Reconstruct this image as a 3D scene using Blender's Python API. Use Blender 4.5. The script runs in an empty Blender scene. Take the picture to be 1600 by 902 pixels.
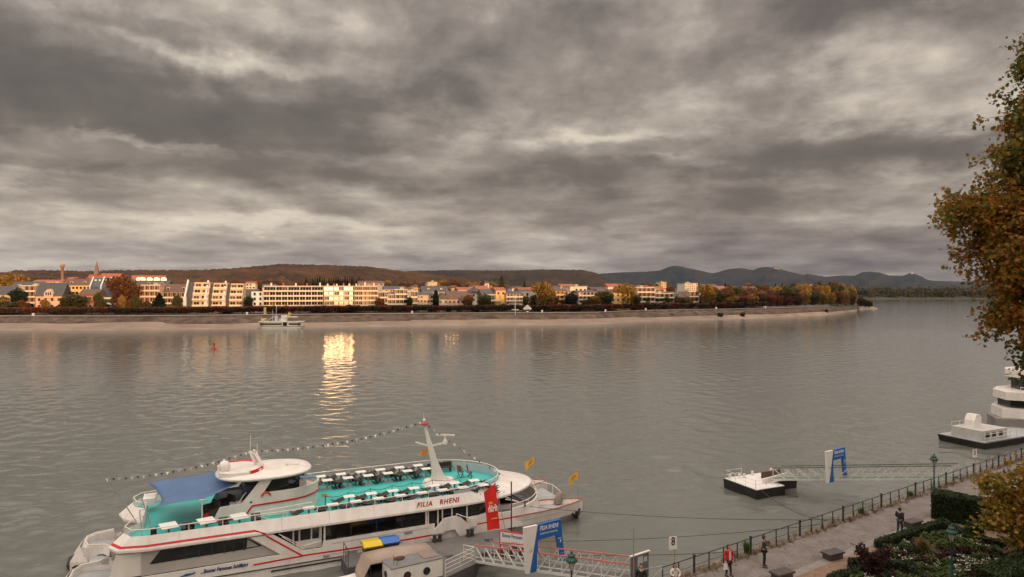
import bpy, bmesh, math, random
import numpy as np
from mathutils import Vector, Matrix
R = math.radians
random.seed(7)
rng = np.random.default_rng(11)
sc = bpy.context.scene
C = sc.collection
# ---------------------------------------------------------------- camera
CAMZ, F, CX, CY = 19.2, 1067.0, 800.0, 451.0
cam = bpy.data.objects.new('camera', bpy.data.cameras.new('camera'))
C.objects.link(cam)
cam.location = (0, 0, CAMZ)
cam.rotation_euler = (R(90), 0, 0)
cam.data.sensor_width = 36
cam.data.lens = F / 1600 * 36
cam.data.clip_end = 40000
cam.data.clip_start = 0.2
sc.camera = cam
sc.view_settings.view_transform = 'Standard'
sc.view_settings.look = 'None'
sc.view_settings.exposure = 0
sc.view_settings.gamma = 1
sc.cycles.use_denoising = True
sc.cycles.max_bounces = 6
sc.cycles.transparent_max_bounces = 6
sc.cycles.volume_bounces = 0
sc.cycles.caustics_reflective = True
sc.cycles.sample_clamp_indirect = 12
# ---------------------------------------------------------------- sun and sky
SUN_EL, SUN_AZ = 4.6, 152.0        # azimuth clockwise from +Y (the view direction)
sd = bpy.data.lights.new('sun', 'SUN')
sd.energy = 4.3
sd.angle = R(0.6)
sd.color = (1.0, 0.55, 0.23)
sun = bpy.data.objects.new('sun', sd)
C.objects.link(sun)
to_sun = Vector((math.sin(R(SUN_AZ)) * math.cos(R(SUN_EL)), math.cos(R(SUN_AZ)) * math.cos(R(SUN_EL)), math.sin(R(SUN_EL))))
sun.rotation_euler = to_sun.to_track_quat('Z', 'Y').to_euler()
sun.location = (300, -300, 200)

w = bpy.data.worlds.new('World')
sc.world = w
w.use_nodes = True
nt = w.node_tree
nt.nodes.clear()
def nd(t, **k):
    n = nt.nodes.new(t)
    for a, b in k.items(): setattr(n, a, b)
    return n
def lk(a, b): nt.links.new(a, b)
def mth(op, a, b=None, c=None, clamp=False):
    n = nd('ShaderNodeMath', operation=op); n.use_clamp = clamp
    for i, v in enumerate((a, b, c)):
        if v is None: continue
        if isinstance(v, (int, float)): n.inputs[i].default_value = v
        else: lk(v, n.inputs[i])
    return n.outputs[0]
tc = nd('ShaderNodeTexCoord')
sep = nd('ShaderNodeSeparateXYZ'); lk(tc.outputs['Generated'], sep.inputs[0])
sx, sy, sz = sep.outputs
az = mth('ARCTAN2', sx, sy)
el = mth('ARCSINE', sz)
zc = mth('ADD', mth('MAXIMUM', sz, 0.0), 0.07)
px_, py_ = mth('DIVIDE', sx, zc), mth('DIVIDE', sy, zc)
cmb = nd('ShaderNodeCombineXYZ'); lk(px_, cmb.inputs[0]); lk(py_, cmb.inputs[1])
def noise(scale, detail, rough, off=0.0, vec=None, dist=0.0):
    n = nd('ShaderNodeTexNoise'); n.inputs['Scale'].default_value = scale; n.inputs['Detail'].default_value = detail
    n.inputs['Roughness'].default_value = rough; n.inputs['Distortion'].default_value = dist
    m = nd('ShaderNodeMapping'); m.inputs['Location'].default_value = (off, off * .7, off * .3)
    lk(vec or cmb.outputs[0], m.inputs[0]); lk(m.outputs[0], n.inputs['Vector'])
    return n.outputs['Fac']
n1 = noise(0.62, 9, 0.56, 3.1, dist=.25)
n2 = noise(2.4, 9, 0.6, 9.7, dist=.3)
# direction-space copies: lumpy banks that flatten and shrink towards the horizon
elc = mth('ADD', mth('MAXIMUM', el, 0.0), 0.10)
lel = mth('LOGARITHM', elc, 2.718)
cmb2 = nd('ShaderNodeCombineXYZ'); lk(az, cmb2.inputs[0]); lk(mth('MULTIPLY', lel, .62), cmb2.inputs[1])
cmb3 = nd('ShaderNodeCombineXYZ'); lk(mth('MULTIPLY', az, .55), cmb3.inputs[0]); lk(mth('MULTIPLY', lel, .85), cmb3.inputs[1])
n3 = noise(5.2, 10, .52, 5.5, cmb2.outputs[0], .15)
n4 = noise(14.0, 8, .55, 2.5, cmb3.outputs[0], .2)
n5 = noise(11.0, 8, .6, 8.5, cmb2.outputs[0], .3)
nwa, nwb = noise(9.0, 8, .58, 11.5, cmb2.outputs[0]), noise(9.0, 8, .58, 15.5, cmb2.outputs[0])
waz = mth('ADD', az, mth('MULTIPLY', mth('SUBTRACT', nwa, .5), .26))
wel = mth('ADD', el, mth('MULTIPLY', mth('SUBTRACT', nwb, .5), .10))
blobs = [  # px, py, rx, ry, amplitude: big clouds and gaps of this evening's sky, as directions
 (170, 165, 300, 52, -.50), (350, 200, 190, 30, -.22), (40, 60, 130, 60, -.30), (480, 185, 120, 26, -.10), (10, 270, 150, 20, -.18),
 (680, 150, 190, 30, -.20), (1330, 235, 230, 26, -.34), (1060, 215, 110, 20, -.18), (900, 265, 230, 28, -.22),
 (460, 275, 330, 22, -.18), (700, 205, 60, 16, -.22), (820, 205, 60, 12, -.22), (1000, 60, 420, 75, -.10), (1270, 20, 90, 26, -.20), (1250, 300, 300, 16, -.12),
 (1300, 390, 300, 40, -.16), (1050, 330, 250, 14, -.14), (300, 60, 60, 22, -.20), (420, 60, 40, 12, -.12), (620, 410, 500, 14, -.04),
 (330, 88, 170, 16, .34), (120, 90, 90, 18, .14), (190, 20, 120, 22, .14), (900, 208, 130, 12, .30), (1060, 245, 60, 8, .20), (560, 300, 60, 8, .08),
 (330, 345, 170, 14, .26), (560, 350, 120, 10, .16), (240, 228, 100, 7, .26), (470, 20, 140, 16, .14), (1440, 110, 120, 60, .24), (1480, 180, 140, 30, .14),
 (1280, 100, 70, 14, .14), (60, 285, 140, 10, .18), (60, 410, 260, 10, .16), (820, 400, 300, 10, .06), (1500, 270, 120, 10, .10),
]
acc = None
for (bx, by, rx, ry, am) in blobs:
    a0 = math.atan((bx - CX) / F); e0 = math.atan((CY - by) / F * math.cos(a0))
    u = mth('DIVIDE', mth('SUBTRACT', waz, a0), rx / F)
    v = mth('DIVIDE', mth('SUBTRACT', wel, e0), ry / F)
    r2 = mth('ADD', mth('MULTIPLY', u, u), mth('MULTIPLY', v, v))
    g = mth('MULTIPLY', mth('EXPONENT', mth('MULTIPLY', r2, -1.0)), am)
    acc = g if acc is None else mth('ADD', acc, g)
val = mth('MULTIPLY', mth('SUBTRACT', n1, .5), .30)
val = mth('ADD', val, mth('MULTIPLY', mth('SUBTRACT', n2, .5), .12))
val = mth('ADD', val, mth('MULTIPLY', mth('SUBTRACT', n3, .5), 1.10))
val = mth('ADD', val, mth('MULTIPLY', mth('SUBTRACT', n4, .5), .42))
val = mth('ADD', val, mth('MULTIPLY', mth('SUBTRACT', n5, .5), .42))
low = mth('MULTIPLY', mth('EXPONENT', mth('MULTIPLY', el, -22.0)), mth('MULTIPLY', mth('SUBTRACT', .45, az), .30, clamp=True))
val = mth('ADD', val, low)
val = mth('ADD', val, mth('MULTIPLY', acc, 1.45))
val = mth('ADD', .50, mth('MULTIPLY', mth('TANH', mth('MULTIPLY', val, 1.75)), .46))
val = mth('ADD', val, mth('MULTIPLY', mth('SUBTRACT', n5, .5), .30))
val = mth('ADD', val, mth('MULTIPLY', mth('SUBTRACT', nwa, .5), .34), clamp=True)
ramp = nd('ShaderNodeValToRGB'); lk(val, ramp.inputs[0])
cr = ramp.color_ramp
cr.elements[0].position = 0.0; cr.elements[0].color = (.078, .065, .061, 1)
cr.elements[1].position = 1.0; cr.elements[1].color = (.74, .64, .52, 1)
for p_, c_ in ((.22, (.125, .101, .090, 1)), (.45, (.245, .203, .176, 1)), (.62, (.37, .315, .268, 1)), (.80, (.56, .485, .395, 1))):
    e_ = cr.elements.new(p_); e_.color = c_
# gain added to the unseen sky overhead, for lighting, and the evening glow behind the photographer
up = mth('MULTIPLY', mth('SUBTRACT', sz, .385), 2.6, clamp=True)
back = mth('MULTIPLY', mth('ADD', mth('MULTIPLY', sy, -1.0), .05), 1.0, clamp=True)
gain = mth('ADD', 1.0, mth('ADD', mth('MULTIPLY', up, 4.2), mth('MULTIPLY', back, 1.4)))
vm = nd('ShaderNodeVectorMath', operation='SCALE'); lk(ramp.outputs[0], vm.inputs[0]); lk(gain, vm.inputs['Scale'])
bg1 = nd('ShaderNodeBackground'); lk(vm.outputs[0], bg1.inputs[0]); bg1.inputs[1].default_value = 1.20
sky = nd('ShaderNodeTexSky', sky_type='NISHITA'); sky.sun_disc = False
sky.sun_elevation = R(SUN_EL); sky.sun_rotation = R(SUN_AZ); sky.air_density = 1.6; sky.dust_density = 3
bg2 = nd('ShaderNodeBackground'); lk(sky.outputs[0], bg2.inputs[0]); bg2.inputs[1].default_value = .015
ad = nd('ShaderNodeAddShader'); lk(bg1.outputs[0], ad.inputs[0]); lk(bg2.outputs[0], ad.inputs[1])
ow = nd('ShaderNodeOutputWorld'); lk(ad.outputs[0], ow.inputs[0])
w.cycles.sampling_method = 'MANUAL'; w.cycles.sample_map_resolution = 512

# ---------------------------------------------------------------- helpers
def tag(o, label=None, cat=None, group=None, kind=None):
    if label: o['label'] = label
    if cat: o['category'] = cat
    if group: o['group'] = group
    if kind: o['kind'] = kind
    return o
def empty(name, loc=(0, 0, 0), rz=0, label=None, cat=None, group=None):
    o = bpy.data.objects.new(name, None); C.objects.link(o)
    o.location = loc; o.rotation_euler = (0, 0, rz); o.empty_display_size = .3
    return tag(o, label, cat, group)
def copy_tree(o, parent=None):
    c = o.copy(); C.objects.link(c)
    if parent is not None: c.parent = parent
    for ch in o.children: copy_tree(ch, c)
    return c
class MB:
    def __init__(s): s.v = []; s.f = []; s.m = []; s.sm = []
    def add(s, vs, fs, m=0, smooth=False):
        b = len(s.v); s.v += [tuple(p) for p in vs]
        for q in fs: s.f.append(tuple(b + i for i in q)); s.m.append(m); s.sm.append(smooth)
        return s
    def box(s, c, d, rz=0, m=0, ry=0, rx=0):
        M = Matrix.Rotation(rz, 3, 'Z') @ Matrix.Rotation(ry, 3, 'Y') @ Matrix.Rotation(rx, 3, 'X')
        vs = []
        for dz in (-.5, .5):
            for dx, dy in ((-.5, -.5), (.5, -.5), (.5, .5), (-.5, .5)):
                vs.append(Vector(c) + M @ Vector((dx * d[0], dy * d[1], dz * d[2])))
        return s.add(vs, [(3, 2, 1, 0), (4, 5, 6, 7), (0, 1, 5, 4), (1, 2, 6, 5), (2, 3, 7, 6), (3, 0, 4, 7)], m)
    def b2(s, x0, x1, y0, y1, z0, z1, m=0):
        return s.box(((x0 + x1) / 2, (y0 + y1) / 2, (z0 + z1) / 2), (abs(x1 - x0), abs(y1 - y0), abs(z1 - z0)), m=m)
    def bar(s, p, q, w_, h=None, m=0):
        p, q = Vector(p), Vector(q); d = q - p
        if d.length < 1e-6: return s
        h = h or w_
        d.normalize(); up = Vector((0, 0, 1)) if abs(d.z) < .95 else Vector((1, 0, 0))
        a = d.cross(up).normalized(); b = a.cross(d)
        vs = [t + a * (i * w_ / 2) + b * (j * h / 2) for t in (p, q) for i, j in ((-1, -1), (1, -1), (1, 1), (-1, 1))]
        return s.add(vs, [(0, 1, 2, 3), (7, 6, 5, 4), (4, 5, 1, 0), (5, 6, 2, 1), (6, 7, 3, 2), (7, 4, 0, 3)], m)
    def tube(s, pts, r, n=6, m=0, cap=True):
        pts = [Vector(p) for p in pts]; rs = r if isinstance(r, (list, tuple)) else [r] * len(pts)
        rings = []; prev = None
        for i, p in enumerate(pts):
            d = (pts[min(i + 1, len(pts) - 1)] - pts[max(i - 1, 0)])
            if d.length < 1e-9: d = Vector((0, 0, 1))
            d.normalize()
            if prev is None:
                up = Vector((0, 0, 1)) if abs(d.z) < .9 else Vector((1, 0, 0)); a = d.cross(up).normalized()
            else:
                a = (prev - d * prev.dot(d)); a = a.normalized() if a.length > 1e-6 else d.orthogonal().normalized()
            prev = a; b = d.cross(a)
            rings.append([p + (a * math.cos(2 * math.pi * k / n) + b * math.sin(2 * math.pi * k / n)) * rs[i] for k in range(n)])
        vs = [q for rg in rings for q in rg]; fs = []
        for i in range(len(pts) - 1):
            for k in range(n):
                k2 = (k + 1) % n
                fs.append((i * n + k, i * n + k2, (i + 1) * n + k2, (i + 1) * n + k))
        s.add(vs, fs, m, n > 5)
        if cap: s.add(rings[0], [tuple(range(n))][::-1], m); s.add(rings[-1], [tuple(range(n))], m)
        return s
    def lathe(s, prof, c=(0, 0, 0), n=16, m=0, smooth=True):
        vs = []
        for r, z in prof:
            for k in range(n):
                a = 2 * math.pi * k / n; vs.append((c[0] + r * math.cos(a), c[1] + r * math.sin(a), c[2] + z))
        fs = []
        for i in range(len(prof) - 1):
            for k in range(n):
                k2 = (k + 1) % n; fs.append((i * n + k, i * n + k2, (i + 1) * n + k2, (i + 1) * n + k))
        return s.add(vs, fs, m, smooth)
    def prism(s, poly, z0, z1, m=0, top=None):
        n = len(poly); top = top or poly
        vs = [(x, y, z0) for x, y in poly] + [(x, y, z1) for x, y in top]
        fs = [tuple(range(n))[::-1], tuple(range(n, 2 * n))] + [(i, (i + 1) % n, n + (i + 1) % n, n + i) for i in range(n)]
        return s.add(vs, fs, m)
    def slab_y(s, poly, y0, y1, m=0):      # polygon in x,z extruded along y
        n = len(poly)
        vs = [(x, y0, z) for x, z in poly] + [(x, y1, z) for x, z in poly]
        fs = [tuple(range(n)), tuple(range(n, 2 * n))[::-1]] + [(i, n + i, n + (i + 1) % n, (i + 1) % n) for i in range(n)]
        return s.add(vs, fs, m)
    def grid(s, rows, m=0, smooth=False, close=False):
        nr, nc = len(rows), len(rows[0]); vs = [p for r in rows for p in r]; fs = []
        for i in range(nr - 1):
            for j in range(nc if close else nc - 1):
                j2 = (j + 1) % nc; fs.append((i * nc + j, i * nc + j2, (i + 1) * nc + j2, (i + 1) * nc + j))
        return s.add(vs, fs, m, smooth)
    def build(s, name, mats, parent=None, bevel=0, loc=None, fix=True):
        me = bpy.data.meshes.new(name); me.from_pydata(s.v, [], s.f)
        mats = mats if isinstance(mats, (list, tuple)) else [mats]
        for mt in mats: me.materials.append(mt)
        me.polygons.foreach_set('material_index', s.m); me.polygons.foreach_set('use_smooth', s.sm)
        if fix and len(s.f) < 30000:
            bm = bmesh.new(); bm.from_mesh(me)
            bmesh.ops.recalc_face_normals(bm, faces=bm.faces); bm.to_mesh(me); bm.free()
        me.update()
        o = bpy.data.objects.new(name, me); C.objects.link(o)
        if parent is not None: o.parent = parent
        if loc: o.location = loc
        if bevel:
            b = o.modifiers.new('bevel', 'BEVEL'); b.width = bevel; b.segments = 2; b.limit_method = 'ANGLE'
        return o
def text_part(s, size, mat, parent=None, name='lettering', shear=0.0, offset=0.0, depth=.01, loc=(0, 0, 0), rot=(R(90), 0, 0), scale=(1, 1, 1), sp=1.0, align='CENTER'):
    cu = bpy.data.curves.new('t', 'FONT'); cu.body = s; cu.size = size; cu.shear = shear; cu.offset = offset
    cu.extrude = depth; cu.align_x = align; cu.align_y = 'BOTTOM'; cu.resolution_u = 3; cu.space_character = sp
    t = bpy.data.objects.new('t', cu); C.objects.link(t)
    dg = bpy.context.evaluated_depsgraph_get(); dg.update()
    me = bpy.data.meshes.new_from_object(t.evaluated_get(dg)); me.name = name
    bpy.data.objects.remove(t); bpy.data.curves.remove(cu)
    me.materials.clear(); me.materials.append(mat)
    o = bpy.data.objects.new(name, me); C.objects.link(o)
    o.location = loc; o.rotation_euler = rot; o.scale = scale
    if parent is not None: o.parent = parent
    return o
# ---------------------------------------------------------------- materials
MATS = {}
def mat(name, col, rough=.6, metal=0, spec=.5, var=0, vs=1.0, bump=0, bs=8.0, col2=None, det=5, coat=0, coord='Object', stretch=None):
    if name in MATS: return MATS[name]
    m = bpy.data.materials.new(name); m.use_nodes = True; t = m.node_tree; b = t.nodes['Principled BSDF']
    b.inputs['Base Color'].default_value = (*col, 1); b.inputs['Roughness'].default_value = rough
    b.inputs['Metallic'].default_value = metal; b.inputs['Specular IOR Level'].default_value = spec
    b.inputs['Coat Weight'].default_value = coat
    if var or col2 or bump:
        c = t.nodes.new('ShaderNodeTexCoord'); src = c.outputs[coord]
        if stretch:
            mp = t.nodes.new('ShaderNodeMapping'); mp.inputs['Scale'].default_value = stretch
            t.links.new(src, mp.inputs[0]); src = mp.outputs[0]
    if var or col2:
        n = t.nodes.new('ShaderNodeTexNoise'); n.inputs['Scale'].default_value = vs; n.inputs['Detail'].default_value = det
        n.inputs['Roughness'].default_value = .62
        t.links.new(src, n.inputs['Vector'])
        rp = t.nodes.new('ShaderNodeValToRGB'); t.links.new(n.outputs['Fac'], rp.inputs[0])
        c2 = col2 or tuple(x * (1 - var) for x in col); c1 = col if col2 else tuple(min(1, x * (1 + var * .6)) for x in col)
        rp.color_ramp.elements[0].position = .34; rp.color_ramp.elements[0].color = (*c2, 1)
        rp.color_ramp.elements[1].position = .66; rp.color_ramp.elements[1].color = (*c1, 1)
        t.links.new(rp.outputs[0], b.inputs['Base Color'])
    if bump:
        n = t.nodes.new('ShaderNodeTexNoise'); n.inputs['Scale'].default_value = bs; n.inputs['Detail'].default_value = 6
        t.links.new(src, n.inputs['Vector'])
        bp = t.nodes.new('ShaderNodeBump'); bp.inputs['Strength'].default_value = bump; bp.inputs['Distance'].default_value = .1
        t.links.new(n.outputs['Fac'], bp.inputs['Height']); t.links.new(bp.outputs[0], b.inputs['Normal'])
    MATS[name] = m
    return m
def leafmat(name, cols, trans=.25, rough=.6, nscale=.35):
    m = bpy.data.materials.new(name); m.use_nodes = True; t = m.node_tree; b = t.nodes['Principled BSDF']
    g = t.nodes.new('ShaderNodeNewGeometry'); n = t.nodes.new('ShaderNodeTexNoise'); n.inputs['Scale'].default_value = nscale
    n.inputs['Detail'].default_value = 3
    c = t.nodes.new('ShaderNodeTexCoord'); t.links.new(c.outputs['Object'], n.inputs['Vector'])
    a = t.nodes.new('ShaderNodeMath'); a.operation = 'MULTIPLY_ADD'; t.links.new(g.outputs['Random Per Island'], a.inputs[0])
    a.inputs[1].default_value = .55
    s_ = t.nodes.new('ShaderNodeMath'); s_.operation = 'MULTIPLY_ADD'; t.links.new(n.outputs['Fac'], s_.inputs[0]); s_.inputs[1].default_value = 1.5; s_.inputs[2].default_value = -.53
    t.links.new(s_.outputs[0], a.inputs[2])
    rp = t.nodes.new('ShaderNodeValToRGB'); t.links.new(a.outputs[0], rp.inputs[0])
    rp.color_ramp.elements[0].color = (*cols[0], 1); rp.color_ramp.elements[1].color = (*cols[-1], 1)
    for i in range(1, len(cols) - 1):
        e = rp.color_ramp.elements.new(i / (len(cols) - 1)); e.color = (*cols[i], 1)
    t.links.new(rp.outputs[0], b.inputs['Base Color']); b.inputs['Roughness'].default_value = rough
    b.inputs['Specular IOR Level'].default_value = .25
    tr = t.nodes.new('ShaderNodeBsdfTranslucent'); t.links.new(rp.outputs[0], tr.inputs[0])
    mx = t.nodes.new('ShaderNodeMixShader'); mx.inputs[0].default_value = trans
    t.links.new(b.outputs[0], mx.inputs[1]); t.links.new(tr.outputs[0], mx.inputs[2])
    t.links.new(mx.outputs[0], t.nodes['Material Output'].inputs[0])
    MATS[name] = m
    return m
white = mat('white_paint', (.82, .80, .77), .36, col2=(.70, .66, .60), vs=1.3, coat=.15, det=8, stretch=(1.2, 1.2, .28))
white_dirty = mat('weathered_white_paint', (.72, .69, .64), .5, var=.2, vs=1.6)
red = mat('red_paint', (.58, .012, .016), .4)
dark = mat('dark_rubber', (.025, .025, .027), .6)
steel = mat('galvanised_steel', (.42, .42, .40), .42, metal=.55, var=.25, vs=3)
greysteel = mat('grey_painted_steel', (.30, .31, .31), .5, var=.2, vs=2)
# ---------------------------------------------------------------- frames of reference
def P(px, py, z):                       # the point at height z seen at a place in the photo
    d = F * (CAMZ - z) / (py - CY); return Vector(((px - CX) / F * d, d, z))
def PD(px, d, z=0): return Vector(((px - CX) / F * d, d, z))
S0 = Vector((9.95, 37.4, 0)); SA = R(34.4)
su = Vector((math.cos(SA), math.sin(SA), 0)); sv = Vector((math.sin(SA), -math.cos(SA), 0))
def S(u, v, z=0): return S0 + su * u + sv * v + Vector((0, 0, z))
QZ = 3.5                                # promenade above the water
# ================================================================ SETTING
def smooth_noise(seed, n, scale):
    r = np.random.default_rng(seed); k = max(2, int(n / scale) + 2); p = r.random(k)
    x = np.linspace(0, k - 1.001, n); i = x.astype(int); f = x - i; f = f * f * (3 - 2 * f)
    return p[i] * (1 - f) + p[i + 1] * f
def gridobj(name, X, Y, Z, mt, kind='structure', smooth=True):
    nr, nc = X.shape; co = np.stack([X, Y, Z], -1).reshape(-1, 3)
    i, j = np.meshgrid(np.arange(nr - 1), np.arange(nc - 1), indexing='ij'); a = (i * nc + j).ravel()
    q = np.stack([a, a + 1, a + nc + 1, a + nc], 1)
    me = bpy.data.meshes.new(name)
    me.vertices.add(len(co)); me.vertices.foreach_set('co', co.ravel()); me.loops.add(len(q) * 4); me.loops.foreach_set('vertex_index', q.ravel().astype(np.int32)); me.polygons.add(len(q)); me.polygons.foreach_set('loop_start', np.arange(0, len(q) * 4, 4, dtype=np.int32)); me.polygons.foreach_set('loop_total', np.full(len(q), 4, dtype=np.int32)); me.update(calc_edges=True)
    me.polygons.foreach_set('use_smooth', [smooth] * len(q)); me.materials.append(mt); me.update()
    o = bpy.data.objects.new(name, me); C.objects.link(o); o['kind'] = kind
    if len(q) > 200000: return o
    bm = bmesh.new(); bm.from_mesh(me); bmesh.ops.recalc_face_normals(bm, faces=bm.faces)
    s = sum(f.normal.z for f in bm.faces)
    if s < 0: bmesh.ops.reverse_faces(bm, faces=bm.faces)
    bm.to_mesh(me); bm.free()
    return o
WSLOPE = .108
# ---- water
m = bpy.data.materials.new('river_water'); m.use_nodes = True; t = m.node_tree; b = t.nodes['Principled BSDF']
b.inputs['Base Color'].default_value = (.135, .142, .128, 1); b.inputs['Roughness'].default_value = .035; b.inputs['IOR'].default_value = 1.333
b.inputs['Specular IOR Level'].default_value = .62
tc_ = t.nodes.new('ShaderNodeTexCoord')
def wn(sx_, sy_, rot, det, rough=.55, dist=0):
    mp = t.nodes.new('ShaderNodeMapping'); mp.inputs['Scale'].default_value = (sx_, sy_, 1); mp.inputs['Rotation'].default_value = (0, 0, rot)
    n = t.nodes.new('ShaderNodeTexNoise'); n.inputs['Scale'].default_value = 1; n.inputs['Detail'].default_value = det; n.inputs['Roughness'].default_value = rough
    n.inputs['Distortion'].default_value = dist
    t.links.new(tc_.outputs['Object'], mp.inputs[0]); t.links.new(mp.outputs[0], n.inputs['Vector']); return n.outputs['Fac']
def wm(op, a, b_):
    n = t.nodes.new('ShaderNodeMath'); n.operation = op
    for i, v in enumerate((a, b_)):
        if isinstance(v, (int, float)): n.inputs[i].default_value = v
        else: t.links.new(v, n.inputs[i])
    return n.outputs[0]
big = wn(.045, .13, R(-12), 3, .5, .4)       # slow swirls and patches
mid = wn(.30, .75, R(8), 3, .5, .4)
sml = wn(1.1, 2.4, R(-14), 3, .5, .3)
patch = wn(.010, .040, R(-20), 5, .65, .9)    # calm and ruffled areas
h = wm('ADD', wm('MULTIPLY', mid, .10), wm('MULTIPLY', sml, .07))
bp = t.nodes.new('ShaderNodeBump'); bp.inputs['Strength'].default_value = 1.0; bp.inputs['Distance'].default_value = .35
t.links.new(h, bp.inputs['Height']); t.links.new(bp.outputs[0], b.inputs['Normal'])
water_m = m
# the surface itself: real waves on a sheet that gets coarser with distance
YS = np.concatenate([[-300, -120, -50, -10, 8], 20 * 1.0056 ** np.arange(0, 660), 20 * 1.0056 ** 660 * 1.12 ** np.arange(1, 28)])
XT = np.concatenate([[-30, -12, -6, -3.5], np.linspace(-2.0, 2.0, 1250), [3.5, 6, 12, 30]])
YR = np.maximum(YS, 30)
Yg = np.repeat(YS[:, None], len(XT), 1); Xg = YR[:, None] * XT[None, :]
spc = np.maximum(YR * .0056, YR * .0032)[:, None]
rw = np.random.default_rng(44)
def vnoise(x, y, seed):
    r_ = np.random.default_rng(seed); g = r_.random((256, 256)); i = np.floor(x).astype(int); j = np.floor(y).astype(int); fx = x - i; fy = y - j
    fx = fx * fx * (3 - 2 * fx); fy = fy * fy * (3 - 2 * fy); i &= 255; j &= 255; i2 = (i + 1) & 255; j2 = (j + 1) & 255
    return (g[i, j] * (1 - fx) + g[i2, j] * fx) * (1 - fy) + (g[i, j2] * (1 - fx) + g[i2, j2] * fx) * fy - .5
ca, sa = math.cos(R(25)), math.sin(R(25)); U_, V_ = Xg * ca + Yg * sa, -Xg * sa + Yg * ca
ruf = vnoise(U_ / 90, V_ / 22, 1) + .6 * vnoise(U_ / 34, V_ / 9, 2) + .4 * vnoise(U_ / 12, V_ / 4, 3)
ruf = np.clip(.95 + 1.1 * ruf, .35, 1.8)
wx = 2.2 * vnoise(Xg / 7, Yg / 7, 4) + .8 * vnoise(Xg / 2.4, Yg / 2.4, 6); wy = 2.2 * vnoise(Xg / 7, Yg / 7, 5) + .8 * vnoise(Xg / 2.4, Yg / 2.4, 7)
Zg = np.zeros_like(Xg); NWV = 44
for k in range(NWV):
    lam = .38 * (5.5 / .38) ** ((k + rw.random()) / NWV); th_ = R(70) + rw.normal() * .75; kk = 2 * math.pi / lam
    am_ = WSLOPE / math.sqrt(NWV / 2) / kk * np.clip(lam / (2.2 * spc) - .7, 0, 1)
    Zg += am_ * np.sin(kk * ((Xg + wx) * math.cos(th_) + (Yg + wy) * math.sin(th_)) + rw.random() * 6.28)
Zg *= ruf; Zg[Yg < 10] = 0
river = gridobj('water', Xg, Yg, Zg, water_m)
mb = MB(); mb.add([(-9000, -300, -4), (9000, -300, -4), (9000, 12000, -4), (-9000, 12000, -4)], [(0, 1, 2, 3)])

# ---- far shore
WL = [(-900, 517), (0, 516.5), (200, 516.5), (400, 513.5), (600, 510.5), (780, 508.5), (930, 507.3), (1000, 502.5), (1140, 498.8), (1220, 496), (1300, 491.5), (1325, 487.6), (1350, 484.2), (1372, 482.6)]
def interp(tab, x): return float(np.interp(x, [a for a, _ in tab], [b for _, b in tab]))
def wl(px): return F * CAMZ / (interp(WL, px) - CY)
def fade(px): return float(np.interp(px, [1285, 1345, 1372], [1, .45, .12]))
sand_m = mat('beach_sand', (.33, .25, .19), .95, col2=(.20, .15, .115), vs=.06, det=10, bump=.5, bs=.8)
rip_m = mat('riprap_stone', (.17, .115, .078), .95, col2=(.05, .034, .024), vs=.22, det=12, bump=1, bs=.9)
path_m = mat('far_path', (.34, .28, .25), .9, var=.2, vs=.1)
soil_m = mat('garden_ground', (.085, .075, .035), .95, col2=(.05, .035, .022), vs=.08, det=8)
cols = list(np.arange(-880, 1346, 7.0))
n = len(cols)
nz1, nz2, nz3 = smooth_noise(3, n, 9), smooth_noise(4, n, 4), smooth_noise(6, n, 22)
def strip(name, rows, mt, cols=cols, nz=None):
    X = np.zeros((len(rows), len(cols))); Y = X.copy(); Z = X.copy()
    for j, px in enumerate(cols):
        d0 = wl(px); k = fade(px)
        for i, (off, z) in enumerate(rows):
            o_, z_ = (off(j), z(j)) if callable(off) else (off, z)
            d = d0 + o_ * (k if o_ < 50 else 1)
            z_ = z_ * (k if o_ < 50 and z_ > 0 else 1)
            if o_ >= 50 and px > 1285: z_ = z_ * np.interp(px, [1285, 1345], [1, .4])
            X[i, j], Y[i, j], Z[i, j] = (px - CX) / F * d, d, z_
    return gridobj(name, X, Y, Z, mt)
def bt(j):                                    # how far up the sand reaches
    px = cols[j]; return 16.5 + 3.6 * math.exp(-((px - 215) / 55) ** 2) - (3 if 260 < px < 640 else 0) + (nz1[j] - .5) * 3 - (3.5 if px > 1000 else 0)
strip('beach', [(lambda j: -6, lambda j: -1.2), (lambda j: -.6 + nz2[j] * 1.2, lambda j: .02), (lambda j: 7, lambda j: .7 + nz2[j] * .2), (lambda j: bt(j) * .8, lambda j: 1.6 + .3 * nz1[j]), (lambda j: bt(j) + .5, lambda j: bt(j) * .135 + .12)], sand_m)
strip('riverbank', [(lambda j: bt(j), lambda j: bt(j) * .135 - .15), (lambda j: min(bt(j) + 1.2, 22), lambda j: 2.7 + nz2[j] * .5), (lambda j: 22, lambda j: 4.3 + nz1[j] * .3), (lambda j: 23.9, lambda j: 5.0), (lambda j: 24, lambda j: 5.58)], rip_m)
strip('promenade', [(24, 5.58), (24, 5.62), (33.5, 5.62), (33.5, 5.4)], path_m)
strip('ground', [(33.4, 5.5), (45, 5.8), (70, 6.3), (130, 7.6), (400, 9.5), (1500, 11), (3200, 14), (9500, 15)], soil_m)
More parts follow.
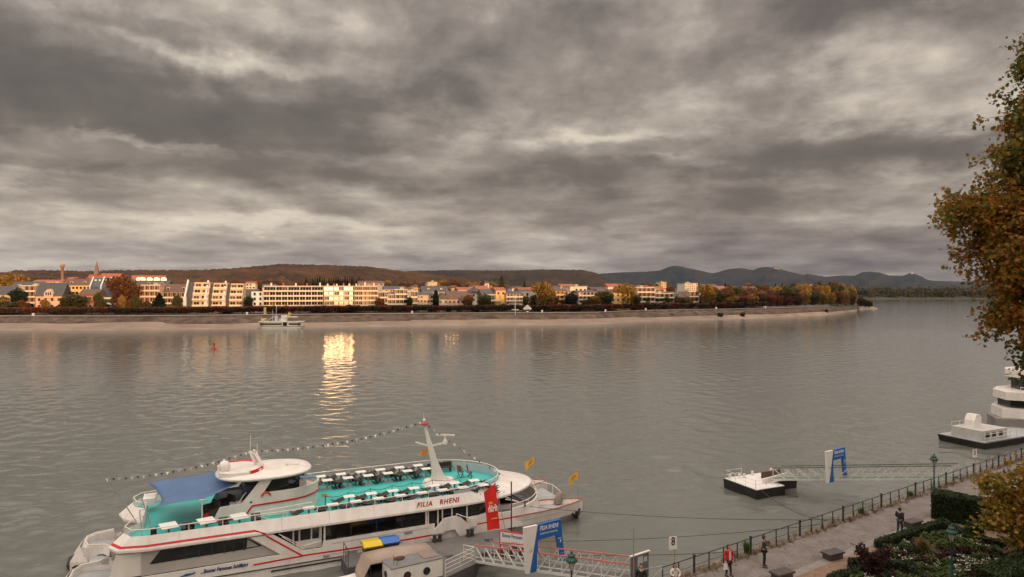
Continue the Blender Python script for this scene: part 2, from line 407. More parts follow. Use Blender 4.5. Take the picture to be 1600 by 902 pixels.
# spit of land behind the last trees
spc = list(np.arange(1343, 1373.5, 2.5))
X = np.zeros((5, len(spc))); Y = X.copy(); Z = X.copy()
for j, px in enumerate(spc):
    d0 = wl(px); wd = 150 * ((1373 - px) / 30) ** .8
    for i, (f_, z) in enumerate(((-.03, -.6), (.03, .15), (.3, 1.6), (.8, 1.4), (1.05, -.6))):
        d = d0 + f_ * wd; X[i, j], Y[i, j], Z[i, j] = (px - CX) / F * d, d, z * min(1, (1373 - px) / 14)
gridobj('shore', X, Y, Z, sand_m)
grass_m = mat('bank_grass', (.03, .04, .014), .95, col2=(.04, .032, .018), vs=.12, det=8)
X = np.zeros((4, 14)); Y = X.copy(); Z = X.copy()
for j in range(14):
    px = 1292 + j * 3.8
    for i, (o_, z) in enumerate(((7, 1.1), (16, 3.2), (30, 5.6), (60, 6.0))):
        k = np.interp(px, [1292, 1341], [1, .55]); d = wl(px) + o_ * k + 3; X[i, j], Y[i, j], Z[i, j] = (px - CX) / F * d, d, z * k + .15
gridobj('lawn', X, Y, Z, grass_m)
# far right shore, beyond the bend
X = np.zeros((4, 60)); Y = X.copy(); Z = X.copy()
for j in range(60):
    px = 1250 + j * 25
    for i, (d, z) in enumerate(((1285 + 12 * math.sin(j), -.3), (1300, 1.5), (1400, 6), (9000, 12))):
        X[i, j], Y[i, j], Z[i, j] = (px - CX) / F * d, d, z
gridobj('shore', X, Y, Z, grass_m)

# ---- hills
def forest(name, c1, c2, c3, s):
    m = bpy.data.materials.new(name); m.use_nodes = True; t = m.node_tree; b = t.nodes['Principled BSDF']; b.inputs['Roughness'].default_value = 1
    b.inputs['Specular IOR Level'].default_value = .05
    c = t.nodes.new('ShaderNodeTexCoord')
    a = t.nodes.new('ShaderNodeTexNoise'); a.inputs['Scale'].default_value = s; a.inputs['Detail'].default_value = 12; a.inputs['Roughness'].default_value = .7
    g = t.nodes.new('ShaderNodeTexVoronoi'); g.inputs['Scale'].default_value = s * 22
    t.links.new(c.outputs['Object'], a.inputs['Vector']); t.links.new(c.outputs['Object'], g.inputs['Vector'])
    mx = t.nodes.new('ShaderNodeMath'); mx.operation = 'MULTIPLY_ADD'; t.links.new(g.outputs['Color'], mx.inputs[0]); mx.inputs[1].default_value = .26
    t.links.new(a.outputs['Fac'], mx.inputs[2])
    rp = t.nodes.new('ShaderNodeValToRGB'); t.links.new(mx.outputs[0], rp.inputs[0])
    rp.color_ramp.elements[0].position = .42; rp.color_ramp.elements[0].color = (*c1, 1); rp.color_ramp.elements[1].position = .72; rp.color_ramp.elements[1].color = (*c3, 1)
    e = rp.color_ramp.elements.new(.57); e.color = (*c2, 1)
    t.links.new(rp.outputs[0], b.inputs['Base Color'])
    bp = t.nodes.new('ShaderNodeBump'); bp.inputs['Strength'].default_value = .9; bp.inputs['Distance'].default_value = 9
    g2 = t.nodes.new('ShaderNodeTexNoise'); g2.inputs['Scale'].default_value = s * 14; g2.inputs['Detail'].default_value = 6
    t.links.new(c.outputs['Object'], g2.inputs['Vector']); t.links.new(g2.outputs['Fac'], bp.inputs['Height']); t.links.new(bp.outputs[0], b.inputs['Normal'])
    return m
def fbm2(nx, ny, seed, sc0=10, oct_=5):
    out = np.zeros((nx, ny)); a = 1
    r = np.random.default_rng(seed)
    for o_ in range(oct_):
        k = max(2, int(nx / sc0)), max(2, int(ny / sc0)); g = r.random((k[0] + 2, k[1] + 2))
        x = np.linspace(0, k[0], nx)[:, None]; y = np.linspace(0, k[1], ny)[None, :]
        i, j = x.astype(int), y.astype(int); fx, fy = x - i, y - j; fx = fx * fx * (3 - 2 * fx); fy = fy * fy * (3 - 2 * fy)
        out += a * ((g[i, j] * (1 - fx) + g[i + 1, j] * fx) * (1 - fy) + (g[i, j + 1] * (1 - fx) + g[i + 1, j + 1] * fx) * fy - .5)
        a *= .5; sc0 = max(2, sc0 / 2)
    return out
def ridge(name, crest, d, depth, mt, zb=14, jag=0, seed=1, step=2.5, p=1.25):
    x0, x1 = crest[0][0], crest[-1][0]; pxs = np.arange(x0, x1 + .1, step); nc = len(pxs)
    ts = list(np.linspace(0, 1, 26)) + [1.15, 1.4, 1.8]; nr = len(ts)
    nz = fbm2(nr, nc, seed, 9, 4); X = np.zeros((nr, nc)); Y = X.copy(); Z = X.copy()
    jg = np.random.default_rng(seed + 5).random(nc)
    for j, px in enumerate(pxs):
        zc_ = CAMZ + (CY - interp(crest, px)) * d / F
        for i, t_ in enumerate(ts):
            dd = d - depth * (1 - t_) if t_ <= 1 else d + depth * (t_ - 1)
            h = (t_ ** p if t_ <= 1 else 1 - (t_ - 1) * 1.1)
            z = zb + (zc_ - zb) * h + nz[i, j] * (zc_ - zb) * .32 * math.sin(min(t_, 1) * math.pi) + (jg[j] - .5) * jag * (1 if t_ > .5 else .3)
            X[i, j], Y[i, j], Z[i, j] = (px - CX) / F * dd, dd, z
    return gridobj(name, X, Y, Z, mt)
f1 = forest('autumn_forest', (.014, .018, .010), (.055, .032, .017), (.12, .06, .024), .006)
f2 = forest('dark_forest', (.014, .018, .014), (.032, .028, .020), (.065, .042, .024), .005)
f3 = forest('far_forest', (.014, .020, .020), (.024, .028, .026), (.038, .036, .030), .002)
ridge('hills', [(-300, 428), (0, 426), (25, 422.5), (100, 422.5), (140, 424), (190, 422), (250, 422), (312, 422), (362, 419.5), (400, 416), (440, 412.5), (462, 413), (520, 414.5), (567, 416), (600, 419.5), (632, 424.5), (690, 431), (760, 440), (800, 446)], 3000, 1300, f1, jag=5, seed=3)
ridge('hills', [(500, 430), (600, 426), (655, 423), (717, 422), (755, 422.5), (790, 423), (852, 421), (910, 422), (925, 425), (936, 428.5), (947, 437), (960, 443), (985, 448)], 4300, 1100, f2, jag=4, seed=9)
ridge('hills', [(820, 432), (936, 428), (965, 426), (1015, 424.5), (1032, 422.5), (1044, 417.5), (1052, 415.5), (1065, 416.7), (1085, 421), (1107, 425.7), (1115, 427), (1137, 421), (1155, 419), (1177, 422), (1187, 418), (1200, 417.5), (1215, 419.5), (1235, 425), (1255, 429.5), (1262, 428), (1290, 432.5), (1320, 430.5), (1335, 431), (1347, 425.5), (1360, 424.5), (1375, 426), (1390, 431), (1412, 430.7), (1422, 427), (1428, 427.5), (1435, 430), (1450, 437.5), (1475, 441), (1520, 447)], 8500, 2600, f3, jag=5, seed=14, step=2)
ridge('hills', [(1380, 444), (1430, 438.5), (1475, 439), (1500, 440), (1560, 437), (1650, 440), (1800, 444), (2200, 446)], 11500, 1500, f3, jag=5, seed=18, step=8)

# ---- near bank: quay, promenade, gravel, garden soil, the bastion and an added hill behind the camera
asph = mat('promenade_asphalt', (.165, .142, .132), .9, var=.22, vs=.9, det=9, bump=.12, bs=30, coord='Generated')
def flat(name, poly, z, mt, kind='structure'):
    mb = MB(); mb.add([(*S(u, v, z),) for u, v in poly], [tuple(range(len(poly)))]); return tag(mb.build(name, mt, fix=False), kind=kind)
def noisy(name, c1, c2, vs, rough=.95, bump=.3, bs=20, c3=None):
    return mat(name, c1, rough, col2=c2, vs=vs, det=10, bump=bump, bs=bs)
asph = noisy('asphalt', (.25, .22, .205), (.17, .15, .14), 1.1, bump=.25, bs=60)
slabm = noisy('light_paving', (.27, .24, .225), (.20, .175, .165), 1.6, bump=.2)
gravm = noisy('gravel_path_material', (.30, .20, .145), (.22, .145, .105), 2.2, bump=.5, bs=80)
quaym = noisy('quay_stone', (.22, .19, .165), (.10, .085, .07), .8, bump=.6, bs=6)
soilm = noisy('garden_soil', (.055, .042, .028), (.03, .024, .016), 1.5, bump=.8, bs=8)
t = asph.node_tree; bb = t.nodes['Principled BSDF']; cc = t.nodes.new('ShaderNodeTexCoord'); mp_ = t.nodes.new('ShaderNodeMapping'); mp_.inputs['Rotation'].default_value = (0, 0, -SA)
br = t.nodes.new('ShaderNodeTexBrick'); br.inputs['Scale'].default_value = 1.0; br.inputs['Brick Width'].default_value = .34; br.inputs['Row Height'].default_value = .22; br.inputs['Mortar Size'].default_value = .018
br.inputs['Color1'].default_value = (1, 1, 1, 1); br.inputs['Color2'].default_value = (.80, .80, .80, 1); br.inputs['Mortar'].default_value = (.55, .55, .55, 1)
t.links.new(cc.outputs['Object'], mp_.inputs[0]); t.links.new(mp_.outputs[0], br.inputs['Vector']); ml = t.nodes.new('ShaderNodeMixRGB'); ml.blend_type = 'MULTIPLY'; ml.inputs[0].default_value = .8
src_ = bb.inputs['Base Color'].links[0].from_socket; t.links.new(src_, ml.inputs[1]); t.links.new(br.outputs[0], ml.inputs[2]); t.links.new(ml.outputs[0], bb.inputs['Base Color'])
U0, U1 = -60, 500
mb = MB()
def band(mb, prof, u0, u1, st):
    us = np.arange(u0, u1 + st, st)
    for a, b_ in zip(us[:-1], us[1:]):
        for (v0, z0), (v1, z1) in zip(prof[:-1], prof[1:]):
            mb.add([S(a, v0, z0), S(b_, v0, z0), S(b_, v1, z1), S(a, v1, z1)], [(0, 1, 2, 3)])
band(mb, [(-2.2, -1), (-.75, 3.38), (-.6, QZ + .02), (0.05, QZ + .02)], U0, U1, 20)
tag(mb.build('quay_wall', quaym), 'rough stone quay wall along the near promenade under the iron railing', 'wall')
mb = MB(); band(mb, [(.05, QZ), (2.75, QZ)], U0, U1, 80); tag(mb.build('promenade', asph), kind='structure')
mb = MB(); band(mb, [(2.75, QZ + .004), (3.3, QZ + .004)], U0, U1, 80); tag(mb.build('paving', slabm), kind='structure')
mb = MB(); band(mb, [(3.3, QZ - .002), (15, QZ - .002)], U0, U1, 80); tag(mb.build('gravel_path', gravm), kind='structure')
# bastion, and an unseen hill added behind it to shade the near bank
us = np.concatenate([np.arange(-400, -60, 40), np.arange(-60, 60, 6), np.arange(60, 1500, 40)])
vs_ = [14.8, 15.2, 18, 22, 24.6, 26.5, 40, 70, 95, 115, 160, 260]
zs_ = [3.3, 4.2, 6, 11.5, 15.5, 17.2, 17.6, 22, 36, 48, 48, 44]
X = np.zeros((len(vs_), len(us))); Y = X.copy(); Z = X.copy(); hz = smooth_noise(8, len(us), 3)
for j, u in enumerate(us):
    for i, (v, z) in enumerate(zip(vs_, zs_)):
        q = S(u, v); X[i, j], Y[i, j] = q.x, q.y; Z[i, j] = z + (hz[j] - .5) * (2.5 if v > 90 else 0)
gridobj('hill', X, Y, Z, mat('shade_hillside', (.10, .10, .05), .95, col2=(.06, .05, .03), vs=.2))

# ---- air
mb = MB(); mb.b2(-9500, 9500, -420, 12500, -5, 620)
hz_ = mb.build('haze', [])
vmt = bpy.data.materials.new('air'); vmt.use_nodes = True; t = vmt.node_tree; t.nodes.remove(t.nodes['Principled BSDF'])
pv = t.nodes.new('ShaderNodeVolumePrincipled'); pv.inputs['Density'].default_value = 2.2e-5; pv.inputs['Color'].default_value = (.50, .66, 1, 1)
pv.inputs['Anisotropy'].default_value = .6
t.links.new(pv.outputs[0], t.nodes['Material Output'].inputs['Volume']); hz_.data.materials.append(vmt); hz_['kind'] = 'stuff'
# ================================================================ FAR BANK
def fac_ang(px): return R(float(np.interp(px, [0, 500, 900, 1200, 1350], [9, 14, 19, 29, 36])))
cream = mat('cream_render', (.52, .41, .28), .85, var=.12, vs=.25)
offw = mat('off_white_render', (.62, .56, .47), .8, var=.1, vs=.25)
ochre = mat('ochre_render', (.66, .44, .16), .85, var=.12, vs=.25)
pinkish = mat('pale_pink_render', (.60, .40, .30), .85, var=.12, vs=.25)
brickm = mat('red_brick', (.30, .10, .06), .9, var=.25, vs=.5)
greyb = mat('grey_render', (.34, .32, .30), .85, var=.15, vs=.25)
slate = mat('slate_roof', (.055, .058, .068), .6, var=.3, vs=1.2)
brownroof = mat('brown_tile_roof', (.12, .075, .06), .8, var=.3, vs=1.2)
redroof = mat('red_tile_roof', (.30, .10, .055), .8, var=.3, vs=1.2)
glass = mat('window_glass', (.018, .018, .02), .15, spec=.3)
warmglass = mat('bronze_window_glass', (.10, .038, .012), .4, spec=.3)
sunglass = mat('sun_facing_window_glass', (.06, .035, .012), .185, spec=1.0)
blueglass = mat('blue_slate_cladding', (.05, .075, .11), .35, var=.3, vs=.8)
alum_shade = mat('pale_metal_and_shaded_white', (.55, .60, .64), .35)
FG = 'buildings along the far bank'
def adj(px, d): return max(d, wl(max(0, px)) + 49)
def facade(px0, px1, d, th=None):
    th = fac_ang((px0 + px1) / 2) if th is None else R(th); A0 = PD(px0, d); dx, dy = math.cos(th), math.sin(th); k = (px1 - CX) / F
    L = (k * A0.y - A0.x) / (dx - k * dy); return A0, th, L
def zat(py, d): return CAMZ + (CY - py) * d / F
def gable(mb, x0, x1, y0, y1, z0, z1, m=0, ridge_x=True, ov=.5):
    x0 -= ov; x1 += ov; y0 -= ov; y1 += ov
    if ridge_x:
        ym = (y0 + y1) / 2; vs = [(x0, y0, z0), (x1, y0, z0), (x1, y1, z0), (x0, y1, z0), (x0, ym, z1), (x1, ym, z1)]
        fs = [(0, 1, 5, 4), (2, 3, 4, 5), (1, 2, 5), (3, 0, 4), (3, 2, 1, 0)]
    else:
        xm = (x0 + x1) / 2; vs = [(x0, y0, z0), (x1, y0, z0), (x1, y1, z0), (x0, y1, z0), (xm, y0, z1), (xm, y1, z1)]
        fs = [(0, 4, 5, 3), (1, 2, 5, 4), (0, 1, 4), (2, 3, 5), (3, 2, 1, 0)]
    mb.add(vs, fs, m)
winme = {}
def window(root, x, y, z, w_, h_, mt, side=None, frame=True):
    key = (round(w_, 1), round(h_, 1), mt.name)
    if key not in winme:
        mb = MB(); ww, hh = key[0], key[1]
        mb.b2(-ww / 2 - .12, ww / 2 + .12, -.1, .1, -hh / 2 - .12, hh / 2 + .12, 0) if frame else None
        mb.b2(-ww / 2, ww / 2, -.14, .05, -hh / 2, hh / 2, 1)
        if ww > 1.6: mb.b2(-.06, .06, -.17, .0, -hh / 2, hh / 2, 0)
        o = mb.build('window', [offw, mt], root); winme[key] = o.data
    else:
        o = bpy.data.objects.new('window', winme[key]); C.objects.link(o); o.parent = root
    o.location = (x, y, z); return o
def house(px0, px1, ytop, yb, d, wall, roof, label, roofh=0, storeys=2, bays=4, style='plain', ridge_x=True, dep=11, gl=glass, cat='house', chim=0, grp=None, kind_='house', zb=None):
    d = adj(px0, d); A0, th, L = facade(px0, px1, d); zb = 6.0 if zb is None else zb
    zt = zat(ytop, d); zr = zt; zt = zt - roofh * d / F
    r = empty(kind_, (A0.x, A0.y, 0), th, label, cat, grp or FG)
    if style == 'balcony' and wall is offw: wall = mat('shaded_recess_render', (.40, .34, .27), .85, var=.15, vs=.3)  # darker wall colour stands in for shade in the balcony recesses
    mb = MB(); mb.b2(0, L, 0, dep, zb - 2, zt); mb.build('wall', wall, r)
    z0 = zat(yb, d); sh = (zt - z0) / storeys; bw = L / bays
    mb = MB()
    if roofh > 0:
        gable(mb, 0, L, 0, dep, zt, zr, 0, ridge_x)
        rf = mb.build('roof', roof, r)
        if chim:
            for k in range(chim): m2 = MB(); m2.b2(L * (.25 + .5 * k) - .45, L * (.25 + .5 * k) + .45, dep * .45, dep * .6, zr - 1.5, zr + .9); m2.build('chimney', brickm, rf)
        if style == 'dorm' or (ridge_x and L > 14 and roofh > 6):
            nn = max(2, int(L / 6))
            for k in range(nn):
                m2 = MB(); xx = L * (k + .5) / nn; yy = dep * .2
                m2.b2(xx - .7, xx + .7, yy - .6, yy + 1.5, zt + (zr - zt) * .3, zt + (zr - zt) * .62, 0); m2.b2(xx - .5, xx + .5, yy - .66, yy, zt + (zr - zt) * .35, zt + (zr - zt) * .57, 1)
                m2.build('dormer', [offw, gl], rf)
    else:
        mb.b2(-.4, L + .4, -.4, dep + .4, zt, zt + .35); mb.build('roof', offw if style == 'balcony' else greyb, r)
        m2 = MB()
        for k in range(max(1, int(L / 12))): m2.b2(L * (k + .5) / max(1, int(L / 12)), L * (k + .5) / max(1, int(L / 12)) + 2.2, dep * .5, dep * .8, zt + .35, zt + 1.5)
        m2.build('roof_hatch', greyb, r)
    if style in ('balcony', 'loggia'):
        for s_ in range(storeys):
            zf = z0 + s_ * sh
            mb = MB(); y_ = -1.7
            mb.b2(-.1, L + .1, y_, 0, zf - .12, zf + .1); mb.b2(-.1, L + .1, y_ - .08, y_ + .04, zf - .12, zf + .8)
            mb.build('balcony', offw if style == 'balcony' else wall, r)
            for k in range(bays):
                if random.random() < .93: window(r, bw * (k + .5), -.02, zf + sh * .50, round(bw * .94, 1), round(sh * .80, 1), gl if random.random() < .6 else (warmglass if gl is glass else gl), frame=False)
        mb = MB()
        for k in range(bays + 1): mb.b2(bw * k - .14, bw * k + .14, -1.6, 0, z0 - 1, zt)
        mb.build('partition_wall', wall, r)
    else:
        for s_ in range(storeys):
            for k in range(bays):
                if random.random() < .9: window(r, bw * (k + .5), -.02, z0 + sh * (s_ + .5), 1.3 if bw < 4 else 1.9, round(min(1.5, sh * .5), 1), gl if random.random() < .75 else warmglass)
    return r, L, z0, zt
# --- left end of the bank, front row first
house(-24, 17, 447, 486, 372, cream, slate, 'cream house under a dark slate roof at the left edge of the photo', 14, 2, 5, chim=1)
house(16, 62, 440, 482, 404, cream, slate, 'cream house with dark slate roof behind the low white balcony house', 12, 3, 5, chim=1)
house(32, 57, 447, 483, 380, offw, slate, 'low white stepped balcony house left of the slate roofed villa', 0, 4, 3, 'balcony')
r, L, z0, zt = house(56, 97, 442, 484, 370, pinkish, slate, 'cream villa with steep dark slate roof and curved gable dormer', 21, 2, 4, kind_='villa', cat='villa')
mb = MB(); g = [(-2.2, zt - 1), (2.2, zt - 1), (2.2, zt + 1.6), (1.5, zt + 2.8), (.7, zt + 3.6), (0, zt + 3.9), (-.7, zt + 3.6), (-1.5, zt + 2.8), (-2.2, zt + 1.6)]
mb.slab_y([(L / 2 + a, b_) for a, b_ in g], -.6, 3); gd = mb.build('gable_dormer', pinkish, r)
for k in (-1, 0, 1): window(r, L / 2 + k * 1.1, -.62, zt + 1.3, .7, 1.7, glass)
house(100, 141, 436, 470, 432, ochre, brownroof, 'long dark roofed house with a lit ochre wall strip beneath it', 10, 3, 7, chim=2)
house(124, 152, 452, 484, 378, brickm, brownroof, 'small red brick house with brown roof beside the olive trees', 8, 2, 4)
# modern slate house with white fins
A0, th, L = facade(141, 182, 388); d = 388
r = empty('apartment_block', (A0.x, A0.y, 0), th, 'modern block clad in blue slate with slanted white fins', 'apartment block', FG)
zt = zat(434, d); mb = MB(); mb.add([(0, 0, 4), (L, 0, 4), (L, 12, 4), (0, 12, 4), (0, 0, zt - 5), (L, 0, zt - 5), (L, 5, zt), (0, 5, zt), (0, 12, zt), (L, 12, zt)], [(0, 1, 5, 4), (4, 5, 6, 7), (7, 6, 9, 8), (3, 2, 1, 0), (2, 3, 8, 9), (0, 4, 7, 8, 3), (1, 2, 9, 6, 5)]); mb.build('wall', blueglass, r)
for k in (0, .42): mb = MB(); mb.bar((L * k, -.5, 5), (L * k, -.5, zt - 5), .6, .6); mb.bar((L * k, -.5, zt - 5), (L * k, 4.8, zt + .5), .6, .6); mb.build('fin', alum_shade, r)
for k in (.12, .28, .55, .72):
    for q in (1.2, 3.6): window(r, L * k, 1.1 + q * .55, zt - 5 + q, 1.1, .9, alum_shade, frame=False)
for s_ in range(3): mb = MB(); mb.b2(L * .5, L, -1.6, 0, 7 + s_ * 3.1, 7.2 + s_ * 3.1); mb.b2(L * .5, L, -1.66, -1.55, 7 + s_ * 3.1, 8 + s_ * 3.1); mb.build('balcony', alum_shade, r)
house(220, 250, 446, 483, 378, pinkish, brownroof, 'orange lit balcony house right of the big copper coloured tree', 0, 4, 4, 'balcony', gl=warmglass)
house(200, 262, 438, 470, 420, greyb, slate, 'wide grey slate roofed house behind the orange lit balcony house', 9, 3, 7)
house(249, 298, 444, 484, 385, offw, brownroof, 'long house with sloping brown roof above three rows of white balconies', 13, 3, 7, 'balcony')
# three stepped terrace houses with slanted white side walls
for i, (a_, b_) in enumerate(((290, 326), (322, 353), (350, 379))):
    d = adj(a_, 378 + i * 3); A0, th, L = facade(a_, b_, d); zt = zat(441 + i, d)
    r = empty('terrace_house', (A0.x, A0.y, 0), th, ('left of the three stepped terrace houses with slanted white side wall', 'middle one of the three stepped terrace houses with slanted white side wall', 'right of the three stepped terrace houses beside the dark round tree')[i], 'terrace house', FG)
    mb = MB()
    for s_ in range(5): mb.b2(L * .3, L * .98, max(0, (s_ - 2) * 2.2), 12, 4 if s_ == 0 else 6 + s_ * (zt - 6) / 5, 6 + (s_ + 1) * (zt - 6) / 5)
    mb.build('wall', cream, r)
    mb = MB(); mb.add([(L * .02, 0, zt - 8), (L * .3, 0, zt - 8), (L * .3, 7, zt), (L * .02, 7, zt), (L * .02, 12, zt), (L * .3, 12, zt), (L * .02, 12, 5), (L * .3, 12, 5), (L * .02, 0, 5), (L * .3, 0, 5)], [(0, 1, 2, 3), (3, 2, 5, 4), (8, 9, 1, 0), (4, 5, 7, 6), (8, 0, 3, 4, 6), (1, 9, 7, 5, 2)]); rf = mb.build('roof', slate, r)
    mb = MB(); mb.bar((0, -1.6, 4), (0, -1.6, zt - 8), .8, 1.6); mb.bar((0, -1.6, zt - 8.5), (0, 6, zt + 1), .8, 1.4); mb.build('side_wall', alum_shade if i < 3 else offw, r)  # bluish tone puts shade into the colour of the white side walls
    for s_ in range(5):
        zf = 6 + s_ * (zt - 6) / 5; yb_ = max(0, (s_ - 2) * 2.2); mb = MB(); mb.b2(L * .3, L, yb_ - 1.8, yb_, zf - .1, zf + .1); mb.b2(L * .3, L, yb_ - 1.86, yb_ - 1.76, zf - .1, zf + .95)
        mb.build('balcony', offw, r)
        for k in range(2): window(r, L * (.47 + .34 * k), yb_ - .02, zf + 1.5, 2.6, 1.8, glass if (s_ + k) % 2 else warmglass, frame=False)
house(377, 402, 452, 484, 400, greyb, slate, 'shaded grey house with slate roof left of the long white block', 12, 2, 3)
house(384, 399, 440, 452, 520, offw, redroof, 'small lit white house on the slope above the dark round tree', 3, 2, 3)
# --- the long white block in three sections
MG = 'sections of the long white apartment block'
def block(px0, px1, ytop, d, label, bays, gl, setback=True, col=offw, skip=None, stairs=False, glr=None, th_=None):
    d = adj(px0, d); A0, th, L = facade(px0, px1, d, th_); zt = zat(ytop, d); z0 = 6.6; n_ = 5; sh = (zt - z0) / n_
    r = empty('apartment_block', (A0.x, A0.y, 0), th, label, 'apartment block', MG)
    mb = MB(); mb.b2(0, L, 0, 13, 4, zt - sh); mb.b2(.8, L - .8, 1.9, 13, zt - sh, zt); mb.build('wall', col, r)
    mb = MB(); mb.b2(0, L, .2, 13.6, zt, zt + .45)
    rf = mb.build('roof', offw, r)
    for k in range(5):
        m2 = MB(); xx = L * (k + .5) / 5 + random.uniform(-1, 1); m2.b2(xx, xx + .8, 5, 6, zt + .4, zt + 1.5 + random.random()); m2.build('chimney', brickm if k % 2 else offw, rf)
    bw = L / bays
    for s_ in range(n_):
        zf = z0 + s_ * sh; yo = 0 if s_ < n_ - 1 else 1.9
        if s_ > 0:
            mb = MB(); x1_ = L
            mb.b2(0, x1_, -1.9, yo, zf - .15, zf + .1); mb.b2(0, x1_, -1.98, -1.88, zf - .15, zf + .75); mb.build('balcony', offw, r)
        for k in range(bays):
            if skip and k in skip and s_ < 4: continue
            window(r, bw * (k + .5), yo - .02, zf + sh * .5, round(bw * .94, 1), round(sh * .82, 1), gl if random.random() < .7 else random.choice((glass, warmglass, warmglass)), frame=False)
    mb = MB()
    for k in range(bays + 1):
        mb.b2(max(0, bw * k - .17), min(L, bw * k + .17), -1.85, 0, z0, zt - sh)
        if k % 2 == 0: mb.b2(max(0, bw * k - .17), min(L, bw * k + .17), .2, 1.9, zt - sh, zt)
    mb.build('partition_wall', col, r)
    return r, L, z0, zt, sh
r, L, z0, zt, sh = block(412, 505, 448, 376, 'left section of the long white block with deep balconies and a pale stair wing', 10, glass)
mb = MB(); mb.b2(-6.5, -.05, 1, 12, 4, zt - sh); mb.build('stair_wing', alum_shade, r)  # white wing coloured bluish to look shaded
for s_ in range(4):
    for k in (0, 1): window(r, -4.8 + 3 * k, .98, z0 + sh * (s_ + .5), 1.1, 1.6, glass)
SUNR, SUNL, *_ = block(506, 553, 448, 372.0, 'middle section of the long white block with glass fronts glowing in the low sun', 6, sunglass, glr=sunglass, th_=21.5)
block(554, 590, 448, 375, 'right section of the long white block with plain and yellow wall panels', 6, warmglass, skip=(2, 3), col=cream)
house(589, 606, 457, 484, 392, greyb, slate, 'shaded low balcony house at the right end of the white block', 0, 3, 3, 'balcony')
house(605, 618, 461, 484, 385, cream, slate, 'narrow cream house with two balconies beside the shaded balcony house', 0, 3, 2, 'balcony', gl=warmglass)
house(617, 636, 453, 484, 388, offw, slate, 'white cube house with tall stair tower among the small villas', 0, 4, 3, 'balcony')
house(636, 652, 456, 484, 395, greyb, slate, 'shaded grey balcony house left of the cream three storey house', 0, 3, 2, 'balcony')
house(651, 677, 457, 481, 384, cream, slate, 'cream three storey house left of the tall dark cypress', 4, 3, 5)
house(684, 701, 458, 483, 388, offw, slate, 'white gabled house right of the tall dark cypress', 10, 2, 2, ridge_x=False)
house(700, 732, 455, 483, 396, pinkish, brownroof, 'pink walled house under a broad brown roof', 13, 2, 5, chim=1)
house(660, 700, 447, 470, 450, greyb, slate, 'dark slate roofed row behind the cypress', 9, 2, 6)
house(736, 752, 450, 472, 440, offw, slate, 'white gabled house behind the autumn trees in midstream view', 8, 2, 2, ridge_x=False)
house(753, 776, 452, 482, 402, greyb, slate, 'dark roofed house behind the cream cube villa', 8, 3, 3)
house(764, 781, 461, 480, 388, cream, slate, 'cream cube villa with one wide window beside the glass stairwell', 0, 2, 2, 'balcony')
house(775, 790, 449, 481, 392, ochre, redroof, 'lit ochre tower house with red hipped roof', 5, 3, 2)
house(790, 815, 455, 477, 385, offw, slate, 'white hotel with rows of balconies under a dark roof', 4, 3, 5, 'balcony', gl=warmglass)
house(794, 830, 472, 484, 378, offw, slate, 'low white terrace restaurant on the embankment', 0, 1, 8)
house(812, 836, 449, 478, 420, offw, redroof, 'white hall with red roof and a shaded side wall', 5, 2, 3)
house(867, 886, 451, 482, 392, ochre, brownroof, 'golden lit house between the golden and the dark green trees', 4, 4, 3, 'loggia', gl=warmglass)
house(891, 917, 448, 470, 420, offw, slate, 'white penthouse rising behind the long balcony block', 0, 2, 4, cat='house')
house(903, 938, 454, 481, 398, pinkish, slate, 'broad balcony block with pink parapets between two groups of trees', 3, 4, 6, 'balcony')
house(938, 985, 452, 480, 415, ochre, brownroof, 'orange lit house half hidden behind yellow trees', 6, 3, 6)
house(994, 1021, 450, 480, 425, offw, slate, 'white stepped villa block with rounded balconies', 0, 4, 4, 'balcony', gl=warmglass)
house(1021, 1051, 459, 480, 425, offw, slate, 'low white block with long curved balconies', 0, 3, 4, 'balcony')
house(1049, 1060, 456, 480, 440, blueglass, slate, 'narrow dark blue house between two white blocks', 4, 3, 2)
house(1058, 1077, 459, 480, 440, brickm, brownroof, 'brown house with awning left of the sunlit white corner block', 6, 2, 3)
house(1076, 1090, 456, 481, 440, offw, slate, 'sunlit white corner block beside the yellow trees', 0, 3, 2, 'balcony', gl=warmglass)
house(1097, 1110, 460, 480, 455, ochre, redroof, 'orange lit house wall behind the tall yellow trees', 4, 2, 2)
house(1128, 1141, 456, 478, 465, cream, brownroof, 'narrow cream gabled house among the red trees', 6, 3, 1, ridge_x=False)
house(1192, 1206, 461, 478, 480, offw, slate, 'small white house glimpsed through the red trees', 5, 2, 2)
house(560, 600, 439, 452, 560, greyb, brownroof, 'brown roofed house behind the right section of the white block', 4, 2, 5)
# --- farther landmarks
house(668, 683, 441, 456, 620, cream, cream, 'square cream tower block with antennas above the roofs', 0, 4, 4, cat='tower block', kind_='tower_block')
r, L, z0, zt = house(1033, 1041, 441, 452, 900, ochre, redroof, 'small orange tower block on the skyline above the trees', 0, 4, 2, cat='tower block', kind_='tower_block')
house(1070, 1090, 443, 458, 620, offw, slate, 'white stepped block with many windows above the trees', 0, 5, 6, cat='tower block', kind_='tower_block')
house(756, 770, 446, 456, 640, brickm, redroof, 'red roofed school hall beneath the small white turret', 4, 2, 4)
r, L, z0, zt = house(758, 764, 440, 449, 640, offw, slate, 'small white turret above the red roofed hall', 3, 1, 1, dep=4, cat='turret', kind_='turret')
house(52, 97, 437, 450, 520, pinkish, redroof, 'long lit house with red roof behind the slate roofed villa', 3, 2, 9)
house(105, 118, 433, 440, 700, ochre, redroof, 'small orange lit house left of the church roofs', 3, 1, 4)
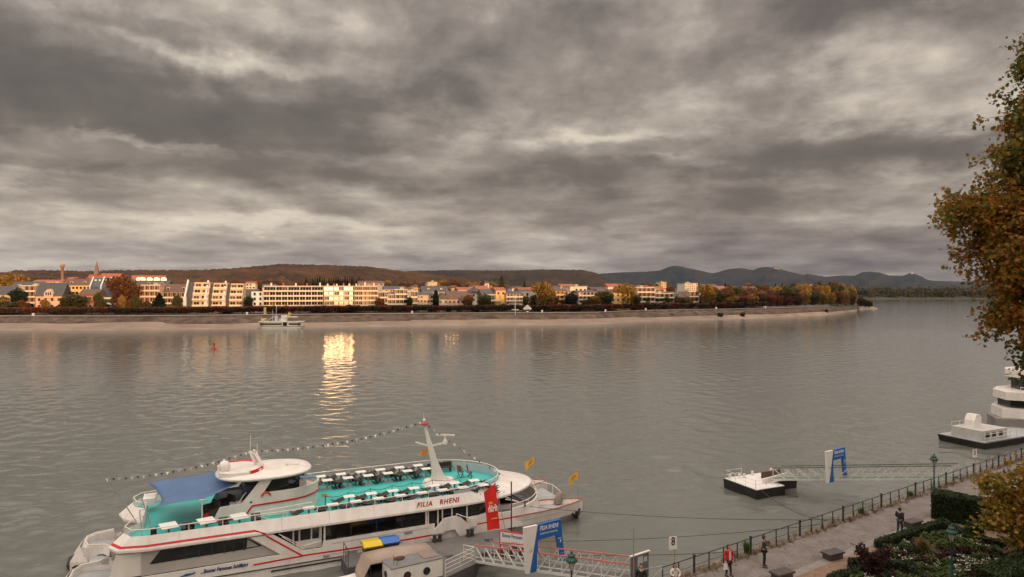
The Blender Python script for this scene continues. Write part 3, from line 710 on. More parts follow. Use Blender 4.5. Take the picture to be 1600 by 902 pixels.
# church
d = 760; A0, th, L = facade(136, 170, d)
r = empty('church', (A0.x, A0.y, 0), th, 'church with thin pointed brick spire and long red roof', 'church', FG)
mb = MB(); mb.b2(0, L, 0, 16, 8, zat(436, d)); mb.build('nave_wall', brickm, r)
mb = MB(); gable(mb, 0, L, 0, 16, zat(436, d), zat(429, d)); mb.build('roof', redroof, r)
mb = MB(); sx_ = (146 - 136) / F * d; mb.b2(sx_ - 1.8, sx_ + 1.8, 4, 10.4, 8, zat(428, d)); mb.build('tower', brickm, r)
mb = MB(); zt = zat(428, d); mb.add([(sx_ - 2.3, 4.9, zt), (sx_ + 2.3, 4.9, zt), (sx_ + 2.3, 9.5, zt), (sx_ - 2.3, 9.5, zt), (sx_, 7.2, zat(407, d))], [(0, 1, 4), (1, 2, 4), (2, 3, 4), (3, 0, 4), (3, 2, 1, 0)]); mb.build('spire', mat('spire_copper_brown', (.20, .11, .08), .7), r)
# big brick halls with round arched glazed gables catching the sun
for (a_, b_, yt, ng, lab) in ((158, 192, 427, 2, 'red roofed brick hall with two glowing round dormers right of the church'), (205, 260, 430, 5, 'long red brick hall with a row of glowing arched windows')):
    d = 700; A0, th, L = facade(a_, b_, d, 27); r = empty('brick_hall', (A0.x, A0.y, 0), th, lab, 'hall', FG)
    z1 = zat(446, d); z2 = zat(438, d); z3 = zat(yt, d)
    mb = MB(); mb.b2(0, L, 0, 20, 8, z2); mb.build('wall', brickm, r)
    mb = MB(); mb.add([(0, -.5, z2), (L, -.5, z2), (L, 8, z3), (0, 8, z3), (0, 20, z2), (L, 20, z2)], [(0, 1, 2, 3), (3, 2, 5, 4), (0, 3, 4), (1, 5, 2), (4, 5, 1, 0)]); mb.build('roof', redroof, r)
    for k in range(ng):
        x = L * (k + .6) / ng if ng > 2 else L * (.45 + .4 * k); rr = 3.2
        if ng > 2 and k == 0: x = L * .22
        g = [(x - rr, z2 - .5)] + [(x + rr * math.cos(a), z2 + 1.0 + rr * .8 * math.sin(a)) for a in np.linspace(math.pi, 0, 9)] + [(x + rr, z2 - .5)]
        mb = MB(); mb.slab_y(g, -1.2, 6); dm = mb.build('arched_dormer', brickm, r)
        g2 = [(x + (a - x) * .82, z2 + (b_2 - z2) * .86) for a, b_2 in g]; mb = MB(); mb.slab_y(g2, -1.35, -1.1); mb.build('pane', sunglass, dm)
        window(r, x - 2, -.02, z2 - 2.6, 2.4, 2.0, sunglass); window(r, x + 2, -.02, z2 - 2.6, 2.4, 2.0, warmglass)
# tall chimney
d = 900; q = PD(97.5, d); mb = MB(); mb.lathe([(2.2, 8), (1.6, zat(418, d)), (2.6, zat(417.5, d)), (2.9, zat(413.5, d)), (2.2, zat(413, d)), (0, zat(413, d))], (0, 0, 0), 12)
o = mb.build('factory_chimney', mat('chimney_brick', (.34, .20, .14), .9, var=.2, vs=.3)); o.location = (q.x, q.y, 0); tag(o, 'tall slim brick chimney with a thicker head above the left roofs', 'chimney')
# hotel on the mountain and castle ruin
d = 8350; q = PD(1213, d, zat(421, d)); mb = MB(); mb.b2(-32, 32, -15, 15, -20, 18); gable(mb, -32, 32, -15, 15, 18, 30, 1); o = mb.build('hilltop_hotel', [mat('dull_hotel_wall', (.22, .17, .14)), slate]); o.location = q; tag(o, 'white hotel standing on the summit of the far blue mountain', 'hotel')
d = 8400; q = PD(1424, d, zat(428, d)); mb = MB(); mb.b2(-9, 9, -9, 9, -20, 30); mb.b2(9, 26, -7, 7, -20, 8); o = mb.build('castle_ruin', greyb); o.location = q; tag(o, 'castle ruin on the pointed rocky peak at the right end of the mountains', 'ruin')
# scattered houses of the town behind
random.seed(21)
bk = [(-15, 455), (22, 520), (120, 560), (262, 470), (285, 560), (305, 640), (410, 620), (440, 540), (600, 470), (612, 560), (628, 430), (640, 640), (656, 520), (700, 560), (716, 450), (735, 620), (745, 520), (800, 520), (842, 470), (858, 560), (876, 640), (900, 560), (925, 500), (950, 640), (1000, 560), (1015, 500), (1100, 640), (1120, 560), (1165, 560), (1270, 640)]
for i, (px, d) in enumerate(bk):
    wd = random.uniform(16, 26); a_ = px; b_ = px + wd; rr = random.choice((slate, brownroof, redroof, slate)); wm_ = random.choice((offw, cream, pinkish))
    yt = float(np.interp(d, [430, 640], [449, 444])) + random.uniform(-1.5, 2)
    house(a_, b_, yt, yt + 13, d, wm_, rr, None, random.uniform(3.5, 6), 2, int(wd / 6), ridge_x=random.random() < .6)[0]['label'] = 'pale house with pitched roof in the crowded town behind the first rows'
for o in C.objects:
    if o.get('label') == 'pale house with pitched roof in the crowded town behind the first rows': o['group'] = 'houses of the town behind the waterfront'

# ---------------------------------------------------------------- trees
def leafmesh(name, pos, size, mt, quad=True, tmpl=None, up=.4, squash=None):
    n = len(pos); r = np.random.default_rng(n)
    nrm = r.normal(size=(n, 3)); nrm[:, 2] = np.abs(nrm[:, 2]) + up; nrm /= np.linalg.norm(nrm, axis=1)[:, None]
    a = np.cross(nrm, r.normal(size=(n, 3))); a /= np.linalg.norm(a, axis=1)[:, None]; b_ = np.cross(nrm, a)
    T = np.array(tmpl if tmpl is not None else [(-1, -.7), (1, -.6), (.8, .8), (-.7, 1)], float); k = len(T)
    sz = (size * r.uniform(.6, 1.3, n))[:, None, None]
    cur = (T[:, 0] ** 2 + T[:, 1] ** 2) * -.18
    V = pos[:, None, :] + sz * (T[None, :, 0, None] * a[:, None, :] + T[None, :, 1, None] * b_[:, None, :] + cur[None, :, None] * nrm[:, None, :])
    me = bpy.data.meshes.new(name); me.vertices.add(n * k); me.vertices.foreach_set('co', V.reshape(-1))
    me.loops.add(n * k); me.loops.foreach_set('vertex_index', np.arange(n * k, dtype=np.int32))
    me.polygons.add(n); me.polygons.foreach_set('loop_start', np.arange(0, n * k, k, dtype=np.int32)); me.polygons.foreach_set('loop_total', np.full(n, k, dtype=np.int32))
    me.materials.append(mt); me.update(calc_edges=True); me.validate()
    return me
def blobpts(n, centres, r):
    out = []; tot = sum(c[3] * c[4] * c[5] for c in centres) ** 1
    for (x, y, z, a, b_, c_) in centres:
        m_ = max(8, int(n * a * b_ * c_ / tot)); v = r.normal(size=(m_, 3)); v /= np.linalg.norm(v, axis=1)[:, None]
        v *= (r.random(m_) ** .38)[:, None]; out.append(v * [a, b_, c_] + [x, y, z])
    return np.concatenate(out)
autumn = {
 'rust': leafmat('rust_foliage', [(.04, .022, .011), (.12, .052, .018), (.19, .08, .026), (.24, .12, .035)]),
 'gold': leafmat('golden_foliage', [(.08, .055, .014), (.24, .15, .028), (.34, .19, .036), (.28, .18, .055)]),
 'olive': leafmat('olive_foliage', [(.018, .022, .008), (.05, .055, .016), (.09, .085, .025), (.13, .10, .03)]),
 'dark': leafmat('dark_green_foliage', [(.008, .012, .007), (.016, .026, .012), (.03, .042, .016)]),
 'red': leafmat('wine_red_foliage', [(.045, .016, .014), (.14, .04, .026), (.20, .065, .032), (.17, .09, .03)]),
 'brown': leafmat('brown_foliage', [(.035, .024, .015), (.10, .056, .032), (.15, .085, .045)]),
}
bark = mat('bark', (.075, .058, .045), .95, col2=(.035, .028, .022), vs=3, bump=.6, bs=12)
crown_me = {}
def crown_mesh(kind, k):
    if (kind, k) in crown_me: return crown_me[kind, k]
    r = np.random.default_rng(100 + k * 7 + len(kind))
    if kind == 'broad':
        cs = [(0, 0, .56, .38, .38, .34), (0, 0, .32, .40, .40, .20)] + [(math.cos(a) * .24 + r.normal() * .05, math.sin(a) * .24, .45 + r.random() * .33, r.uniform(.17, .27), r.uniform(.17, .27), r.uniform(.12, .2)) for a in np.linspace(0, 6.28, 10)[:-1]] + [(r.normal() * .12, r.normal() * .12, .86, .17, .17, .13)]
        p = blobpts(3200, cs, r); s = .030
    elif kind == 'cone':
        z = r.random(2200) ** 1.3; a = r.random(2200) * 6.283; rad = (1 - z ** 1.6) * .24 * (r.random(2200) ** .4) * (1 + .25 * np.sin(z * 40)); p = np.stack([rad * np.cos(a), rad * np.sin(a), .08 + z * .92], 1); s = .026
    elif kind == 'column':
        z = r.random(2200); a = r.random(2200) * 6.283; rad = .13 * np.sin(np.clip(z, .03, 1) ** .6 * math.pi * .97) ** .5 * (r.random(2200) ** .4); p = np.stack([rad * np.cos(a), rad * np.sin(a), .06 + z * .94], 1); s = .022
    elif kind == 'shrub':
        cs = [(r.normal() * .3, r.normal() * .3, r.uniform(.25, .6), .35, .35, .35) for _ in range(7)]; p = blobpts(1200, cs, r); s = .06
    elif kind == 'poll':
        p = r.random((1700, 3)) * [1.04, .9, .66] + [-.52, -.45, .34]; p += r.normal(size=p.shape) * .035; s = .05
    crown_me[kind, k] = leafmesh('crown', p, s, autumn['olive'])
    return crown_me[kind, k]
trunk_me = {}
def trunk_mesh(kind):
    if kind in trunk_me: return trunk_me[kind]
    mb = MB(); r = random.Random(5)
    top = {'broad': .55, 'cone': .8, 'column': .7, 'shrub': .3, 'poll': .5}[kind]
    mb.tube([(0, 0, -.06), (.004, 0, top * .5), (0, .004, top)], [.030, .022, .010] if kind != 'shrub' else [.05, .04, .02], 7)
    for k in range(7 if kind in ('broad', 'poll') else 3):
        a = k * 2.4; z = top * (.45 + .08 * k); mb.tube([(0, 0, z), (math.cos(a) * .13, math.sin(a) * .13, z + .11), (math.cos(a) * .23, math.sin(a) * .23, z + .24 if kind != 'poll' else .8)], [.012, .008, .003], 5)
    o = mb.build('trunk', bark); trunk_me[kind] = o.data; bpy.data.objects.remove(o); return trunk_me[kind]
treec = [0]
def tree(x, y, z, h_, wd, kind='broad', col='olive', label=None, group=None, cat='tree', name=None):
    treec[0] += 1; k = treec[0] % 3; rt = empty(name or {'broad': 'autumn_tree', 'cone': 'conifer', 'column': 'cypress', 'shrub': 'shrub', 'poll': 'pollarded_tree'}[kind], (x, y, z), random.uniform(-.4, .4) if kind == 'poll' else random.uniform(0, 6.28), label, cat, group)
    c = bpy.data.objects.new('crown', crown_mesh(kind, k)); C.objects.link(c); c.parent = rt
    c.material_slots[0].link = 'OBJECT'; c.material_slots[0].material = autumn[col]
    tr = bpy.data.objects.new('trunk', trunk_mesh(kind)); C.objects.link(tr); tr.parent = rt
    nat = {'broad': 1.0, 'cone': .52, 'column': .26, 'shrub': 1.3, 'poll': 1.0}[kind]
    rt.scale = (wd / nat, wd / nat, h_); return rt
def ftree(px, ytop, hw, d, col, kind='broad', label=None, group='trees along the far bank', zb=6.0, **k):
    d = max(d, wl(min(1372, max(0, px))) + 43) if px < 1300 else d; q = PD(px, d, zb); return tree(q.x, q.y, zb, zat(ytop, d) - zb, 2 * hw * d / F, kind, col, label, group, **k)
ftree(196, 427, 27, 372, 'rust', label='huge round copper brown tree in front of the town left of centre', zb=5.5)
ftree(116, 458, 24, 362, 'olive', label='broad olive green tree between the villa and the copper brown tree')
ftree(28, 449, 13, 374, 'dark', label='dark green tree right of the leftmost slate house')
ftree(10, 470, 26, 358, 'olive', label='low olive tree at the left edge in front of the houses')
ftree(104, 452, 12, 380, 'dark', label='dark yew behind the broad olive tree')
ftree(153, 455, 8, 374, 'olive', label='slim ivy green tree in front of the blue slate block')
ftree(249, 458, 14, 370, 'dark', 'cone', label='dark layered conifer in front of the long brown roofed house')
ftree(388, 462, 9, 376, 'dark', label='dark round tree left of the long white block')
ftree(20, 424, 22, 640, 'gold', label='big golden tree on the skyline at the far left')
ftree(60, 431, 20, 620, 'olive', label='olive tree on the skyline between golden tree and chimney')
ftree(640, 462, 6, 380, 'dark', label='dark slim tree beside the grey balcony house')
ftree(681, 454, 5, 376, 'dark', 'column', label='tall dark cypress right of the cream three storey house')
ftree(731, 459, 10, 374, 'rust', label='rust red tree right of the brown roofed pink house')
ftree(757, 458, 14, 372, 'olive', label='green brown tree left of the cream cube villa')
ftree(784, 432, 5, 470, 'olive', 'column', label='slender olive poplar behind the ochre tower house')
ftree(852, 438, 20, 378, 'gold', label='large golden tree right of the white hotel')
ftree(893, 456, 13, 382, 'dark', label='dark green tree between the golden lit house and the balcony block')
ftree(945, 452, 15, 386, 'olive', label='olive tree at the right end of the broad balcony block')
ftree(973, 441, 22, 396, 'gold', label='tall yellow brown tree in front of the orange lit house')
ftree(990, 458, 14, 392, 'olive', label='lower green brown tree left of the white stepped villa block')
ftree(1026, 443, 9, 520, 'dark', label='dark round tree above the low white block')
ftree(1106, 442, 15, 430, 'gold', label='tall golden tree right of the sunlit white corner block')
ftree(1122, 452, 12, 432, 'olive', label='dark olive tree beside the tall golden tree')
ftree(1075, 452, 6, 560, 'dark', 'cone', label='small conifer below the white stepped tower block')
tl = [('rust', 'rusty brown'), ('red', 'wine red'), ('olive', 'olive green'), ('gold', 'golden yellow'), ('brown', 'dull brown'), ('dark', 'dark green')]
nm = dict(tl)
# the wooded bend on the right
random.seed(5)
i = 0
for row, (dd, y0) in enumerate(((34, 458), (62, 450), (100, 446))):
    px = 1118 if row else 1138
    while px < 1338:
        d = wl(min(px, 1342)) + dd + random.uniform(-6, 6); hw = random.uniform(9, 15) * 430 / d * 1.15
        yt = y0 + random.uniform(-3, 3) - (px > 1255) * 5 + (px > 1325) * 6
        col = random.choice(['rust', 'red', 'rust', 'brown', 'gold'] if px < 1255 else ['gold', 'gold', 'olive', 'rust']) if row < 2 else random.choice(['olive', 'rust', 'gold'])
        ftree(px, yt, hw, d, col, label=f'{nm[col]} tree in the dense wood on the bend of the far bank', group=f'{nm[col]} trees on the bend', zb=5 if px < 1310 else 3)
        px += hw * 1.25
for px, yt, d in ((1200, 446, 560), (1212, 443, 560), (1222, 442, 565), (1250, 444, 580), (1262, 445, 580), (1296, 441, 600)):
    ftree(px, yt, 4, d, 'dark', 'cone', label='dark conifer tip rising above the wood on the bend', group='conifers above the bend')
for px in (1345, 1352, 1358): ftree(px, 463 + (px - 1345) * .5, 7, 640, 'brown', label='grey brown tree at the tip of the wooded bend', group='trees at the tip of the bend', zb=1)
# background trees of the town
random.seed(9)
for i in range(150):
    px = random.uniform(-15, 1320); d = random.uniform(440, 1000)
    yt = float(np.interp(d, [440, 700, 1000], [450, 444, 441])) + random.uniform(-2, 4)
    col = random.choice(['rust', 'gold', 'olive', 'brown', 'dark', 'rust', 'olive']); kd = 'cone' if col == 'dark' and random.random() < .6 else 'broad'
    ftree(px, yt, random.uniform(8, 15) * 430 / d * 1.2, d, col, kd, label=f'{nm[col]} {"conifer" if kd == "cone" else "tree"} among the roofs of the town', group=f'{nm[col]} {"conifers" if kd == "cone" else "trees"} in the town', zb=8)
for k in range(26):            # dark wood above the white block
    px = 478 + k * 3.6; d = 760 + random.uniform(-30, 60); ftree(px, 434 + random.uniform(-2, 3), 4.5, d, random.choice(['dark', 'brown', 'dark']), 'cone', label='tall dark conifer in the grove above the long white block', group='conifers above the white block', zb=9)
for k in range(34):
    px = 340 + k * 13 + random.uniform(-4, 4); d = 900 + random.uniform(-60, 200); ftree(px, 438 + random.uniform(-3, 3), 9, d, random.choice(['rust', 'brown', 'rust', 'gold']), label='rust coloured tree at the foot of the wooded hill', group='trees at the foot of the hill', zb=10)
# pollarded row along the far promenade
pts = []
px = -22.0
while px < 1192:
    d = wl(px) + 37; q = PD(px, d)
    tree(q.x, q.y, 5.6, 3.9 + random.uniform(-.15, .3), 6.8, 'poll', random.choice(['brown', 'brown', 'red']), 'bare brown pollarded tree in the clipped row along the far promenade', 'pollarded trees of the far promenade')
    px += 6.2 * F / d * .97
# low garden shrubs between the row and the houses
for k in range(70):
    px = random.uniform(-15, 1190); d = wl(px) + random.uniform(44, 52); col = random.choice(['gold', 'olive', 'dark', 'rust', 'brown', 'olive']); q = PD(px, d)
    tree(q.x, q.y, 5.8, random.uniform(3.0, 5.5), random.uniform(4, 8), 'shrub', col, f'{nm[col]} garden shrub between the clipped row and the houses', f'{nm[col]} garden shrubs', cat='shrub')
for px, off in ((1166 - 6, 9), (1125, 9), (1086, 18), (1050, 15), (1290, 12)):
    d = wl(px) + off; q = PD(px, d); tree(q.x, q.y, 1.2, 3, 3.4, 'shrub', 'olive', 'lone round bush on the stony slope above the far beach', 'bushes on the far slope', cat='shrub')
# the wood across the bend: one far-off mass
r = np.random.default_rng(4); N = 900
pp = []
for k in range(150):
    px = 1318 + k * 4.2; d = 1306 + r.uniform(0, 60); x = (px - CX) / F * d; hh = r.uniform(19, 28)
    v = r.normal(size=(170, 3)); v /= np.linalg.norm(v, axis=1)[:, None]; pp.append(v * (r.random(170) ** .4)[:, None] * [7.5, 7.5, hh * .5] + [x, d, hh * .5])
o = bpy.data.objects.new('far_wood', leafmesh('far_wood', np.concatenate(pp), 1.0, leafmat('far_wood_foliage', [(.012, .016, .008), (.03, .036, .014), (.07, .05, .02), (.05, .06, .02)], nscale=.03))); C.objects.link(o); tag(o, 'dark autumn wood on the shore across the bend of the river', 'wood', kind='stuff')
random.seed(77)
for k in range(58):
    px = random.choice([random.uniform(-10, 290), random.uniform(592, 1100), random.uniform(820, 1090)]); d = wl(px) + random.uniform(46, 54); col = random.choice(['olive', 'rust', 'rust', 'gold', 'brown', 'olive'])
    ftree(px, random.uniform(459, 468), random.uniform(6, 10), d, col, label=f'smaller {nm[col]} garden tree in front of the waterfront houses', group=f'smaller {nm[col]} garden trees')
# promenade furniture and beacon signs
pm = mat('white_sign', (.8, .76, .70), .5)
q = PD(805, wl(805) + 22); mb = MB(); zz = 4.5; mb.bar((0, 0, zz), (0, 0, zz + 11), .35, m=0); mb.bar((-1.9, 0, zz + 2.9), (1.9, 0, zz + 2.9), .3, .5); o = mb.build('river_beacon', pm); o.location = q; tag(o, 'white post with crossbar on the far embankment near the terrace restaurant', 'river beacon')
q = PD(824, wl(824) + 23); e_ = empty('river_sign', q, 0, 'white diamond shaped river sign on a dark post on the far embankment', 'river sign')
mb = MB(); mb.slab_y([(0, 5.8), (2.5, 8), (0, 10.2), (-2.5, 8)], -.1, .1); mb.build('board', pm, e_); mb = MB(); mb.slab_y([(-1.5, 6.7), (1.5, 6.7), (1.3, 7.5), (-1.3, 7.5)], -.14, -.1); mb.build('marking', dark, e_)
mb = MB(); mb.bar((0, .15, 4), (0, .15, 6.4), .3); mb.build('post', greysteel, e_)
for px in (52, 386, 644, 847, 946, 1009, 1119, 1196):
    q = PD(px, wl(px) + 25, 5.6); mb = MB(); mb.b2(-.5, .5, -.3, .3, 0, 1.15); mb.prism([(-.6, -.4), (.6, -.4), (.6, .4), (-.6, .4)], 1.15, 1.45, 0, [(-.1, -.1), (.1, -.1), (.1, .1), (-.1, .1)]); o = mb.build('service_box', pm); o.location = q; tag(o, 'small white box at the edge of the far promenade', 'box', 'white boxes on the far promenade')
# railing on the far promenade towards the bend
mb = MB(); prev = None
for px in np.arange(1190, 1296, 3.2):
    q = PD(px, wl(px) + 24 * fade(px), 5.6); mb.bar(q, q + Vector((0, 0, 1.1)), .12)
    if prev: mb.bar(prev + Vector((0, 0, 1.1)), q + Vector((0, 0, 1.1)), .1)
    prev = q
tag(mb.build('far_railing', pm), 'pale railing along the far promenade before the green slope', 'railing')

# --- passenger ferry at the far beach
d = wl(440) - 1.5; A0 = PD(404.5, d); L = (475 - 404.5) / F * d
fw = mat('ferry_cream_paint', (.85, .80, .68), .4); fy = mat('ferry_yellow', (.65, .45, .14), .6)
r = empty('passenger_ferry', (A0.x, A0.y, 0), R(3), 'cream double ended passenger ferry moored at the far beach', 'ferry')
def ferry_out(s_, z): return [(L * a, -2.3 * b_ * s_) for a, b_ in ((0, .05), (.05, .7), (.12, 1), (.88, 1), (.96, .7), (1, .05))] + [(L * a, 2.3 * b_ * s_) for a, b_ in ((1, .05), (.96, .7), (.88, 1), (.12, 1), (.05, .7), (0, .05))]
mb = MB(); mb.prism([(L / 2 + (x - L / 2) * .93, y * .9) for x, y in ferry_out(1, 0)], -.4, .9, 0, ferry_out(1, 0)); mb.build('hull', fw, r)
mb = MB(); mb.prism(ferry_out(1.01, 0), .9, 1.15); mb.build('rubbing_strake', mat('ferry_brown', (.16, .10, .06), .6), r)
mb = MB(); mb.prism([(L / 2 + (x - L / 2) * .95, y * .93) for x, y in ferry_out(1, 0)], 1.15, 3.2); sp = mb.build('saloon', fw, r)
mb = MB(); mb.b2(L * .05, L * .53, -2.22, 2.22, 1.7, 2.5); mb.b2(L * .68, L * .93, -2.22, 2.22, 1.7, 2.5); mb.build('window_band', glass, sp)
mb = MB(); mb.b2(L * .55, L * .64, -2.25, -2.1, 1.3, 2.9); mb.build('door', glass, sp)
mb = MB(); mb.b2(-.1 + L * .02, L * .98, -2.4, 2.4, 3.2, 3.4); mb.build('upper_deck', fw, r)
mb = MB(); mb.b2(L * .50, L * .62, -1.4, 1.4, 3.4, 6.2); mb.b2(L * .58, L * .84, -2, 2, 5.3, 5.6); mb.build('wheelhouse', fw, r)
mb = MB(); mb.b2(L * .36, L * .41, -1, 1, 3.4, 5.9); mb.b2(L * .45, L * .5, -1, 1, 3.4, 4.6); mb.build('funnel', alum_shade, r)
mb = MB(); mb.tube([(L * .07, 0, 3.8), (L * .12, 0, 4.3), (L * .18, 0, 4.6)], [.8, .6, .1], 6); mb.build('folded_parasol', fy, r); mb = MB(); mb.tube([(L * .64, 0, 5.6), (L * .68, 0, 7.3)], [.4, .9], 6); mb.build('folded_parasol', fy, r)
mb = MB(); mb.tube([(L * .38, 0, 5.8), (L * .38, 0, 11)], .09, 4); mb.tube([(L * .3, 0, 3.4), (L * .3, 0, 9)], .06, 4); mb.build('mast', pm, r)
mb = MB(); mb.bar((L * .16, 0.5, 3.4), (L * .34, 2, 6.2), .5, .15); mb.bar((L * .04, 1, 3.4), (L * .04, 1, 5.6), .12); mb.build('gangplank', alum_shade, r)
# landing with its yellow sign behind the ferry
q = PD(414, wl(414) + 19, 5); mb = MB(); mb.b2(-.6, .6, -.12, .12, 1.0, 4.6); o = mb.build('landing_sign', fy); o.location = q; tag(o, 'tall yellow sign board behind the cream ferry', 'sign')
# buoy
q = P(334.5, 546, 0); r = empty('buoy', q, 0, 'red navigation buoy floating left of the golden reflection', 'buoy')
bred = mat('buoy_red', (.55, .03, .015), .5)
mb = MB(); mb.lathe([(0, -.3), (.6, -.3), (.75, 0), (.75, .3), (.3, .5), (.0, .5)], n=14); mb.build('float', bred, r); mb = MB(); mb.lathe([(.26, .4), (.22, 1.6), (.0, 1.65)], n=10); mb.lathe([(0, 1.5), (.40, 1.55), (.40, 2.1), (0, 2.2)], n=10); mb.build('topmark', bred, r)
# ================================================================ THE EXCURSION SHIP (a catamaran), local x forward, y to its far side
SHIP = Vector((6.456, 61.08, 0)); SHR = R(25)
def SL(x, y, z=0): return SHIP + Vector((x * math.cos(SHR) - y * math.sin(SHR), x * math.sin(SHR) + y * math.cos(SHR), z))
teal = mat('teal_deck_coating', (.06, .50, .46), .5, col2=(.045, .40, .385), vs=.6, det=6)
shipglass = mat('dark_saloon_glass', (.012, .013, .014), .06, spec=.7, var=.6, vs=.5)
greydeck = mat('grey_deck_coating', (.36, .38, .39), .6, var=.15, vs=1)
taupe = mat('taupe_lower_bow', (.33, .27, .23), .55, var=.2, vs=.6)  # taupe tone on the lower sides of the bows only
navy = mat('navy_paint', (.02, .045, .16), .5)
sailblue = mat('blue_awning_cloth', (.085, .16, .30), .8, var=.15, vs=.7, bump=.2, bs=3)
chairm = mat('dark_brown_wicker', (.04, .032, .027), .7)
pinkcap = mat('faded_red_capping', (.42, .10, .085), .6)
wbulk = mat('blue_grey_bulwark', (.42, .49, .53), .5)
ship = empty('excursion_ship', SHIP, SHR, 'large white excursion ship with red stripes, teal sun deck and FILIA RHENI on its side', 'ship')
# hulls
def hull_mesh(sy):
    mb = MB(); st = [(-39.3, 1.0, .9, 1.5), (-38.2, 1.55, 1.45, 1.6), (-36, 1.56, 1.5, 1.25), (-26, 1.57, 1.5, 1.2), (-16, 1.57, 1.5, 1.3), (-12, 1.6, 1.45, 1.42), (-9, 1.6, 1.25, 1.5), (-7, 1.45, .95, 1.5), (-5, 1.15, .6, 1.5), (-3.6, .75, .3, 1.52), (-2.6, .38, .12, 1.54), (-2.1, .05, .02, 1.55)]
    rows = []
    for x, wt, ww, zt in st:
        yc = 3.15 * sy; rake = max(0, (x + 6) / 4) * -1.0; aft = (x < -38.9)
        ring = [(x + (.6 if aft else 0), yc - wt, zt), (x, yc - (wt * .55 + ww * .45), .58), (x + rake * .7, yc - ww, -.3), (x + rake, yc - ww * .6, -1), (x + rake, yc + ww * .6, -1), (x + rake * .7, yc + ww, -.3), (x, yc + (wt * .55 + ww * .45), .58), (x + (.6 if aft else 0), yc + wt, zt)]
        rows.append(ring)
    for i in range(len(rows) - 1):
        for j in range(7):
            mi = 1 if (st[i][0] > -13 and j in (1, 5)) else (2 if j in (2, 3, 4) else 0)
            mb.add([rows[i][j], rows[i][j + 1], rows[i + 1][j + 1], rows[i + 1][j]], [(0, 1, 2, 3)], mi)
    mb.add(rows[0], [tuple(range(8))], 0)
    # decks
    for i in range(len(rows) - 1):
        a, b_ = rows[i], rows[i + 1]; dz = .38 if st[i][0] > -9.5 else .35
        mb.add([(a[0][0], a[0][1] + .06, a[0][2] - dz), (b_[0][0], b_[0][1] + .05, b_[0][2] - dz), (b_[7][0], b_[7][1] - .05, b_[7][2] - dz), (a[7][0], a[7][1] - .06, a[7][2] - dz)], [(0, 1, 2, 3)], 3)
    return mb
for sy in (-1, 1):
    h_ = hull_mesh(sy).build('hull', [white, taupe, mat('dark_boot_top', (.05, .045, .04), .6), greydeck], ship)
    cap = MB(); st = [(-9, 1.6, 1.52), (-7, 1.45, 1.52), (-5, 1.15, 1.52), (-3.6, .75, 1.54), (-2.6, .38, 1.56), (-2.05, .02, 1.57)]
    for s_ in (-1, 1): cap.tube([(x, 3.15 * sy + s_ * w_, z) for x, w_, z in st], .05, 5)
    cap.build('capping_rail', pinkcap, h_)
    fm = MB(); fm.tube([(x, 3.15 * sy - wt * .97 - .03 if sy < 0 else 3.15 * sy + wt * .97 + .03, .64) for x, wt in ((-38.6, 1.2), (-36, 1.6), (-26, 1.6), (-16, 1.6), (-12, 1.6), (-9, 1.5))], .045, 5); fm.build('rubbing_line', dark, h_)
an = MB()
an.bar((-3.75, -3.55, 1.1), (-2.95, -3.60, .2), .16); an.bar((-3.25, -4.15, .95), (-2.85, -3.65, .15), .2, .08); an.bar((-2.95, -3.15, .95), (-2.85, -3.65, .15), .2, .08); an.bar((-2.55, -3.45, .9), (-3.00, -3.60, .2), .3, .1)
an.build('anchor', dark, ship)
mb = MB(); mb.b2(-36.4, -6.5, -1.7, 1.7, .55, 1.0); mb.b2(-39.0, -36.3, -3.9, -2.3, .3, .75); mb.build('bridge_deck', greydeck, ship)
mb = MB(); mb.b2(-38.0, -34.0, -2.6, 2.2, .84, .95); sd_ = mb.build('stern_deck', greydeck, ship)
# stern pods: bulwarks round each hull's stern
for sy in (-1, 1):
    mb = MB(); pl = [(-37.0, 4.8), (-38.0, 4.55), (-38.55, 3.9), (-38.5, 2.7), (-38.2, 1.9), (-37.2, 1.6), (-36.8, .95)]
    pl2 = [(-37.0, 4.8), (-38.7, 4.6), (-39.4, 3.9), (-39.3, 2.6), (-38.5, 1.75), (-37.3, 1.5), (-36.9, .9)]
    rows = [[(x, y * sy, .25) for x, y in pl2], [(x * .5 + x2 * .5, (y * .5 + y2 * .5) * sy, 1.0) for (x, y), (x2, y2) in zip(pl, pl2)], [(x, y * sy, 1.62) for x, y in pl], [(x + .12, y * .96 * sy, 1.6) for x, y in pl], [(x + .14, y * .96 * sy, .95) for x, y in pl]]
    mb.grid(rows); po = mb.build('stern_bulwark', [white], ship)
    mb = MB(); mb.tube([(x * .6 + x2 * .4 - .05, (y * .6 + y2 * .4) * sy * 1.01, .98) for (x, y), (x2, y2) in zip(pl, pl2)], .06, 5); mb.build('rubbing_line', mat('slate_blue_rubber', (.10, .11, .15), .6), po)
    mb = MB(); mb.tube([(x2 - .05, y2 * sy * 1.01, .2) for (x2, y2) in pl2], .22, 6); mb.build('fender_strip', dark, po)
    mb = MB(); mb.tube([(x + .06, y * .98 * sy, 1.68) for x, y in pl], .045, 5); mb.build('capping_rail', white, po)
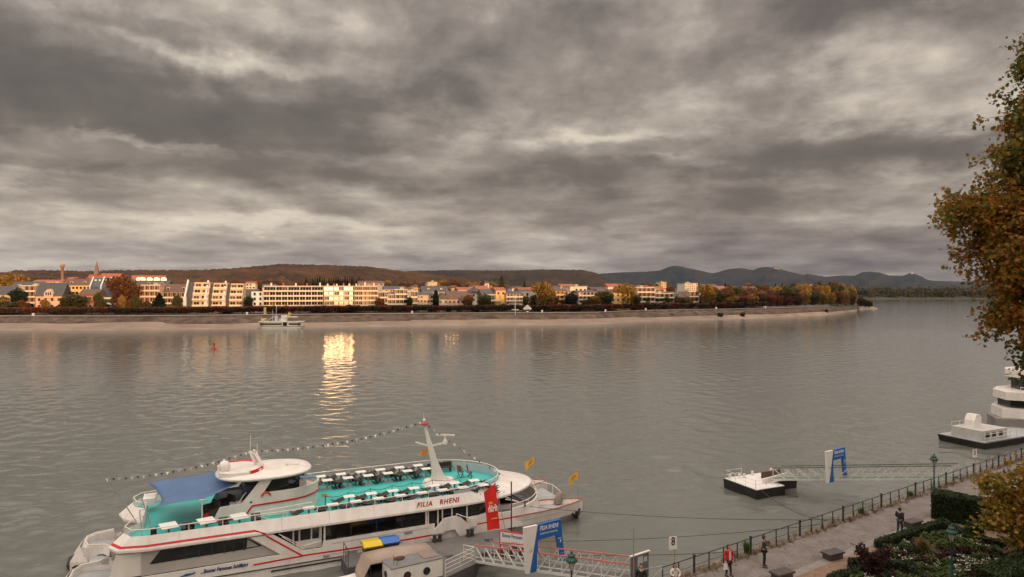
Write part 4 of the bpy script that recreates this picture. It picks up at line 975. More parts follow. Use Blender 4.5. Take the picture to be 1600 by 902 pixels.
# covered gear at the stern
mb = MB(); rows = []
for z, k in ((.95, 1.0), (1.7, 1.05), (2.3, .7), (2.55, .3)): rows.append([(-35.9 + k * .75 * math.cos(a) + .1 * math.sin(3 * a), .9 + k * 1.25 * math.sin(a), z - .1 * math.cos(2 * a)) for a in np.linspace(0, 6.283, 15)[:-1]])
mb.grid(rows, smooth=True, close=True); mb.add(rows[-1], [tuple(range(14))], 0)
cov = mb.build('covered_dinghy', mat('taupe_tarpaulin', (.26, .20, .17), .8, bump=.5, bs=3)); cov.location = SHIP; cov.rotation_euler = (0, 0, SHR)
tag(cov, 'dinghy wrapped in a taupe tarpaulin on the stern deck of the white ship', 'covered boat')
# saloon side walls with windows
sg = bpy.data.materials.new('saloon_glass'); sg.use_nodes = True; t_ = sg.node_tree; b_ = t_.nodes['Principled BSDF']; b_.inputs['Base Color'].default_value = (.012, .012, .013, 1); b_.inputs['Roughness'].default_value = .04; b_.inputs['Specular IOR Level'].default_value = .8
tr_ = t_.nodes.new('ShaderNodeBsdfTransparent'); tr_.inputs[0].default_value = (.62, .60, .55, 1); mx_ = t_.nodes.new('ShaderNodeMixShader'); mx_.inputs[0].default_value = .5
t_.links.new(b_.outputs[0], mx_.inputs[1]); t_.links.new(tr_.outputs[0], mx_.inputs[2]); t_.links.new(mx_.outputs[0], t_.nodes['Material Output'].inputs[0])
mb = MB(); mb.add([(-36, -4.4, 1.02), (-9.5, -4.2, 1.02), (-9.5, 4.2, 1.02), (-36, 4.4, 1.02)], [(0, 1, 2, 3)]); mb.build('saloon_floor', mat('saloon_carpet', (.09, .05, .035), .9), ship)
mb = MB(); mb.b2(-35, -27, -.1, .1, 1.02, 2.9); mb.b2(-22, -17, 2.2, 2.3, 1.02, 2.9); mb.build('saloon_partition', mat('saloon_wood', (.12, .075, .045), .6), ship)
def side(sy):
    y = 4.75 * sy; yi = 4.55 * sy; A_, B_ = (y - .12 * sy, y)
    mb = MB()
    mb.slab_y([(-36.6, .62), (-15.6, .62), (-15.6, 1.92), (-23.6, 1.86), (-23.7, 1.45), (-24.9, 1.45), (-26.9, 2.85), (-28.3, 2.85), (-26.4, 1.42), (-33, 1.35), (-36.6, 1.35)], A_, B_)
    mb.slab_y([(-36.4, 1.35), (-34.6, 1.35), (-34.0, 2.0), (-34.05, 2.8), (-36.0, 2.8)], A_ - .35 * sy, B_ - .35 * sy)
    mb.slab_y([(-13.0, .66), (-8.6, .72), (-9.4, 1.98), (-13.0, 2.0)], A_, B_)
    wl_ = mb.build('side_wall', [white], ship)
    mb = MB(); mb.slab_y([(-34.6, 1.36), (-26.5, 1.42), (-28.2, 2.84), (-34.6, 2.84)], yi, yi - .1 * sy); mb.build('grey_panel', mat('warm_grey_paint', (.43, .41, .38), .5, var=.06, vs=.8), wl_)
    # aft window band
    yo = yi + .03 * sy
    mb = MB(); mb.slab_y([(-34.15, 2.03), (-28.7, 2.08), (-27.55, 2.13), (-27.75, 2.3), (-28.5, 2.80), (-33.55, 2.80)], yi - .02 * sy, yo); wd = mb.build('window_band', shipglass, wl_)
    mb = MB()
    for x in (-32.1, -31.35, -30.6, -29.85, -29.3, -28.65): mb.b2(x - .05, x + .05, yo, yo + .02 * sy, 2.04, 2.8)
    mb.build('mullion', dark, wd)
    mb = MB(); mb.slab_y([(-28.5, 2.16), (-27.75, 2.17), (-28.45, 2.7)], yo, yo + .012 * sy); mb.build('window_sticker', mat('frosted_film', (.3, .29, .27), .5), wd)
    # long saloon glass
    mb = MB(); mb.b2(-23.5, -16.2, yi - .02 * sy, yi - .05 * sy, 1.9, 2.95); gd = mb.build('window_band', sg, ship)
    mb = MB()
    for x in np.arange(-23.5, -16.1, 1.82): mb.b2(x - .035, x + .035, yi, yi + .015 * sy, 1.9, 2.95, 1)
    for x in (-23.5, -16.2): mb.b2(x - .06, x + .06, yi, yi + .05 * sy, 1.4, 2.95, 0)
    mb.build('mullion', [white, dark], gd)
    # curtains and tables glimpsed inside: pale slanted strips
    mb = MB()
    for k, x in enumerate(np.arange(-22.6, -16.4, 1.25)): mb.b2(x, x + .62, yi - .25 * sy, yi - 1.7 * sy, 1.74, 1.78)
    mb.build('saloon_table_top', mat('dim_table_cloth', (.35, .32, .28), .8), ship)
    # boarding door bays
    mb = MB(); mb.b2(-16.1, -12.9, yi - .02 * sy, yi - .1 * sy, 1.0, 2.95); db = mb.build('door_bay', shipglass, ship)
    mb = MB()
    for x in (-16.05, -15.3, -14.95, -14.2, -13.0): mb.b2(x - .045, x + .045, yi, yi + .05 * sy, 1.0, 2.95)
    mb.build('door_frame', white, db)
    mb = MB(); mb.b2(-26.6, -23.6, yi - .5 * sy, yi - .6 * sy, 1.0, 2.95); db = mb.build('door_bay', shipglass, ship)
    mb = MB()
    for x in (-25.5, -25.1, -24.3, -23.75): mb.b2(x - .05, x + .05, yi - .48 * sy, yi - .4 * sy, 1.3, 2.95)
    mb.b2(-25.3, -23.7, yi - .4 * sy, yi - .3 * sy, 1.35, 1.95); mb.build('door_frame', white, db)
    mb = MB(); mb.tube([(-26.5, y, 2.8), (-24.9, y, 1.75), (-23.7, y, 1.95)], .03, 5); mb.tube([(-26.3, y, 2.6), (-24.9, y, 1.55)], .03, 5); mb.tube([(-23.75, y, 1.5), (-23.75, y, 2.95)], .03, 5); mb.tube([(-24.9, y, 1.75), (-24.9, y, 1.45)], .03, 5); mb.tube([(-24.2, y, 1.85), (-24.2, y, 1.45)], .03, 5); mb.build('stair_rail', white, ship)
    # stripes
    s2 = y + .012 * sy
    def stripe(pts, w_, nm_='red_stripe', m_=red, yy=s2):
        mb = MB(); mb_p = []
        for i, (x, z) in enumerate(pts):
            d1 = Vector(pts[min(i + 1, len(pts) - 1)]) - Vector(pts[max(i - 1, 0)]); d1.normalize(); nrm = Vector((-d1.y, d1.x)); mb_p.append(((x + nrm.x * w_ / 2, z + nrm.y * w_ / 2), (x - nrm.x * w_ / 2, z - nrm.y * w_ / 2)))
        for (a, b_), (c_, d_) in zip(mb_p[:-1], mb_p[1:]): mb.slab_y([a, b_, d_, c_], yy - .02 * sy, yy)
        mb.build(nm_, m_, ship)
    stripe([(-27.3, 2.8), (-25.0, 1.12), (-22, 1.08), (-18, 1.08), (-15.6, 1.12)], .11)
    stripe([(-28.1, 1.02), (-25.0, 1.10)], .11)
    stripe([(-13.0, 1.36), (-10.5, 1.46), (-8.7, 1.52)], .10)
    stripe([(-24, .9), (-18, .92)], .025, 'moulding', greysteel); stripe([(-23, 1.62), (-16, 1.68)], .03, 'moulding', greysteel)
    stripe([(-27, .40), (-20, .42), (-16, .46)], .10, 'rubbing_strip', dark, s2)
for sy in (-1, 1): side(sy)
mb = MB()
for sy in (-1, 1):
    for x in np.arange(-34.5, -9.5, 2.9): mb.bar((x, 4.757 * sy, .2), (x, 4.757 * sy, 1.3), .014, .006)
mb.build('plate_seams', mat('seam_grey', (.30, .27, .24), .7), ship)
# boarding steps on the near side: arched white ramp parapet
for (p_, q_) in (((-15.75, 1.35), (-14.75, 2.25)),):
    mb = MB(); mb.slab_y([(-15.9, .95), (-15.7, 1.5), (-14.9, 2.25), (-14.0, 2.3), (-13.6, 2.15), (-12.9, 1.45), (-12.9, .75), (-13.7, .72), (-14.1, 1.35), (-14.9, 1.3), (-15.4, .9)], -4.95, -4.78); bs_ = mb.build('boarding_parapet', white, ship)
    mb = MB(); mb.tube([(-14.0, -5.0, 2.5), (-12.85, -5.0, 1.95), (-12.85, -5.0, 1.2)], .035, 5); mb.tube([(-14.0, -5.0, 2.5), (-14.0, -5.0, 1.7)], .035, 5); mb.build('handrail', white, bs_)
mb = MB(); mb.b2(-12.9, -12.3, -4.86, -4.78, 1.3, 1.9); mb.build('vent_panel', white, ship); mb = MB(); mb.b2(-19.2, -18.2, -4.79, -4.76, 1.5, 1.62); mb.build('vent_panel', white, ship)
mb = MB(); mb.b2(-17.9, -17.3, -4.8, -4.76, 1.5, 1.64); mb.b2(-18.8, -18.7, -4.8, -4.76, 1.45, 1.55); mb.b2(-22.0, -21.3, -4.8, -4.75, .7, .95); mb.b2(-23.6, -23.2, -4.8, -4.75, .75, .9); mb.build('vent_grille', greysteel, ship)
# front saloon windows (curved)
def front_el(n, a, b_, x0, t0=-90, t1=90): return [(x0 + a * math.cos(R(t)), b_ * math.sin(R(t))) for t in np.linspace(t0, t1, n)]
mb = MB(); fe = front_el(15, 4.2, 4.45, -12.9)
mb.grid([[(x, y, .95) for x, y in fe], [(x + .0, y, 1.95) for x, y in fe], ]); mb.build('front_wall', white, ship)
mb = MB(); fe2 = front_el(15, 4.5, 4.5, -12.9); mb.grid([[(x, y, 1.95) for x, y in fe], [(x, y, 3.05) for x, y in fe2]]); fw_ = mb.build('front_window_band', shipglass, ship)
mb = MB()
for k in (1, 3, 5, 7, 9, 11, 13): mb.bar((*fe[k], 1.95), (*fe2[k], 3.02), .09)
mb.build('mullion', dark, fw_)
# foredeck with its curved bulwark
mb = MB(); mb.prism([(-12.9, -4.5)] + front_el(19, 4.0, 4.62, -9.3) + [(-12.9, 4.5)], .85, 1.0); mb.build('foredeck', greydeck, ship)
mb = MB(); fo = front_el(21, 4.15, 4.72, -9.3); fi = front_el(21, 3.98, 4.55, -9.3); tops = [2.15 + .1 * math.cos(R(t)) for t in np.linspace(-90, 90, 21)]
ft = front_el(21, 3.95, 4.66, -9.3)
mb.grid([[(x, y, .7) for x, y in fo], [(x, y, z) for (x, y), z in zip(ft, tops)], [(x - .08, y * .975, z) for (x, y), z in zip(ft, tops)], [(x - .1, y * .97, 1.0) for x, y in fi]], smooth=False); fb = mb.build('foredeck_bulwark', white, ship)
mb = MB(); mb.tube([(x - .1, y * .98, z + .3) for (x, y), z in zip(ft, tops)], .035, 5)
for k in range(0, 21, 3): mb.tube([(ft[k][0] - .05, ft[k][1] * .98, tops[k]), (ft[k][0] - .1, ft[k][1] * .98, tops[k] + .3)], .025, 4)
mb.build('guard_rail', white, fb)
mb = MB(); mb.tube([(-8.2, -4.7, 2.6), (-8.2, -4.7, 2.2), (-7.8, -4.0, 2.0)], .06, 5); mb.lathe([(.18, 0), (.2, .4), (.1, .45)], (-7.6, -3.9, 1.6), 8); mb.build('bollard', dark, fb)
mb = MB(); mb.tube([(-5.0, 1.8, 1.5), (-5.0, 1.8, 2.35), (-3.7, -.9, 2.35), (-3.4, -1.6, 2.0), (-3.3, -2.0, 1.5)], .035, 5); mb.tube([(-3.7, -.9, 2.35), (-3.7, -.9, 1.3)], .03, 5); mb.build('guard_rail', white, ship)
mb = MB(); rr_ = [[(-4.0 + .1 * i + k * .38 * math.cos(a), -2.4 + k * .3 * math.sin(a), z) for a in np.linspace(0, 6.283, 9)[:-1]] for i, (z, k) in enumerate(((1.2, 1), (1.6, 1.1), (2.0, .8), (2.1, .3)))]
mb.grid(rr_, smooth=True, close=True); mb.add(rr_[-1], [tuple(range(8))]); mb.build('covered_winch', mat('taupe_tarpaulin', (.3, .2, .2)), ship)
mb = MB(); mb.add([(-6.3, -1.9, 1.12), (-3.0, -2.6, 1.12), (-3.0, 2.6, 1.12), (-6.3, 1.9, 1.12)][:4], [(0, 1, 2, 3)]); mb.add([(-5.6, -2, 1.05), (-3.4, -2.4, 1.05), (-3.4, 2.4, 1.05), (-5.6, 2, 1.05)], [(0, 1, 2, 3)]); mb.build('bow_platform', greydeck, ship)
# upper deck shell
def outl(inner):
    fr = front_el(25, 5.25 if inner else 8.35, 4.5 if inner else 4.85, -14.0)
    b_ = 4.5 if inner else 4.85
    if inner: st = [(-34.2, 4.55), (-35.2, 4.3), (-35.65, 3.4), (-35.4, 2.2), (-34.75, 1.5), (-34.7, 0), (-34.75, -1.5), (-35.4, -2.2), (-35.65, -3.4), (-35.2, -4.3), (-34.2, -4.55)]
    else: st = [(-34.4, 4.85), (-35.9, 4.5), (-36.5, 3.5), (-36.1, 2.1), (-35.2, 1.3), (-35.1, 0), (-35.2, -1.3), (-36.1, -2.1), (-36.5, -3.5), (-35.9, -4.5), (-34.4, -4.85)]
    mid = [(x, b_) for x in np.linspace(-16, -32, 9)]
    return fr + mid + st + [(x, -y) for x, y in mid[::-1]]
OU, IN = outl(False), outl(True); nO = len(OU)
mb = MB()
mb.grid([[(x * .997, y * .97, 2.88) for x, y in OU], [(x, y, 2.95) for x, y in OU], [(x, y, 3.08) for x, y in OU], [(x, y, 3.82) for x, y in IN], [(x, y, 3.36) for x, y in [(p[0] * .997, p[1] * .985) for p in IN]]], close=True)
sh_ = mb.build('upper_deck_side', white, ship); mb = MB(); mb.add([(x * .997, y * .97, 2.885) for x, y in OU], [tuple(range(nO))]); mb.build('deck_underside', white, ship)
mb = MB(); q_ = [(p[0] * .9965, p[1] * .983) for p in IN]; mb.add([(x, y, 3.37) for x, y in q_], [tuple(range(nO))]); mb.build('sun_deck', teal, ship)
# bulwark lining of the forward oval, grey blue
mb = MB(); fi_ = front_el(25, 5.2, 4.44, -14.0); mb.grid([[(x, y, 3.38) for x, y in fi_], [(x, y, 4.02) for x, y in fi_], [(x + .07, y * 1.012, 4.02) for x, y in fi_], [(x + .07, y * 1.012, 3.8) for x, y in fi_]]); mb.build('bulwark_lining', wbulk, ship)
# red stripe around the stern half
mb = MB(); path = [(-27.9, -4.85, 3.26)] + [(x, -4.85, 3.26) for x in (-29, -31, -33)] + [(p[0], p[1], 3.26) for p in [(-34.4, -4.85), (-35.9, -4.5), (-36.4, -3.5), (-36.0, -2.3)]]
def lift(p):                 # the shell narrows with height
    x, y, z = p; k = (z - 3.08) / .74; return (x + (.75 * k if x < -34 else 0), y + (.33 * k if y < 0 else -.33 * k), z)
def band_pt(i, z, out=.014):
    k = (z - 3.08) / .74; x = OU[i][0] + (IN[i][0] - OU[i][0]) * k; y = OU[i][1] + (IN[i][1] - OU[i][1]) * k; n_ = Vector((-.6 if i < 45 else 0, -.8, .35)).normalized() * out
    return (x + n_.x, y + n_.y, z + n_.z)
for i in range(41, 47):
    mb.add([band_pt(i, 3.2), band_pt(i, 3.32), band_pt(i + 1, 3.2), band_pt(i + 1, 3.32)], [(0, 1, 3, 2)])
q1, q2 = Vector(band_pt(47, 3.26)), Vector((-27.35, -4.87, 2.97)); mb.bar(q1 + Vector((-.03, 0, 0)), q2, .03, .12)
mb.build('red_stripe', red, ship)
mb = MB()
for x in np.arange(-32.5, -14, 3.1): a = Vector(lift((x, -4.85, 3.09))); b_ = Vector(lift((x, -4.85, 3.80))); mb.bar(a + Vector((0, -.006, 0)), b_ + Vector((0, -.006, 0)), .014, .006)
mb.build('panel_seams', mat('seam_grey', (.30, .27, .24)), ship)
def rot_text(p, ang=14): return (R(90 - 23), 0, 0)
text_part('FILIA   RHENI', .50, mat('dark_red_lettering', (.30, .012, .02), .5), ship, 'name_lettering', .32, .020, .012, (-15.35, -4.79, 3.17), rot_text(0), (.94, 1, 1), 1.18)
text_part('...Bonner Personen Schiffahrt', .33, navy, ship, 'company_lettering', .25, .011, .008, (-29.85, -4.77, .95), (R(90), 0, 0), (.72, 1, 1), 1)
mb = MB(); mb.slab_y([(-32.5, 1.0), (-32.1, 1.16), (-31.75, 1.14), (-31.5, 1.2), (-31.65, 1.05), (-32.1, .98)], -4.77, -4.765); mb.build('fish_logo', mat('logo_blue', (.03, .12, .28), .5), ship)
# rails
mb = MB(); rl = [(p[0] * .998, p[1] * .99, 4.2) for p in IN]; rl2 = [p for p in rl]
mb.tube(rl2 + [rl2[0]], .035, 5, cap=False)
acc_ = 0
for a, b_ in zip(rl2, rl2[1:] + rl2[:1]):
    acc_ += math.dist(a, b_)
    if acc_ > 1.55: acc_ = 0; mb.tube([b_, (b_[0], b_[1], 3.78)], .028, 4)
mb.build('deck_rail', white, ship)
mb = MB(); y = -4.4
mb.tube([(-28.0, y, 3.5), (-28.0, y, 4.35), (-24.3, y, 4.55), (-23.9, y, 4.1), (-24.1, y, 3.8)], .03, 5); mb.tube([(-28.0, y, 4.2), (-27.1, y, 3.8)], .03, 5); mb.tube([(-26.2, y, 3.8), (-26.2, y, 4.45)], .03, 5); mb.build('gate_rail', white, ship)
# wheelhouse block
def wh(a, b_, x0=-26.0, n=11): return front_el(n, a, b_, x0)
wb = MB()
def ring(a, b_, z, aft=-28.0): return [(x, y, z) for x, y in wh(a, b_)] + [(aft, b_, z), (aft, -b_, z)]
wb.grid([ring(2.75, 2.3, 3.37), ring(2.8, 2.32, 4.2), ring(2.85, 2.34, 5.0), ring(2.75, 2.25, 5.02), ring(2.7, 2.2, 4.6)], close=True); wb.add(ring(2.7, 2.2, 4.6), [tuple(range(13))])
wb.slab_y([(-30.6, 3.37), (-27.9, 3.37), (-27.9, 4.3), (-28.3, 4.45), (-30.05, 4.35)], -2.32, -2.2); wb.slab_y([(-30.6, 3.37), (-27.9, 3.37), (-27.9, 4.3), (-28.3, 4.45), (-30.05, 4.35)], 2.2, 2.32)
wb.slab_y([(-28.45, 4.3), (-27.3, 4.95), (-26.7, 5.85), (-27.5, 5.85), (-28.6, 4.5)], -2.33, -2.19); wb.slab_y([(-28.45, 4.3), (-27.3, 4.95), (-26.7, 5.85), (-27.5, 5.85), (-28.6, 4.5)], 2.19, 2.33)
whb = wb.build('wheelhouse_base', white, ship)
mb = MB(); g1 = [(x, y, 4.9) for x, y in wh(2.0, 2.1, -26.2)] + [(-27.6, 2.1, 4.9), (-27.6, -2.1, 4.9)]; g2 = [(x * .995 - .1, y, 5.88) for x, y, z in g1]; mb.grid([g1, g2], close=True); mb.build('wheelhouse_window_band', shipglass, ship)
mb = MB(); mb.b2(-24.75, -24.4, -1.6, -1.2, 4.6, 5.4); mb.b2(-24.4, -24.25, -1.4, 1.4, 4.9, 5.85); mb.build('console', white, ship)
mb = MB(); mb.tube([(-27.1 + .28 * math.cos(a), -2.38, 4.78 + .26 * math.sin(a)) for a in np.linspace(0, math.pi, 9)], .07, 6); mb.build('lifebuoy', mat('lifebuoy_orange', (.6, .06, .02), .5), ship)
mb = MB(); rs = [(-30.3, -2.335, 3.42), (-28.5, -2.335, 3.5), (-28.0, -2.345, 4.2), (-26, -2.36, 4.27)] + [(x, y, 4.29) for x, y in wh(2.86, 2.36)[1:7]]
for a, b_ in zip(rs[:-1], rs[1:]): mb.bar(a, b_, .05, .10)
mb.build('red_stripe', red, whb)
# roof
rf_ = []
def roofring(k, z, dx=0):
    out = []
    for t in np.linspace(0, 2 * math.pi, 41)[:-1]:
        c_, s_ = math.cos(t), math.sin(t); x = -27.0 + dx + 3.3 * k * (abs(c_) ** .85) * (1 if c_ > 0 else -1); y = 2.65 * k * (abs(s_) ** .8) * (1 if s_ > 0 else -1); out.append((x, y, z))
    return out
mb = MB(); mb.grid([roofring(.82, 5.86), roofring(.97, 5.92), roofring(1, 6.03), roofring(.97, 6.12), roofring(.80, 6.22), roofring(.4, 6.28)], close=True, smooth=True); mb.add(roofring(.4, 6.28), [tuple(range(40))]); mb.add(roofring(.82, 5.86), [tuple(range(40))[::-1]])
wr = mb.build('wheelhouse_roof', white, ship)
mb = MB(); arc = [(-28.9 + 1.9 * math.cos(t), 1.95 * math.sin(t)) for t in np.linspace(R(-62), R(120), 19)]
mb.grid([[(x, y, 6.2) for x, y in arc], [(x - .05, y * .98, 6.46) for x, y in arc], [(x - .2, y * .93, 6.42) for x, y in arc]]); mb.build('red_roof_edge', red, wr)
mb = MB(); mb.prism([(-30.1, -1.2), (-29.4, -1.7), (-28.2, -1.75), (-27.3, -1.1), (-27.1, 0), (-27.4, 1.1), (-28.2, 1.7), (-29.4, 1.7), (-30.1, 1.2)], 6.15, 6.40); mb.build('raised_roof', white, wr)
mb = MB(); mb.lathe([(0, -.02), (.16, 0), (.16, .12), (.30, .2), (.40, .42), (.38, .62), (.24, .84), (0, .92)], (-29.7, -.6, 6.2), 16); mb.build('radar_dome', white, wr)
mb = MB(); mb.bar((-27.5, .35, 6.3), (-27.95, 0, 7.45), .22, .14); mb.bar((-27.1, -.5, 6.25), (-27.6, -.1, 7.3), .22, .14); mb.bar((-28.05, 0, 7.4), (-27.45, -.15, 7.25), .2, .12); mb.tube([(-27.95, 0, 7.4), (-27.94, 0, 8.6)], .02, 4); mb.tube([(-27.5, -.1, 7.2), (-27.5, -.1, 8.0)], .018, 4); mb.lathe([(0, 0), (.1, .05), (.1, .15), (0, .2)], (-27.7, -.1, 7.4), 8); mb.build('antenna_mast', white, wr)
mb = MB(); mb.b2(-25.4, -24.6, -.4, .35, 6.24, 6.3); mb.b2(-25.55, -25.4, -.45, -.3, 6.22, 6.4); mb.build('roof_hatch', white, wr)
mb = MB(); mb.box((-24.3, -2.3, 5.78), (1.1, .75, .05), ry=R(4)); mb.build('solar_panel', mat('solar_blue', (.10, .18, .32), .3), wr)
# bar area under the roof
mb = MB(); mb.b2(-30.0, -28.2, -1.0, 1.8, 3.37, 4.3); mb.b2(-28.4, -27.7, -1.8, 1.9, 3.37, 5.5); mb.b2(-29.2, -28.5, -1.9, -1.5, 3.37, 4.2); bar_ = mb.build('bar_counter', mat('bar_dark_blue', (.02, .03, .06), .5), ship)
mb = MB(); mb.b2(-29.4, -28.4, -1.6, -.5, 4.2, 4.28); mb.tube([(-28.9, -1.9, 4.3), (-28.5, -1.9, 4.9), (-28.1, -1.6, 5.2)], .03, 5); mb.build('counter_top', white, bar_)
mb = MB(); mb.tube([(-31.15, -2.6, 3.37), (-31.15, -2.6, 5.15)], .05, 6); mb.tube([(-31.3, -2.6, 5.1), (-31.0, -2.6, 5.1)], .05, 6); mb.build('awning_post', white_dirty, ship)
# blue sun sail
mb = MB(); NN = 14
cA, cB, cC, cD, cE = Vector((-34.25, -2.75, 4.95)), Vector((-31.15, -2.6, 5.15)), Vector((-28.9, -2.0, 5.8)), Vector((-29.5, 2.2, 5.85)), Vector((-34.6, 3.4, 5.1))
rows = []
for i in range(NN + 1):
    u_ = i / NN; near = (cA.lerp(cB, u_ * 2) if u_ < .5 else cB.lerp(cC, u_ * 2 - 1)); far_ = cE.lerp(cD, u_); row = []
    for j in range(NN + 1):
        v_ = j / NN; p = near.lerp(far_, v_); p.z -= .38 * math.sin(math.pi * v_) * (1 - .4 * u_) - .05 * math.sin(6 * u_); p.x += .75 * math.sin(math.pi * v_) * (1 - u_) ** 2; p.y += (.22 * math.sin(math.pi * min(1, u_ * 2)) * (1 - v_)) - .3 * math.sin(math.pi * u_) * v_
        row.append(tuple(p))
    rows.append(row)
mb.grid(rows, smooth=True); sl = mb.build('sun_sail', sailblue, ship)
sm_ = sl.modifiers.new('thick', 'SOLIDIFY'); sm_.thickness = .012
mb = MB()
for p, q in (((-31.1, -2.4, 3.37), (-34.25, -2.9, 3.37)),): pass
for x, y, x2, y2, z2 in ((-34.3, -.7, -34.9, -.2, 5.2), (-34.6, -3.6, -34.8, -2.9, 5.0), (-35.2, .2, -36.9, .2, 6.55), (-34.7, 3.0, -34.7, 3.5, 5.3)): mb.tube([(x, y, 3.37), (x2, y2, z2)], .035, 5)
mb.tube([(-34.8, -2.9, 5.0), (-34.2, -2.75, 4.97)], .02, 4); mb.build('flag_pole', greysteel, ship)
mb = MB(); mb.b2(-34.9, -34.1, 1.9, 3.4, 3.9, 4.35); mb.build('deck_locker', white, ship)
# main mast
mst = MB(); mst.prism([(-15.0, -.5), (-14.6, -1.1), (-12.9, -1.1), (-12.3, -.6), (-12.2, .6), (-12.9, 1.1), (-14.6, 1.1), (-15.0, .5)], 3.38, 3.72, top=[(-14.8, -.4), (-14.5, -.9), (-13.0, -.9), (-12.5, -.5), (-12.4, .5), (-13.0, .9), (-14.5, .9), (-14.8, .4)])
cen = [(-13.55, 3.7, 1.55, .50), (-13.75, 4.1, .95, .42), (-14.05, 5.2, .55, .32), (-14.4, 6.5, .40, .26), (-14.85, 8.3, .16, .14)]
mst.grid([[(cx_ - a / 2, -b_ / 2, z), (cx_ + a / 2, -b_ / 2, z), (cx_ + a / 2, b_ / 2, z), (cx_ - a / 2, b_ / 2, z)] for cx_, z, a, b_ in cen], close=True)
ms = mst.build('mast', white, ship)
mb = MB(); mb.bar((-14.4, 0, 6.5), (-15.5, .4, 6.85), .10, .12); mb.bar((-14.4, 0, 6.5), (-13.1, -.3, 6.75), .14, .12); mb.lathe([(.2, 0), (.22, .25), (.1, .4), (.08, .75)], (-13.2, -.25, 6.6), 8); mb.box((-13.2, -.25, 7.35), (1.55, .16, .12), rz=R(-35)); mb.lathe([(0, 0), (.14, .05), (.12, .2), (0, .3)], (-14.9, 0, 8.5), 8); mb.tube([(-14.9, 0, 8.3), (-14.95, 0, 9.2)], .02, 4); mb.build('yard', white, ms)
mb = MB(); mb.lathe([(.10, 0), (.30, .06), (.30, .14), (.10, .2)], (-14.87, 0, 8.22), 12); mb.build('mast_lamp_ring', red, ms)
mb = MB(); mb.grid([[(-14.5 - i * .16, .2 + .08 * math.sin(i * 1.3), 6.35 - i * .07 - .5 * j * (1 - i * .1)) for i in range(6)] for j in (0, .5, 1)]); mb.build('ship_pennant', mat('orange_cloth', (.75, .30, .06), .7), ms)
# chain barrier
mb = MB(); cps = [(-23.0, -2.0), (-21.3, -1.8), (-19.6, -1.55), (-17.9, -1.4), (-16.3, -1.3), (-14.6, -1.25), (-12.4, -1.5), (-11.0, -.4), (-11.2, 1.2)]
for i, (x, y) in enumerate(cps):
    mb.tube([(x, y, 3.38), (x, y, 4.15)], .04 if i == 0 else .022, 5)
    if i:
        x0, y0 = cps[i - 1]; mb.tube([(x0 + (x - x0) * t, y0 + (y - y0) * t, 4.12 - .16 * math.sin(math.pi * t)) for t in np.linspace(0, 1, 7)], .022, 4)
o = mb.build('rope_barrier', mat('dark_teal_rope', (.02, .09, .09), .7)); o.location = SHIP; o.rotation_euler = (0, 0, SHR); tag(o, 'dark rope barrier on thin posts along the middle of the teal deck', 'barrier')
o = MB().box((-22.9, -1.0, 3.9), (.42, .03, .25), rz=R(-20)).build('small_notice', mat('notice_yellow', (.55, .38, .04), .6), ship)

# ---------------- furniture
def mk_table(name='deck_table', w_=.80, l_=.64):
    r = empty(name); mb = MB(); mb.b2(-w_ / 2, w_ / 2, -l_ / 2, l_ / 2, .68, .72); mb.build('tabletop', mat('table_white', (.78, .77, .74), .45), r, bevel=.01)
    mb = MB(); mb.b2(-.06, .06, -.05, .05, .03, .68); mb.b2(-.3, .3, -.22, .22, 0, .03); mb.build('pedestal', greysteel, r); return r
def mk_chair():
    r = empty('deck_chair')                      # tipped forward, its back resting on the table edge
    mb = MB(); mb.box((0, 0, .52), (.62, .34, .05), ry=R(-20)); mb.build('backrest', chairm, r)
    mb = MB(); mb.box((-.34, 0, .24), (.06, .34, .46), ry=R(-18)); mb.build('seat', chairm, r)
    for s_ in (-1, 1): mb = MB(); mb.bar((-.28, s_ * .17, .42), (-.62, s_ * .17, .52), .04); mb.bar((-.42, s_ * .17, .02), (-.66, s_ * .17, .14), .04); mb.bar((-.05, s_ * .18, .55), (-.42, s_ * .18, .0), .035); mb.build('side_frame', chairm, r)
    return r
t0, c0 = mk_table(), mk_chair(); first = [True, True]
tabs = []
for k in range(9): tabs.append((-24.45 + 1.625 * k, -3.98, 'landing side railing'))
for k in range(7): tabs.append((-21.4 + 1.63 * k, -2.55, 'rope barrier'))
for k in range(6): tabs.append((-22.4 + 1.63 * k, 3.75, 'far railing'))
for k in range(6): tabs.append((-22.1 + 1.63 * k, 2.4, 'middle aisle'))
def put(o, x, y, z, rz, lab, grp, cat):
    o.location = SL(x, y, z); o.rotation_euler = (0, 0, SHR + rz); return tag(o, lab, cat, grp)
ORD = ['first', 'second', 'third', 'fourth', 'fifth', 'sixth', 'seventh', 'eighth', 'ninth']; oc = {}
ci = 0
chair_objs = []
for i, (x, y, wh_) in enumerate(tabs):
    o = t0 if i == 0 else copy_tree(t0)
    oc[wh_] = oc.get(wh_, -1) + 1; od = ORD[oc[wh_]]
    put(o, x, y, 3.37, 0, f'{od} white deck table from the stern in the row beside the {wh_}', f'white deck tables beside the {wh_}', 'table')
    for s_ in (-1, 1):
        for q in (-.2, .22):
            if random.random() < .08: continue
            c = c0 if ci == 0 else copy_tree(c0); ci += 1
            put(c, x - s_ * -.66, y + q, 3.37, 0 if s_ < 0 else R(180), f'dark chair tipped on the {"stern" if s_ > 0 else "bow"} side of the {od} table beside the {wh_}', f'chairs on the {"stern" if s_ > 0 else "bow"} side of the {od} table, {wh_}', 'chair')
            if ci > 1 or True: c.rotation_euler = (0, 0, SHR + (R(180) if s_ > 0 else 0) + R(random.uniform(-5, 5)))
ft_ = mk_table('bench_table', 1.0, 1.3)
